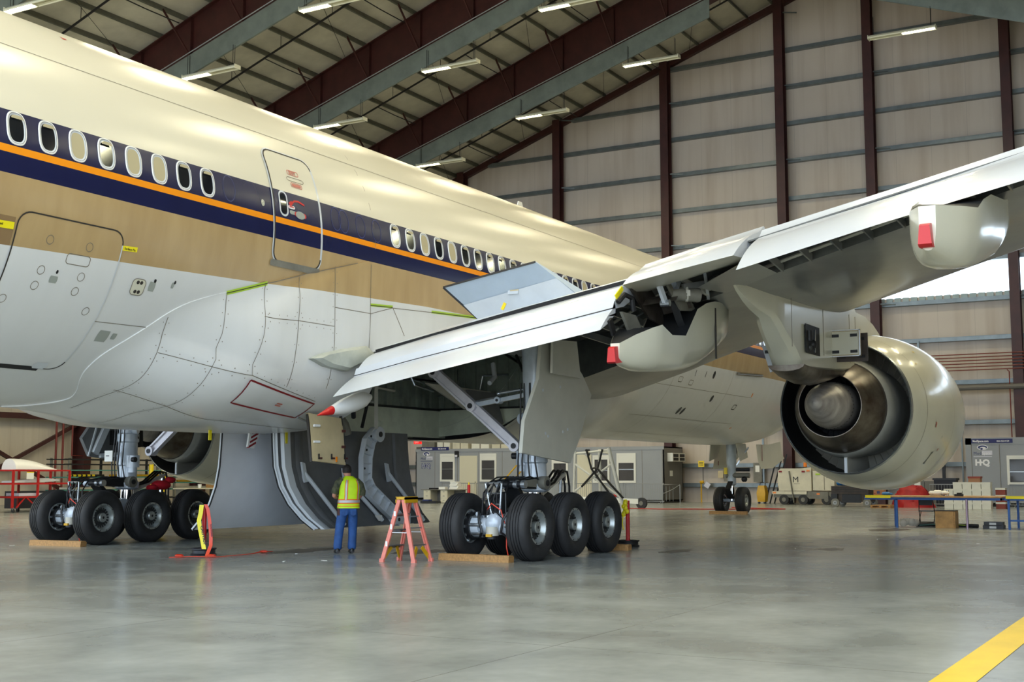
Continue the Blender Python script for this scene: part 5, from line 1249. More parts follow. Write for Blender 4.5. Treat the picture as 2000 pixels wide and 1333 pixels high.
f.loft([[Vector(p)+Vector((-.05, 0, 0)), Vector(p)+Vector((.05, .0, .0)), Vector(p)+Vector((.05, 0, .012)), Vector(p)+Vector((-.05, 0, .012))] for p in P], 'orange_tape', True, True)
for q in ((-3.72, .12), (-2.0, -.46), (-3.4, -.4)): f.ball((q[0], q[1], .03), .06, 'orange_tape', 5, (1.3, 1.6, .5))
single(f, 'caution_tape', 'orange tape trailing over the floor beside the left-hand red post', 'barrier tape')
f = MB()
for i in range(9):
    a = random.random()*6.28; f.ball((.03*math.cos(a), .05*math.sin(a), .62+.035*i), .05, 'yellow_tape', 5, (.8, 1, 1.1))
f.tube([(-.03, .03, .68), (-.06, .05, .45), (-.07, .02, .3)], .012, 'yellow_tape', 5)
single(f, 'caution_tape', 'crumpled yellow tape bunched round the red post beside the main wheels', 'barrier tape', (3.42, -5.83, .06))

# step ladder
t = thing('step_ladder', 'faded pink step ladder with yellow cap standing open on the floor', 'ladder', (-2.68, -4.34, 0))
FA, FB = {}, {}
for nm, sx, sy in (('A', -1, 1), ('C', 1, 1), ('B', -1, -1), ('D', 1, -1)):
    f = MB(); a = Vector((sx*.27, sy*.34, 0)); b_ = Vector((sx*.17, sy*.045, 1.1))
    f.bar(a, b_, .035, .075, 'pink', (0, 1, 0)); f.bar(a+Vector((-sx*.03, 0, 0)), b_+Vector((-sx*.03, 0, 0)), .045, .02, 'pink', (0, 1, 0)); f.box(a+Vector((0, 0, .03)), (.05, .09, .06), 'pink')
    obj(f, 'rail', t); FA[nm] = (a, b_)
for z in (.28, .56, .84):
    k = z/1.1; x = .27-.1*k; y = .34-.295*k; f = MB(); f.box((0, y, z), (2*x, .085, .02), 'alu'); f.box((0, y+.04, z-.02), (2*x, .01, .05), 'alu'); obj(f, 'step', t)
for z in (.3, .6, .8):
    k = z/1.1; x = .27-.1*k; y = -.34+.295*k; f = MB(); f.box((0, y, z), (2*x, .03, .02), 'alu'); obj(f, 'rear_bar', t)
f = MB(); f.extr([(-.2, -.1, 1.1), (.2, -.1, 1.1), (.2, .11, 1.1), (-.2, .11, 1.1)], (0, 0, .05), 'yellow_dirty'); f.box((0, .1, 1.09), (.4, .02, .1), 'yellow_dirty'); f.box((0, -.09, 1.09), (.4, .02, .1), 'yellow_dirty')
for x in (-.14, .14): f.cyl((x, .111, 1.1), (x, .115, 1.1), .012, 'ink', n=8)
obj(f, 'cap', t)
for sx in (-1, 1):
    for sy in (-1, 1):
        f = MB(); f.bar((sx*.25, sy*.32, .06), (sx*.08, sy*.27, .26), .07, .02, 'yellow_dirty', (0, 1, 0)); obj(f, 'knee_brace', t)
    f = MB(); f.bar((sx*.22, .19, .52), (sx*.22, -.19, .52), .02, .015, 'alu'); obj(f, 'spreader', t)
f = MB()
for z in (.32, .62, .85):
    k = z/1.1; f.box((-.292+.1*k, .34-.295*k, z), (.006, .04, .09), 'white_ink')
obj(f, 'sticker', t)

# worker in hi-vis vest ------------------------------------------------------
HD = rad(46)
W = thing('person', 'person in a lime hi-vis vest and blue jeans, standing with back turned', 'person', (-1.22, -1.87, 0), HD-PI/2)
def skin_mesh(name, verts, edges, radii, m, parent, sub=2, root=0):
    me = bpy.data.meshes.new(name); me.from_pydata(verts, edges, []); o = bpy.data.objects.new(name, me); COL.objects.link(o)
    md = o.modifiers.new('s', 'SKIN'); md.use_smooth_shade = True
    for i, r in enumerate(radii):
        sv = me.skin_vertices[0].data[i]; sv.radius = r if isinstance(r, tuple) else (r, r); sv.use_root = (i == root)
    sb = o.modifiers.new('d', 'SUBSURF'); sb.levels = sub; sb.render_levels = sub
    dg = bpy.context.evaluated_depsgraph_get(); me2 = bpy.data.meshes.new_from_object(o.evaluated_get(dg)); o.modifiers.clear(); o.data = me2
    me2.materials.clear(); me2.materials.append(M[m])
    for p in me2.polygons: p.use_smooth = True
    o.parent = parent; return o
# local axes: x = his right, y = the way he faces, z up
V = [(.05, .0, .93), (.06, .0, 1.08), (.07, .0, 1.25), (.075, -.01, 1.40), (.06, .03, 1.475), (.04, .07, 1.53), (.03, .085, 1.60), (.03, .08, 1.67),      # 0-7 pelvis .. head
     (-.05, .0, .90), (-.11, .03, .50), (-.155, -.03, .10), (-.17, .10, .05),                                                                # 8-11 left leg
     (.14, .0, .90), (.15, .04, .50), (.13, -.01, .10), (.13, .12, .05),                                                                    # 12-15 right leg
     (-.13, -.01, 1.41), (-.20, .0, 1.25), (-.235, .02, 1.12), (-.15, .2, 1.08), (-.08, .27, 1.14),                                            # 16-20 left arm
     (.27, -.01, 1.39), (.32, .02, 1.22), (.30, .07, 1.10), (.22, .24, 1.08), (.14, .30, 1.14)]                                               # 21-25 right arm
Eg = [(0, 1), (1, 2), (2, 3), (3, 4), (4, 5), (5, 6), (6, 7), (0, 8), (8, 9), (9, 10), (10, 11), (0, 12), (12, 13), (13, 14), (14, 15), (3, 16), (16, 17), (17, 18), (18, 19), (19, 20), (3, 21), (21, 22), (22, 23), (23, 24), (24, 25)]
Rr = [(.14, .10), (.13, .09), (.14, .09), (.115, .075), .055, .065, (.082, .095), (.07, .08), .09, .06, .042, .04, .09, .06, .042, .04, .062, .052, .042, .034, .03, .062, .052, .042, .034, .03]
body = skin_mesh('body', V, Eg, Rr, 'skin', W)
for nm, s, base in (('hand', -1, Vector((-.08, .27, 1.14))), ('hand', 1, Vector((.14, .30, 1.14)))):   # curled fingers meeting in front of the chest
    vs, es, rs = [tuple(base)], [], [.03]
    pal = base+Vector((-s*.05, .05, .02)); vs.append(tuple(pal)); es.append((0, 1)); rs.append((.034, .02))
    h_ = skin_mesh(nm, vs, es, rs, 'skin', body)
    for k in range(5):
        o_ = pal+Vector((-s*.015, .005, .03-.018*k)) if k < 4 else base+Vector((-s*.01, .02, .035)); L = (.038, .043, .04, .03, .03)[k]
        dv = Vector((-s*.8, .55, -.1)) if k < 4 else Vector((-s*.4, .4, .8)); p1 = o_+dv.normalized()*L; p2 = p1+Vector((-s*.6, -.5, -.2)).normalized()*L*.75; p3 = p2+Vector((s*.1, -.8, -.2)).normalized()*L*.6
        skin_mesh('finger', [tuple(o_), tuple(p1), tuple(p2), tuple(p3)], [(0, 1), (1, 2), (2, 3)], [.0095, .009, .008, .007], 'skin', body, 1)
f = MB(); hc = Vector((.03, .085, 1.615))   # face and ears (head turned down and to the left)
f.ball(tuple(hc+Vector((0, .02, 0))), .098, 'skin', 10, (.80, 1.0, 1.15)); f.ball(tuple(hc+Vector((-.01, .12, -.02))), .02, 'skin', 5, (.8, 1, 1.3))
for s in (-1, 1):
    f.ball(tuple(hc+Vector((s*.083, .01, -.005))), .026, 'skin', 6, (.4, .8, 1.25)); f.ball(tuple(hc+Vector((s*.032-.008, .10, .015))), .012, 'white_ink', 5); f.ball(tuple(hc+Vector((s*.032-.008, .111, .015))), .006, 'ink', 4)
f.box(tuple(hc+Vector((-.01, .108, -.062))), (.045, .012, .01), 'pink_ink'); f.bar(tuple(hc+Vector((-.088, .0, .03))), tuple(hc+Vector((-.06, .1, .02))), .006, .008, 'ink'); obj(f, 'face', W)
f = MB(); rings = []
for i in range(9):
    t = PI*(.02+.62*i/8); rings.append([tuple(hc+Vector((.092*math.sin(t)*math.cos(a), (-.008 if math.sin(a) < .3 else -.02)+.108*math.sin(t)*math.sin(a)*(1 if math.sin(a) < .3 else .72), .012+.122*math.cos(t)+(.035 if (math.sin(a) > .2 and i > 4) else 0)))) for a in [2*PI*j/24 for j in range(24)]])
f.loft(rings, 'hair', True, True); obj(f, 'hair', W)
# jeans
jv = [(.055, .0, 1.02), (.05, .0, .90), (-.045, .0, .84), (-.085, .02, .66), (-.11, .025, .48), (-.14, .0, .26), (-.157, -.02, .045), (.14, .0, .84), (.148, .02, .66), (.15, .03, .48), (.142, .01, .26), (.13, .0, .045)]
je = [(0, 1), (1, 2), (2, 3), (3, 4), (4, 5), (5, 6), (1, 7), (7, 8), (8, 9), (9, 10), (10, 11)]
J = skin_mesh('jeans', jv, je, [(.18, .14), (.2, .155), .118, .108, .094, .09, .094, .118, .108, .094, .09, .094], 'denim', W, 2, 1)
f = MB()
for x in (-.04, .13):   # pockets, belt
    f.extr([(x-.06, -.142, .87), (x+.06, -.142, .87), (x+.055, -.142, .76), (x, -.142, .73), (x-.055, -.142, .76)], (0, -.008, 0), 'denim')
obj(f, 'pocket', J); f = MB(); f.box((-.145, -.03, .82), (.04, .09, .16), 'leather'); obj(f, 'pouch', W, 'brown leather pouch on the belt')
for sx, x, y in ((-1, -.16, 0), (1, .13, .02)):
    f = MB(); rings = []
    for q, (yy, wd, h) in enumerate(((-.12, .035, .06), (-.1, .045, .1), (-.02, .048, .11), (.06, .05, .075), (.13, .052, .06), (.18, .04, .045), (.2, .02, .03))):
        rings.append([(x+wd*math.cos(a), y+yy, max(0.0, h*.5+h*.5*math.sin(a))) for a in [2*PI*j/12 for j in range(12)]])
    f.loft(rings, 'shoe', True, True); obj(f, 'shoe', W)
# sleeves
for s, pts in ((-1, [(-.06, -.01, 1.44), (-.15, -.005, 1.37), (-.205, 0, 1.24), (-.22, .01, 1.17)]), (1, [(.19, -.01, 1.43), (.28, .005, 1.34), (.325, .02, 1.21), (.32, .035, 1.14)])):
    f = MB(); f.tube(pts, [.075, .082, .078, .076], 'camo', 12); obj(f, 'sleeve', W)
# vest
f = MB(); VR = [(.88, .055, 0, .225, .165), (1.0, .06, 0, .212, .155), (1.12, .066, 0, .205, .15), (1.25, .07, 0, .212, .152), (1.34, .072, 0, .205, .145), (1.41, .072, -.005, .185, .13), (1.455, .068, .0, .15, .108), (1.49, .064, .01, .105, .088), (1.515, .06, .02, .075, .074)]
def ring(z, cx, cy, a, b_, g=0, n=40): return [(cx+(a+g)*math.copysign(abs(math.cos(t))**.8, math.cos(t)), cy+(b_+g)*math.copysign(abs(math.sin(t))**.8, math.sin(t)), z) for t in [2*PI*j/n for j in range(n)]]
f.loft([ring(*v) for v in VR], 'vest'); vest = obj(f, 'vest', W)
def vr(z): return [interp(z, [v[0] for v in VR], [v[k] for v in VR]) for k in (0, 1, 2, 3, 4)]
f = MB()
for za, zb, m, g in ((.97, 1.06, 'vest_orange', .004), (.99, 1.04, 'reflect', .007)): f.loft([ring(*vr(za), g), ring(*vr((za+zb)/2), g), ring(*vr(zb), g)], m)
f.loft([ring(*vr(.915), .004), ring(*vr(.93), .004)], 'vest_orange')
for c_, m, g, hw_ in ((28, 'vest_orange', .004, 2), (28, 'reflect', .007, 1), (35, 'vest_orange', .004, 2), (35, 'reflect', .007, 1), (7, 'vest_orange', .004, 2), (13, 'vest_orange', .004, 2)):
    rows = []
    for z in (1.05, 1.15, 1.25, 1.34, 1.40, 1.44):
        R_ = ring(*vr(z), g); j0 = c_-.5*hw_; rows.append([tuple(Vector(R_[int(j0+q*.5*1) % 40]).lerp(Vector(R_[(int(j0+q*.5)+1) % 40]), (j0+q*.5) % 1)) for q in range(2*hw_+1)])
    f.loft(rows, m, False)
obj(f, 'reflective_tape', vest)
# scraps on the floor
for i, (x, y, a, l) in enumerate(((-2.6, 6.2, .3, .22), (-4.2, 7.0, 1.0, .12), (-3.7, -2.4, .5, .2), (-3.2, -2.9, 1.2, .16), (3.2, -.9, .2, .12), (-1.9, -1.2, 2, .05), (4.5, -9.2, .4, .06), (9.0, -9.8, .4, .07), (8.2, -12.2, 1, .07))):
    f = MB(); l *= .55; f.extr([(-l, -l*.2, 0), (l*.6, -l*.25, 0), (l, l*.1, 0), (-l*.4, l*.25, 0)], (0, 0, .006), 'paper')
    single(f, 'paper_scrap', ('white paper scrap on the floor behind the far left wheels', 'small white scrap on the floor at the far left edge', 'thin white scrap on the floor left of the worker', 'pale strip on the floor between worker and red post', 'white scrap on the floor ahead of the hanging gear door', 'tiny white fleck on the floor by the worker', 'white fleck on the floor right of the main wheels', 'white fleck on the floor beneath the engine', 'white fleck on the floor in front of the blue table')[i], 'scrap', (x, y, .001), a, 'scraps on the floor')
random.seed(11)
for x, y, rx, ry in ((4.6, -9.9, .55, .3), (-1.0, -.6, 1.2, .5), (-.2, -3.0, 1.0, .45), (10.5, -10.5, 1.6, .35), (2.5, -7.4, .8, .25), (14.5, -8.8, 1.2, .5)):   # oil marks
    f = MB(); n = 26; f.poly([(x+rx*math.cos(2*PI*i/n)*(.65+.5*random.random()), y+ry*math.sin(2*PI*i/n)*(.65+.5*random.random()), .0015) for i in range(n)], 'stain'); struct(f, 'trim_floor_stain')
# ------------------------------------------------------------------ work tables on the right
def table(y0, y1, tape, legs, label):
    t = thing('work_table', label, 'table', (16.1, y0, 0)); L = y1-y0
    f = MB(); f.bb((-.02, 0, .87), (1.25, L, .91), 'ply'); obj(f, 'tabletop', t)
    f = MB()
    for x in (.02, 1.2): f.bb((x, 0, .8), (x+.04, L, .87), 'blue_steel')
    for y in (0, L): f.bb((.02, min(y, y-math.copysign(.04, L)), .8), (1.24, max(y, y-math.copysign(.04, L)), .87), 'blue_steel')
    obj(f, 'frame', t)
    for x, y, m in legs:
        f = MB()
        if m == 'mauve': f.cyl((x, y-y0, 0), (x, y-y0, .82), .032, 'mauve', n=12)
        else: f.bb((x-.03, y-y0-.03, 0), (x+.03, y-y0+.03, .82), 'blue_steel')
        obj(f, 'leg', t, 'mauve pipe prop' if m == 'mauve' else None)
    f = MB(); f.bb((-.03, tape[0]-y0, .85), (-.02, tape[1]-y0, .93), 'yellow_tape'); f.bb((-.03, tape[0]-y0, .91), (.07, tape[1]-y0, .915), 'yellow_tape'); obj(f, 'edge_tape', t)
    return t
table(-7.77, -11.55, (-7.77, -8.5), ((.05, -8.65, 'b'), (1.2, -8.35, 'b'), (.03, -10.6, 'mauve'), (1.2, -10.4, 'b')), 'long plywood-topped table with blue legs and one mauve prop')
t = table(-11.66, -14.6, (-11.66, -14.6), ((.05, -11.72, 'b'), (1.2, -11.8, 'b'), (.05, -14.4, 'b')), 'blue table taped yellow along its edge, cut by the right picture edge')
f = MB(); f.bb((.03, -2.8, .22), (.07, -.05, .27), 'blue_steel'); obj(f, 'rail', t)
f = MB(); f.bb((0, -.3, 0), (.3, 0, .16), 'card'); f.bb((-.003, -.19, .05), (0, -.1, .13), 'navy_ink'); f.bb((-.003, -.06, .04), (0, -.02, .07), 'redline'); single(f, 'carton', 'small cardboard carton on the left end of the plywood table', 'box', (16.7, -7.86, .911))
f = MB(); f.ball((0, 0, .05), .12, 'tarp_blue', 7, (.8, 1.1, .45)); f.ball((.05, -.12, .04), .07, 'tarp_blue', 6, (1, 1, .5)); single(f, 'rag', 'blue rag beside the carton on the plywood table', 'rag', (16.4, -8.3, .922))
f = MB()
for q in ((0, 0, .16), (.05, -.14, .13), (0, .14, .12), (-.03, -.24, .09)): f.ball((q[0], q[1], .03), q[2], 'paper', 6, (1, 1, .55))
single(f, 'rag', 'pile of white rags in the middle of the plywood table', 'rag', (16.5, -9.75, .972))
f = MB(); f.bb((0, -.12, 0), (.1, .12, .06), 'black'); f.bb((.01, -.08, .06), (.08, .05, .1), 'black'); single(f, 'radio', 'small black object on the plywood table before the white cartons', 'tool', (16.3, -10.36, .911))
f = MB(); f.cyl((0, 0, 0), (0, 0, .16), .035, 'silver'); f.cyl((0, .1, 0), (0, .1, .13), .03, 'navy_ink'); single(f, 'bottle', 'small bottles behind the white rags on the plywood table', 'bottle', (16.9, -9.95, .911))
# folding chair
t = thing('folding_chair', 'dark metal folding chair under the plywood table', 'chair', (17.4, -9.25, 0))
for s in (-1, 1):
    f = MB(); f.tube([(.22, s*.24, 0), (-.05, s*.22, .45), (-.14, s*.2, .78), (-.15, s*.1, .84), (-.15, 0, .85)], .013, 'dark', 6); obj(f, 'leg', t)
    f = MB(); f.tube([(-.25, s*.22, 0), (.15, s*.2, .45)], .013, 'dark', 6); obj(f, 'leg', t)
f = MB(); f.bb((-.2, -.21, .44), (.22, .21, .465), 'dark'); obj(f, 'seat', t); f = MB(); f.bb((-.15, -.19, .62), (-.135, .19, .8), 'dark'); obj(f, 'backrest', t)
f = MB(); f.tube([(-.2, -.22, .12), (-.2, .22, .12)], .01, 'dark', 6); f.tube([(.18, -.22, .12), (.18, .22, .12)], .01, 'dark', 6); obj(f, 'stretcher', t)
f = MB(); f.bb((0, -.55, 0), (.5, 0, .49), 'ply'); f.bb((-.004, -.55, .47), (0, 0, .5), 'wood'); f.bb((-.004, -.53, 0), (0, -.5, .49), 'wood'); f.bb((-.01, -.55, .48), (.5, 0, .5), 'rust'); single(f, 'plywood_crate', 'stained plywood crate standing under the table', 'crate', (16.32, -9.69, 0))
f = MB()
for i in range(10): f.ball((.14*random.uniform(-1, 1), .2*random.uniform(-1, 1), .13+.05*random.random()), .11, 'plastic_bag', 6, (1, 1, 1.05))
single(f, 'plastic_bag', 'crumpled clear plastic bag beside the left blue leg', 'bag', (16.5, -8.9, -.01))
f = MB(); f.tube([(0, 0, .055), (0, -.4, .06), (.03, -.9, .06), (0, -1.4, .055), (-.05, -1.75, .05)], .055, 'caseblk', 10); f.bar((-.06, -.1, .04), (-.06, -.75, .1), .05, .02, 'teal'); f.bar((-.05, -1.0, .09), (-.05, -1.4, .06), .03, .02, 'lime'); single(f, 'rolled_mat', 'dark rolled mat lying on the floor under the table', 'mat', (17.05, -9.0, 0))
f = MB(); f.bb((0, -.55, 0), (.4, 0, .11), 'caseblk'); f.bb((0, -.53, .11), (.38, -.03, .2), 'caseblk'); f.bb((-.01, -.5, .1), (.38, -.05, .12), 'black')
c = single(f, 'tool_case', 'black plastic case on the floor by the right blue leg', 'case', (16.2, -11.0, 0))
for z in (.05, .15): f = MB(); f.bb((-.02, -.36, z-.03), (0, -.18, z+.03), 'reflect'); obj(f, 'latch', c)

# ------------------------------------------------------------------ portable offices along the far wall
def sign_panel(p, y, zb, w_, kind):
    X = -.04
    f = MB(); f.bb((X, y-w_, zb), (-.02, y, zb+.2), 'banner'); f.text('ModSpace.com', .15, (X-.004, y-.06, zb+.05), (0, -1, 0), (0, 0, 1), 'white_ink', bold=.004, sx=.82 if w_ > 1.9 else .8)
    f.text('866-322-0120', .105, (X-.004, y-w_*.62, zb+.06), (0, -1, 0), (0, 0, 1), 'white_ink', bold=.002, sx=.95); obj(f, 'company_sign', p)
    f = MB(); yc = y-.5 if kind else y-.38
    def ell(a, b_, cz, cy, m, x): f.poly([(x, cy+a*math.cos(2*PI*i/28), cz+b_*math.sin(2*PI*i/28)) for i in range(28)], m)
    ell(.25, .125, zb-.2, yc, 'white_ink', -.006); ell(.215, .095, zb-.2, yc, 'navy_ink', -.009); ell(.14, .055, zb-.235, yc-.02, 'white_ink', -.012); ell(.06, .05, zb-.27, yc+.04, 'navy_ink', -.014)
    m1, m2 = ('pale_ink', 'white_ink') if kind else ('navy_ink', 'pale_ink')
    f.text('Mod', .2, (-.008, yc+.42, zb-.55), (0, -1, 0), (0, 0, 1), 'navy_ink'); f.bb((-.007, yc-.44, zb-.57), (-.003, yc+.03, zb-.36), 'pale_ink'); f.text('Space', .2, (-.012, yc+.02, zb-.55), (0, -1, 0), (0, 0, 1), 'white_ink' if kind else 'office', sx=.85)
    f.bb((-.008, yc-.42, zb-.66), (-.003, yc+.42, zb-.63), 'navy_ink' if not kind else 'pale_ink')
    f.text('H', .4, (-.008, yc+.36, zb-1.06), (0, -1, 0), (0, 0, 1), 'white_ink' if kind else 'navy_ink', bold=.02); f.text('Q', .4, (-.008, yc+.02, zb-1.06), (0, -1, 0), (0, 0, 1), 'white_ink' if kind else 'navy_ink', bold=.02); ell(.045, .045, zb-.92, yc+.06, 'white_ink' if kind else 'navy_ink', -.014)
    if not kind:
        f.text('H', .4, (-.016, yc+.36, zb-1.06), (0, -1, 0), (0, 0, 1), 'pale_ink', bold=-.008); f.text('Q', .4, (-.016, yc+.02, zb-1.06), (0, -1, 0), (0, 0, 1), 'pale_ink', bold=-.008)
    obj(f, 'logo', p)
def win(p, y0, y1, z0, z1, shut=.25):
    f = MB(); w_ = .12
    for a in ((y0-w_, y0, z0-w_, z1+w_), (y1, y1+w_, z0-w_, z1+w_), (y0, y1, z1, z1+w_), (y0, y1, z0-w_, z0)): f.bb((-.05, a[0], a[2]), (.0, a[1], a[3]), 'office_trim')
    f.bb((-.04, y0, z1-shut*(z1-z0)), (-.01, y1, z1), 'office_trim'); f.bb((-.035, y0, (z0+z1)/2-.1), (-.01, y1, (z0+z1)/2-.06), 'alu'); o = obj(f, 'window_frame', p)
    f = MB(); f.bb((-.02, y0, z0), (-.01, y1, z1), 'office_glass'); obj(f, 'pane', o)
def cabin(p, y0, y1, z1, holes):
    """thin-walled cabin: floor, roof, back, ends and a front pierced by the windows (ya, yb, za, zb)"""
    f = MB(); ys_ = [y0]
    for ya, yb, za, zb in sorted(holes):
        f.bb((0, ys_[-1], .1), (.06, ya, z1), 'office'); f.bb((0, ya, .1), (.06, yb, za), 'office'); f.bb((0, ya, zb), (.06, yb, z1), 'office'); ys_.append(yb)
    f.bb((0, ys_[-1], .1), (.06, y1, z1), 'office')
    f.bb((2.64, y0, .1), (2.7, y1, z1), 'office_in'); f.bb((0, y0, z1-.06), (2.7, y1, z1), 'office'); f.bb((0, y0, .1), (2.7, y1, .16), 'office_in'); f.bb((0, y0, .1), (2.7, y0+.06, z1), 'office_dark'); f.bb((0, y1-.06, .1), (2.7, y1, z1), 'office')
    for k in range(1, 4): yy = y0+(y1-y0)*k/4; f.bb((.06, yy-.03, .16), (2.64, yy+.03, z1-.06), 'office_in')
    return f
O = thing('site_office', 'long grey portable office cabin with three white windows, far off under the belly', 'portable office', (42.5, 0, 0))
WL = [(23.3, 24.1, 1.25, 2.66), (20.42, 21.3, 1.25, 2.66), (11.5, 12.42, 1.2, 2.6), (13.1, 13.9, 1.2, 2.5), (15.7, 16.5, 1.2, 2.5)]
f = cabin(O, 9.72, 26.0, 3.06, WL); f.bb((-.02, 9.7, 2.9), (0, 26.02, 3.08), 'office'); f.bb((.02, 9.8, 0), (2.6, 25.9, .1), 'black')
for y in (9.8, 11.0, 12.95, 14.2, 16.2, 19.9, 21.5, 23.0, 24.6): f.bb((-.008, y, .1), (0, y+.02, 2.9), 'seam')
obj(f, 'shell', O)
sign_panel(O, 25.6, 3.0, 2.0, 0)
win(O, 23.3, 24.1, 1.25, 2.66); win(O, 20.42, 21.3, 1.25, 2.66, .2); win(O, 11.5, 12.42, 1.2, 2.6, .3); win(O, 13.1, 13.9, 1.2, 2.5, .1); win(O, 15.7, 16.5, 1.2, 2.5)
for y0, y1 in ((21.62, 22.84), (14.1, 15.0)):
    f = MB(); f.bb((-.03, y0, .15), (0, y1, 2.66), 'office_door'); o = obj(f, 'door', O); f = MB(); f.cyl((-.08, y0+.1, 1.1), (-.03, y0+.1, 1.1), .03, 'silver', n=8); obj(f, 'handle', o)
for y in (23.0, 14.3): f = MB(); f.bb((-.16, y-.1, 2.6), (-.0, y+.12, 2.95), 'dark'); f.bb((-.17, y-.08, 2.6), (-.16, y+.1, 2.72), 'pale_ink'); obj(f, 'porch_light', O)
f = MB(); f.bb((.5, 9.4, 2.25), (2.3, 9.72, 2.72), 'office_trim')
for a in (.6, 1.5): 
    for b_ in (2.3, 2.5): f.bb((a, 9.39, b_), (a+.7, 9.41, b_+.16), 'black')
obj(f, 'air_conditioner', O); f = MB(); f.bb((.8, 9.70, 1.45), (1.2, 9.715, 1.75), 'paper'); obj(f, 'notice', O)
for y, w_, h, m in ((25.3, .9, .5, 'gse_grey'), (24.2, .9, .6, 'whitebox'), (23.0, 1.1, .75, 'gse'), (21.6, 1.2, .7, 'whitebox'), (20.2, 1.2, .55, 'gse'), (18.8, 1.3, .6, 'gse_grey'), (17.3, 1.2, .4, 'gse')):
    f = MB(); f.bb((.2, y-w_/2, 0), (1.2, y+w_/2, h), m); f.bb((.18, y-.03, 0), (.2, y+.03, h), 'seam')
    k = len([o for o in bpy.data.objects if o.name.startswith('bundle')])
    single(f, 'bundle', ('grey', 'small white', 'tall cream', 'wide white', 'low cream', 'wide grey', 'lowest cream')[k]+' wrapped bundle stored on the roof of the long cabin', 'bundle', (42.6, 0, 3.085), 0, 'bundles on the cabin roof')
O = thing('site_office', 'grey portable office cabin with pale lettering, right of the engine', 'portable office', (42.5, 0, 0))
f = cabin(O, -18.0, -6.02, 3.26, [(-9.25, -8.0, 1.15, 2.3)]); f.bb((-.02, -18.0, 2.95), (0, -6.0, 3.28), 'office'); f.bb((-.02, -6.3, .1), (0, -6.02, 3.26), 'office'); f.bb((.02, -17.9, 0), (2.6, -6.1, .15), 'black')
for y in (-6.3, -7.58, -9.4): f.bb((-.026, y, .1), (-.0, y+.02, 2.95), 'seam')
obj(f, 'shell', O); sign_panel(O, -6.3, 3.02, 1.88, 1); win(O, -9.25, -8.0, 1.15, 2.3, .05)
f = MB(); f.bb((.1, -9.25, 1.15), (.12, -8.0, 2.3), 'pale_ink'); obj(f, 'curtain', O)
# person at the desk behind the window of the long office
P2 = thing('person', 'dark-haired person seated behind the cabin window, seen small and far away', 'person', (42.95, 23.5, .2))
f = MB(); f.loft([[(.17*w1*math.cos(a), .21*w1*math.sin(a), z) for a in [2*PI*j/16 for j in range(16)]] for z, w1 in ((.45, 1), (.7, .95), (1.0, 1.0), (1.12, .9), (1.2, .5), (1.26, .3), (1.32, .3), (1.36, .42), (1.45, .5), (1.54, .42), (1.58, .15))], 'skin', True, True)
for t in (-1, 1): f.tube([(0, t*.2, 1.12), (-.06, t*.26, .85), (-.28, t*.2, .74)], [.06, .05, .035], 'skin', 8)
obj(f, 'body', P2); f = MB(); f.ball((.02, 0, 1.5), .115, 'hair', 8, (1, 1, 1.1)); f.ball((.06, 0, 1.38), .1, 'hair', 7, (.8, 1.1, 1.3)); obj(f, 'hair', P2)
f = MB(); f.loft([[(.185*w1*math.cos(a), .225*w1*math.sin(a), z) for a in [2*PI*j/16 for j in range(16)]] for z, w1 in ((.43, 1), (.7, .97), (1.0, 1.02), (1.13, .92), (1.19, .6))], 'gse_grey'); obj(f, 'shirt', P2)
S2 = thing('office_chair', 'office chair under the person seated behind the cabin window', 'chair', (42.95, 23.5, .175))
f = MB(); f.bb((-.24, -.24, .36), (.24, .24, .42), 'black'); obj(f, 'seat', S2); f = MB(); f.cyl((0, 0, .0), (0, 0, .36), .05, 'black'); obj(f, 'pedestal', S2); f = MB(); f.bb((.3, -.22, .5), (.34, .22, .95), 'black'); obj(f, 'backrest', S2)
# crowd barriers in front of the long cabin
def barrier(L, name='crowd_barrier'):
    f = MB(); f.tube([(0, 0, .12), (0, 0, 1.05), (0, -L, 1.05), (0, -L, .12), (0, 0, .12)], .022, 'conduit', 6)
    n = int(L/.13)
    for i in range(1, n): f.cyl((0, -L*i/n, .12), (0, -L*i/n, 1.05), .008, 'conduit', n=5)
    for y in (-.2, -L+.2): f.bar((-.25, y, .01), (.25, y, .01), .05, .02, 'conduit'); f.cyl((0, y, 0), (0, y, .12), .02, 'conduit', n=6)
    return f
b0 = None
labs = ['first crowd barrier at the near end of the cabin row, below its last window', 'second crowd barrier along the cabin, behind the tow bar', 'third crowd barrier along the cabin, behind the white trestle', 'fourth crowd barrier along the cabin, behind the main gear wheels', 'fifth crowd barrier along the cabin, in front of the cream door', 'sixth crowd barrier along the cabin, behind the desk']
for i in range(6):
    y = 11.3+2.35*i
    if b0 is None: b0 = single(barrier(2.25), 'crowd_barrier', labs[0], 'barrier', (40.9, y, 0), 0, 'crowd barriers by the cabins'); o = b0
    else: o = dup(b0, (40.9, y, 0), 0, labs[i])
dup(b0, (40.8, -8.2, 0), rad(3), 'crowd barrier standing in front of the right-hand cabin'); dup(b0, (41.0, -10.6, 0), 0, 'crowd barrier at the far right, below the cabin window')
o = dup(b0, (40.9, -4.6, 0), rad(4), 'crowd barrier half hidden behind the stacked white cartons')
f = MB(); f.tube([(0, 0, 0), (0, 0, 1.0), (0, -1.0, 1.0), (0, -1.0, 0)], .025, 'conduit', 6); f.tube([(0, 0, .5), (0, -.6, .75), (0, -1.0, 1.0)], .02, 'conduit', 6)
for q in range(3): f.cyl((0, -.2-.2*q, .1), (0, -.2-.2*q, .9), .01, 'conduit', n=5)
single(f, 'ramp_rail', 'grey pipe handrail at the end of the long cabin', 'handrail', (42.0, 9.6, 0))
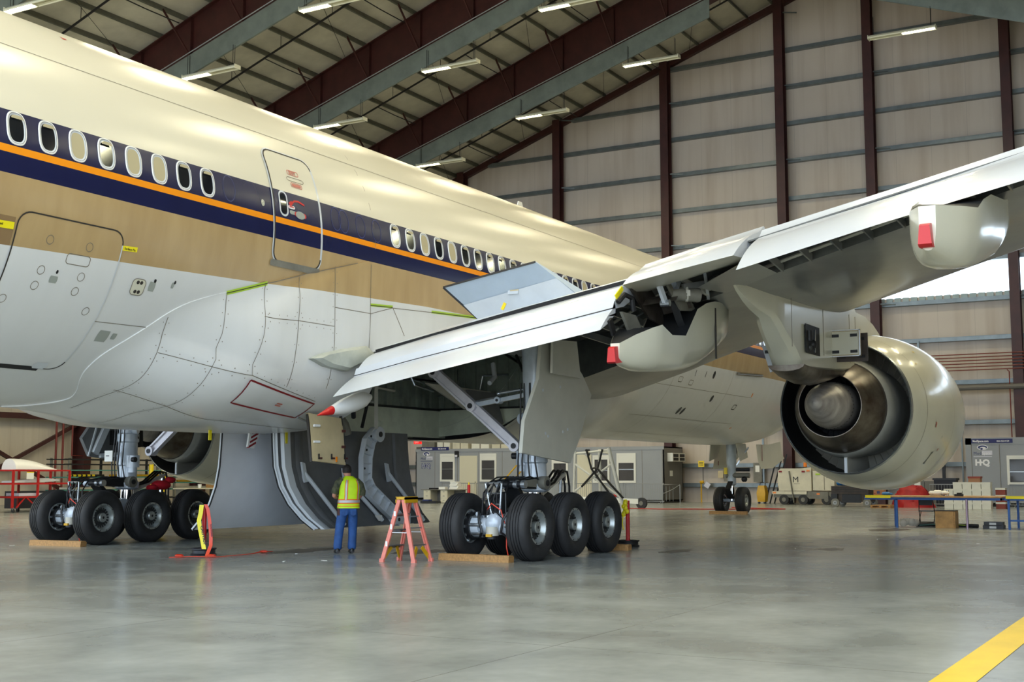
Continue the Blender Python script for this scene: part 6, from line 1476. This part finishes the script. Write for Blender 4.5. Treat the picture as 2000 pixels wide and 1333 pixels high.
# desk and its load
t = thing('desk', 'office desk with cream drawer pedestals in front of the long cabin', 'desk', (36.5, 21.6, 0))
f = MB(); f.bb((0, -2.5, .70), (.8, 0, .74), 'gse_grey'); obj(f, 'desktop', t)
for y in (-.15, -1.25): 
    f = MB(); f.bb((.05, y-.45, .02), (.75, y, .7), 'office_door'); o = obj(f, 'pedestal', t)
    for z in (.05, .28, .5): f = MB(); f.bb((.03, y-.43, z), (.05, y-.02, z+.19), 'office_door'); f.bb((.02, y-.28, z+.1), (.03, y-.16, z+.12), 'silver'); obj(f, 'drawer', o)
f = MB(); f.bb((.76, -2.4, .05), (.79, -.1, .7), 'office_dark'); obj(f, 'modesty_panel', t)
f = MB()
for i in range(7): f.box((.3+.02*(i % 3), 0, .04+.06*i), (.42, .55-.02*i, .058), 'paper', Matrix.Rotation(.12*(i % 3-1), 3, 'Z'))
single(f, 'paper_stack', 'untidy stack of white paper on the right end of the desk', 'papers', (36.5, 19.55, .742))
f = MB(); f.bb((0, -.2, 0), (.3, .2, .14), 'paper'); single(f, 'tray', 'small white box on the middle of the desk', 'box', (36.6, 20.3, .742))
f = MB(); f.bb((0, -.3, 0), (.3, .3, .08), 'black'); single(f, 'tray', 'flat black tray on the desk', 'tray', (36.55, 20.8, .742))
f = MB(); f.cyl((0, 0, .0), (0, 0, .65), .08, 'red', n=12); f.cyl((0, 0, .65), (0, 0, .78), .04, 'yellow', n=8); single(f, 'fire_extinguisher', 'red fire extinguisher beside the right end of the desk', 'fire extinguisher', (36.9, 18.75, .35))
f = MB(); f.bb((0, -.3, 0), (.35, .3, .35), 'gse_grey'); single(f, 'carton', 'grey box under the fire extinguisher beside the desk', 'box', (36.75, 18.75, 0))
f = MB(); f.bb((0, -1, 0), (.5, 0, .12), 'caseblk'); f.bb((.05, -.5, .12), (.4, -.1, .2), 'navy_ink'); single(f, 'tool_case', 'dark flat case on the floor under the desk', 'case', (35.85, 21.2, 0))
# exit sign and doorway left of the long cabin
f = MB(); f.bb((0, -.55, 0), (.06, 0, .22), 'exit_red'); f.text('EXIT', .17, (-.004, -.06, .045), (0, -1, 0), (0, 0, 1), 'white_ink'); single(f, 'exit_sign', 'small red exit sign glowing left of the long cabin', 'sign', (43.0, 26.5, 3.42))
f = MB(); f.bb((45.25, 26.3, 0), (45.3, 27.8, 2.3), 'leather'); f.bb((45.22, 26.3, 2.3), (45.3, 27.8, 3.3), 'office_glass'); f.bb((45.2, 27.0, 2.3), (45.24, 27.1, 3.3), 'office_dark'); f.bb((45.2, 26.25, 2.25), (45.24, 27.85, 2.35), 'office_dark'); struct(f, 'door_1', 'brown door with panes above, left of the long cabin', 'door')
# stacked white cartons
def carton():
    f = MB(); f.bb((0, -.375, 0), (.5, 0, .285), 'whitebox'); f.bb((-.012, -.385, .2), (.51, .01, .292), 'whitebox'); o = f.build('file_carton')
    g = MB(); g.bb((-.016, -.26, .1), (-.0121, -.12, .15), 'seam') if 0 else None
    return o
c0 = carton(); first = True; n = 0
for col in range(5):
    for row in range(4 if col else 3):
        loc = (37.5, -5.9-.40*col-(0), .295*row)
        o = c0 if first else dup(c0, loc, 0); first = False; o.location = loc
        nm_c = ('leftmost', 'second', 'middle', 'fourth', 'rightmost')[col]; nm_r = ('bottom', 'second', 'third', 'top')[row]
        tag(o, 'white carton in the %s column and %s row of the stack behind the table' % (nm_c, nm_r), 'box', 'stacked white cartons')
for row in range(3):
    f = MB(); f.bb((0, -.4, 0), (.5, 0, .3), 'redcard'); f.bb((-.01, -.41, .22), (.51, .01, .305), 'whitebox'); single(f, 'carton', ('lowest', 'middle', 'topmost')[row]+' red-brown carton right of the white stack', 'box', (38.05, -8.0, .31*row), 0, 'red-brown cartons')
f = MB(); f.bb((0, -.5, 0), (.5, 0, .25), 'card'); f.bb((-.01, -.52, .17), (.51, .02, .255), 'redcard'); single(f, 'carton', 'brown carton on top of the white cartons', 'box', (37.55, -6.95, 1.18))
# red tarpaulin heap, pallet, bins
random.seed(5); f = MB(); rings = []
for i in range(10):
    t_ = i/9; h = 1.0-.95*t_**2.2; R_ = .35+.65*t_
    rings.append([(R_*.75*math.cos(a)*(1+.12*random.uniform(-1, 1)), R_*.95*math.sin(a)*(1+.12*random.uniform(-1, 1)), max(0, h+.05*random.uniform(-1, 1)*(1-t_))) for a in [2*PI*j/26 for j in range(26)]])
rings[-1] = [(x, y, 0) for x, y, z in rings[-1]]
f.loft(rings, 'red_tarp', True, True); single(f, 'tarpaulin_heap', 'red tarpaulin covering a heap, seen below the engine', 'tarpaulin', (39.2, -4.15, 0))
f = MB()
for z in (.0, .11): 
    for k in range(5): f.bb((.02+.2*k, -.9, z), (.15+.2*k, 0, z+.03), 'wood')
for y in (-.9, -.5, -.1): f.bb((0, y, .03), (1, y+.1, .11), 'wood')
single(f, 'pallet', 'wooden pallet on the floor left of the red tarpaulin', 'pallet', (36.9, -2.75, 0))
f = MB(); f.loft([[(a*.3, -b_*.42, 0) for a, b_ in ((-1, -1), (1, -1), (1, 1), (-1, 1))], [(a*.38, -b_*.5, 1.25) for a, b_ in ((-1, -1), (1, -1), (1, 1), (-1, 1))]], 'caseblk', True, True)
b_ = single(f, 'wheeled_bin', 'dark grey wheeled bin behind the white cartons', 'bin', (42.0, -5.15, 0)); f = MB(); f.extr([(-.42, -.55, 1.25), (.42, -.55, 1.25), (.42, .55, 1.25), (-.42, .55, 1.25)], (0, 0, .1), 'caseblk'); obj(f, 'lid', b_)
f = MB(); f.bb((0, -1.4, 0), (.6, 0, 1.2), 'office_dark'); f.bb((-.01, -.7, .05), (0, -.68, 1.15), 'black'); f.bb((-.02, -.5, .9), (0, -.2, 1.15), 'paper')
single(f, 'cabinet', 'dark steel cabinet behind the red tarpaulin', 'cabinet', (43.2, -3.2, 0))
# low self-propelled lift
t = thing('scissor_lift', 'low dark scissor lift with grey wheels beneath the engine', 'lift', (38.4, -.62, 0))
f = MB(); f.bb((0, -1.75, .25), (1.2, 0, .62), 'rust'); f.bb((-.02, -1.35, .2), (0, -.45, .6), 'dark'); f.bb((-.1, -.25, .3), (.1, .05, .62), 'dark'); f.bb((-.1, -1.85, .3), (.1, -1.55, .62), 'dark'); obj(f, 'chassis', t)
f = MB(); f.bb((-.05, -1.7, .62), (1.2, .05, .98), 'rust')
for z in (.7, .8, .9): f.bb((-.07, -1.65, z), (-.05, 0, z+.03), 'dark')
obj(f, 'scissor_stack', t)
for x in (-.1, 1.1):
    for y in (-.15, -1.65): f = MB(); f.cyl((x-.06, y, .2), (x+.06, y, .2), .2, 'gse_grey', n=24); f.cyl((x-.07, y, .2), (x+.07, y, .2), .1, 'conduit', n=16); f.cyl((x-.075, y, .2), (x+.075, y, .2), .03, 'dark', n=8); f.v = [(x+(p[1]-y)*0+(p[0]-x), p[1], p[2]) for p in f.v]; o = obj(f, 'wheel', t)
f = MB()
for q in range(5): f.ball((.3+.1*(q % 2), -.25-.2*q, .06), .17, 'tarp_blue', 6, (1, 1, .7))
single(f, 'tarpaulin', 'blue sheet bundled on top of the dark scissor lift', 'tarpaulin', (38.4, -.65, 1.05))
# ground power unit
t = thing('ground_power_unit', 'cream wheeled ground power unit with a letter M, beside the engine', 'power unit', (42.0, 3.2, 0))
f = MB(); f.extr([(0, -1.75, .7), (0, -.06, .7), (0, 0, 1.0), (0, -.02, 1.74), (0, -.2, 1.84), (0, -1.2, 1.84), (0, -1.75, 1.9)], (1.4, 0, 0), 'gse'); o = obj(f, 'housing', t)
f = MB(); f.bb((.1, -2.9, .72), (1.3, -1.8, 1.72), 'gse'); f.bb((.08, -2.4, .75), (.1, -2.38, 1.7), 'seam'); f.bb((.08, -2.2, 1.5), (.1, -1.95, 1.58), 'lime'); f.text('M', .22, (.09, -2.5, 1.35), (0, -1, 0), (0, 0, 1), 'ink'); obj(f, 'engine_bay', t)
f = MB(); f.text('M', .42, (-.006, -.78, 1.13), (0, -1, 0), (0, 0, 1), 'ink'); f.bb((-.005, -1.15, 1.05), (-.001, -.85, 1.07), 'seam'); obj(f, 'lettering', t)
f = MB(); f.bb((.05, -3.0, .35), (1.3, .25, .65), 'gse_grey'); f.bb((-.02, -1.5, .52), (0.05, .3, .68), 'gse'); f.bb((-.02, -2.6, .3), (.05, -1.6, .66), 'gse_grey'); f.bar((-.03, -.62, 1.7), (-.03, -.85, .1), .16, .04, 'gse_grey', (0, 1, 0)); obj(f, 'chassis', t)
for y in (-.3, -1.3, -2.5):
    for x in (.1, 1.2): f = MB(); f.cyl((x-.1, y, .25), (x+.1, y, .25), .25, 'tyre', n=20); f.cyl((x-.11, y, .25), (x+.11, y, .25), .11, 'gse_grey', n=14); obj(f, 'wheel', t)
f = MB(); f.cyl((.7, -1.25, 1.84), (.7, -1.25, 1.92), .1, 'dark', n=12); f.cyl((.7, -1.25, 1.92), (.7, -1.25, 2.14), .09, 'amber', n=14); obj(f, 'beacon', t)
for y, z, m in ((-.15, 1.68, 'redline'), (-1.35, 1.68, 'redline'), (-1.6, 1.72, 'amber'), (.18, .6, 'amber'), (-2.1, .55, 'amber')): f = MB(); f.bb((-.03, y-.08, z-.04), (0, y+.08, z+.04), m); obj(f, 'marker_light', t)
# mop bucket, poles, wall boxes, wash station
t = thing('mop_bucket', 'yellow mop bucket against the far wall, left of the power unit', 'bucket', (43.4, 4.5, 0))
f = MB(); f.loft([[(a*.22, b_*.2, .1) for a, b_ in ((-1, -1), (1, -1), (1, 1), (-1, 1))], [(a*.26, b_*.24, .55) for a, b_ in ((-1, -1), (1, -1), (1, 1), (-1, 1))], [(a*.2, b_*.16, .95) for a, b_ in ((-1, -1), (1, -1), (1, 1), (-1, 1))]], 'yellow_dirty', True, True); f.tube([(0, .15, .9), (0, .1, 1.1), (0, -.1, 1.1)], .02, 'dark', 6); obj(f, 'tub', t)
for a in (-1, 1): f = MB(); f.cyl((-.18, a*.16, .05), (.0, a*.16, .05), .05, 'dark', n=10); obj(f, 'caster', t)
for i, (a, b_) in enumerate(((4.3, 3.66), (4.05, 3.42), (4.55, 3.9))):
    f = MB(); f.bar((44.0, a, 0), (44.3, b_, 2.5+.1*i), .07, .07, 'dark'); single(f, 'steel_pole', ('thick dark pole leaning on the far wall beside the mop bucket', 'dark pole leaning nearest the power unit', 'dark pole leaning nearest the mop bucket')[i], 'pole', (0, 0, 0), 0, 'leaning poles')
f = MB(); f.bb((0, -.48, 0), (.15, 0, 1.05), 'gse_grey'); f.bb((-.01, -.35, .55), (0, -.12, .9), 'paper'); single(f, 'mounted_electrical_box', 'grey electrical box on the far wall beyond the nose wheel', 'electrical box', (45.23, 5.6, 1.12))
f = MB(); f.bb((0, -.24, 0), (.15, 0, .8), 'gse_grey'); single(f, 'mounted_electrical_box', 'small grey electrical box on the far wall behind the nose gear leg', 'electrical box', (45.23, 7.3, 1.15))
t = thing('eyewash_station', 'yellow eyewash station with sign against the far wall', 'safety station', (45.0, 8.55, 0))
f = MB(); f.cyl((0, 0, 0), (0, 0, 1.1), .045, 'yellow_dirty', n=8); f.cyl((0, .05, 1.1), (0, -.15, 1.12), .09, 'yellow_dirty', n=10); f.cyl((0, -.12, 1.1), (0, -.12, 2.0), .02, 'dark', n=6); obj(f, 'stand', t); f = MB(); f.bb((-.02, -.2, 1.95), (0, .15, 2.3), 'yellow'); f.bb((-.025, -.14, 2.05), (-.02, .1, 2.08), 'ink'); f.bb((-.025, -.14, 2.15), (-.02, .1, 2.2), 'ink'); obj(f, 'sign', t)
f = MB(); f.box((0, -.35, .95), (.02, .3, .3), 'pale_ink', Matrix.Rotation(.6, 3, 'X')); obj(f, 'hanging_tag', t)
f = MB(); f.bb((0, -.3, 0), (.01, 0, .4), 'tan'); single(f, 'notice_sign', 'small tan notice on the far wall beside the wash station', 'notice', (45.38, 7.7, 1.35))
# tow bar
t = thing('tow_bar', 'white tow bar with black wheel on the floor behind the main gear', 'tow bar', (31, 6.0, 0))
f = MB(); f.bar((-.3, 3.2, .42), (0, .12, .33), .22, .22, 'office_trim'); f.bar((0, .3, .35), (0, -.05, .2), .1, .2, 'office_trim'); obj(f, 'bar', t)
f = MB(); f.cyl((-.08, -.02, .25), (.08, -.02, .25), .25, 'tyre', n=24); f.cyl((-.09, -.02, .25), (.09, -.02, .25), .1, 'gse_grey', n=12); obj(f, 'wheel', t)
f = MB()
for q in range(6): f.ball((-.1, 1.3+.22*q, .58), .16, 'redsteel', 6, (1, 1, .45))
single(f, 'hose_coil', 'red hose coiled on the white tow bar', 'hose', (31, 6.0, 0))
f = MB(); f.tube([(31, 6.8, .02), (30.5, 5.0, .02), (31.5, 2.5, .02), (33, 0, .02), (34.5, 3.0, .02)], .02, 'redsteel', 6); single(f, 'air_hose', 'thin red hose trailing over the floor towards the nose wheels', 'hose')
# white trestle with black straps
t = thing('tripod_jack', 'white tubular trestle with black straps behind the main gear', 'jack', (20, 3.0, 0))
f = MB(); f.tube([(0, -.6, 2.5), (0, -1.25, .02)], .07, 'office_trim', 10); obj(f, 'leg', t); f = MB(); f.tube([(0, .75, 2.4), (0, .85, .02)], .05, 'office_trim', 10); obj(f, 'leg', t); f = MB(); f.tube([(.9, .2, 2.45), (1.6, .5, .02)], .06, 'office_trim', 10); obj(f, 'leg', t)
for a, b_ in (((0, .82, .9), (0, -.75, 1.95)), ((0, .8, 1.95), (0, -1.1, .7)), ((0, .8, 2.3), (0, -.62, 2.42)), ((.9, .2, 2.4), (0, -.7, 2.3))): f = MB(); f.tube([a, b_], .04, 'office_trim', 8); obj(f, 'brace', t)
for a, m_, b_ in (((-.1, .25, 2.45), (-.1, .05, 1.75), (-.1, -.75, .75)), ((-.1, -.4, 2.45), (-.1, -.2, 1.75), (-.1, .45, 1.1)), ((-.1, .05, 1.75), (-.1, -.1, 1.78), (-.1, -.2, 1.75)), ((-.1, -.2, 1.75), (-.1, -.7, 1.2), (-.1, -1.2, .7))): f = MB(); f.tube([a, m_, b_], .04, 'black', 6); obj(f, 'strap', t)
t = thing('access_steps', 'yellow pipe handrails of access steps behind the main gear', 'steps', (30, 12.7, 0))
for x in (0, .9):
    f = MB(); f.tube([(x, 0, .0), (x, 0, 1.15), (x, -1.4, 2.55)], .035, 'yellow_dirty', 8); obj(f, 'handrail', t)
f = MB(); f.bar((.1, .05, .1), (.1, -1.4, 1.6), .06, .2, 'gse_grey'); f.bar((.8, .05, .1), (.8, -1.4, 1.6), .06, .2, 'gse_grey')
for i in range(6): f.bb((.1, -.25*i-.1, .1+.26*i), (.8, -.25*i+.12, .14+.26*i), 'gse_grey')
obj(f, 'stair', t); f = MB(); f.cyl((.2, -1.4, 0), (.2, -1.4, 1.6), .04, 'yellow_dirty'); f.cyl((.7, -1.4, 0), (.7, -1.4, 1.6), .04, 'yellow_dirty'); obj(f, 'post', t)
# ------------------------------------------------------------------ far left: carts and racks
t = thing('parts_cart', 'red tubular parts cart on casters at the far left', 'cart', (13.6, 26.4, 0))
def cart(t, x1):
    f = MB()
    for x in (0, 1.25, x1): 
        for y in (0, 1.2): f.bb((x-.04, y-.04, .2), (x+.04, y+.04, 1.72), 'redsteel')
    for z in (.6, 1.15, 1.7):
        for y in (0, 1.2): f.bb((0, y-.035, z), (x1, y+.035, z+.07), 'redsteel')
        for x in (0, x1): f.bb((x-.035, 0, z), (x+.035, 1.2, z+.07), 'redsteel')
    f.bar((.2, 0, .2), (.6, 0, .6), .05, .05, 'redsteel'); f.bar((1.25, 0, .2), (.7, 0, .6), .05, .05, 'redsteel'); obj(f, 'frame', t)
    for z in (.64, 1.19): f = MB(); f.bb((0, 0, z), (x1, 1.2, z+.02), 'gse_grey'); obj(f, 'shelf', t)
    for x in (.05, 1.25, x1-.05):
        for y in (0, 1.2): f = MB(); f.cyl((x-.03, y, .09), (x+.03, y, .09), .09, 'tyre', n=14); f.box((x, y, .16), (.07, .05, .1), 'conduit'); obj(f, 'caster', t)
cart(t, 2.9)
t2 = thing('parts_cart', 'red parts cart cut off by the left edge of the picture', 'cart', (10.2, 26.6, 0)); cart(t2, 2.8)
f = MB(); rings = []
for i in range(9):
    u = i/8; x = .05+2.1*u; h = .42*(1-u**2.5)+.03; rings.append([(x, .05+.5*(1+.9*math.cos(a)), 1.78+h*max(0, math.sin(a))) for a in [PI*j/10 for j in range(11)]]+[(x, .5, 1.74)])
f.loft(rings, 'white_paint', True, True); single(f, 'fairing_panel', 'white curved fairing shell lying on top of the red cart', 'aircraft panel', (13.75, 26.4, 0))
f = MB(); f.loft([[(.0, .1, 1.23), (.0, .9, 1.23), (0, .9, 1.3), (0, .1, 1.3)], [(1.6, .1, 1.25), (1.6, .9, 1.25), (1.6, .8, 1.42), (1.6, .15, 1.42)], [(2.5, .3, 1.3), (2.5, .7, 1.3), (2.5, .65, 1.36), (2.5, .35, 1.36)]], 'grey_light', True, True); single(f, 'fairing_panel', 'pointed grey panel on the middle shelf of the red cart', 'aircraft panel', (13.75, 26.4, 0))
f = MB(); f.bb((0, 0, .68), (1.2, .8, .8), 'pale_ink'); single(f, 'fairing_panel', 'flat pale panel on the lowest shelf of the red cart', 'aircraft panel', (14.0, 26.5, 0))
f = MB(); f.bb((0, 0, 0), (.36, .01, .3), 'paper'); f.bb((0, -.004, .26), (.36, 0, .3), 'yellow'); single(f, 'paper_tag', 'white tag with yellow edge on the red cart', 'tag', (14.2, 26.32, 1.38))
def rack(x0, x1, label, y=33.0):
    t = thing('storage_rack', label, 'rack', (x0, y, 0)); L = x1-x0
    for x in (0, L/2, L):
        for yy in (0, 1.3): f = MB(); f.bb((x-.05, yy-.05, 0), (x+.05, yy+.05, 2.4), 'dark' if x else 'gse_grey'); obj(f, 'post', t)
    for z, m in ((.3, 'dark'), (.75, 'teal'), (1.1, 'teal'), (1.4, 'teal'), (1.75, 'teal'), (2.05, 'black'), (2.3, 'black')):
        f = MB(); f.bb((-.3, -.05, z), (L+.2, .03, z+.06), m); f.bb((-.3, 1.25, z), (L+.2, 1.32, z+.06), m)
        for x in (0, L/2, L): f.bb((x-.03, 0, z), (x+.03, 1.3, z+.05), m)
        obj(f, 'shelf_rail', t)
    return t
rack(22.2, 28.6, 'steel rack with teal rails behind the far left wheels'); rack(29.4, 35.6, 'steel rack with teal rails below the far engine')
for i, (x0, x1, z, m, lab) in enumerate(((22.3, 24.6, 1.47, 'black', 'dark tube wrapped in yellow at the left of the teal rack'), (23.4, 26.8, 1.17, 'yellow_dirty', 'yellow tube on the middle rail of the teal rack'), (22.4, 27.9, .83, 'gse', 'pale long panel on the lower rail of the teal rack'), (25.0, 28.4, 1.47, 'yellow_dirty', 'yellow tube on the upper rail of the teal rack'), (29.8, 34.0, 1.17, 'yellow_dirty', 'yellow tube on the rack below the far engine'), (29.6, 34.5, .83, 'gse', 'pale panel on the rack below the far engine'), (22.2, 28.0, .38, 'caseblk', 'black long case on the lowest rail of the teal rack'))):
    f = MB()
    if m in ('gse', 'caseblk'): f.bb((x0, 33.2, z), (x1, 33.9, z+.1 if m == 'gse' else z+.3), m)
    else:
        f.cyl((x0, 33.2, z+.05), (x1, 33.2, z+.05), .06, m, n=10)
        if m == 'black':
            for q in range(6): f.cyl((x0+.3*q, 33.2, z+.05), (x0+.3*q+.18, 33.2, z+.05), .066, 'yellow', n=10)
    single(f, 'long_stock', lab, 'stock', (0, 0, 0), 0, 'stock on the racks')
for i, x in enumerate((27.1, 28.0)):
    f = MB(); f.cyl((0, 0, 0), (0, 0, 2.1), .12, 'yellow', n=14); single(f, 'bollard', ('yellow guard post left of its pair behind the far gear', 'yellow guard post right of its pair behind the far gear')[i], 'guard post', (x, 32.4, 0), 0, 'yellow guard posts')
t = thing('work_bench', 'pale workbench behind the hanging far gear door', 'bench', (28.6, 31.5, 0)); f = MB(); f.bb((0, 0, .78), (5.5, .8, .84), 'gse'); obj(f, 'benchtop', t)
for x in (.1, 2.7, 5.3): f = MB(); f.bb((x, .1, 0), (x+.08, .7, .78), 'gse_grey'); obj(f, 'leg', t)
f = MB(); f.cyl((0, 0, 0), (0, 0, .2), .09, 'paper', r1=.11, n=12); single(f, 'cup', 'white cup on the pale workbench', 'cup', (30.1, 31.8, .84))
f = MB(); f.bb((0, 0, 0), (.7, .5, .5), 'wood'); single(f, 'wooden_box', 'wooden box on the pale workbench', 'box', (31.0, 31.7, .84))
f = MB(); f.cyl((0, 0, 0), (0, 0, .2), .12, 'gse', n=12); f.ball((0, 0, .35), .2, 'gse', 7, (1, .7, 1.2)); single(f, 'bench_tool', 'pale bench machine on the workbench, right of the wooden box', 'tool', (32.4, 31.8, .84))
f = MB(); f.bb((0, 0, 0), (1.8, .8, .75), 'caseblk'); single(f, 'tool_chest', 'dark tool chest on the floor behind the red cart', 'tool chest', (15.6, 28.6, .1))
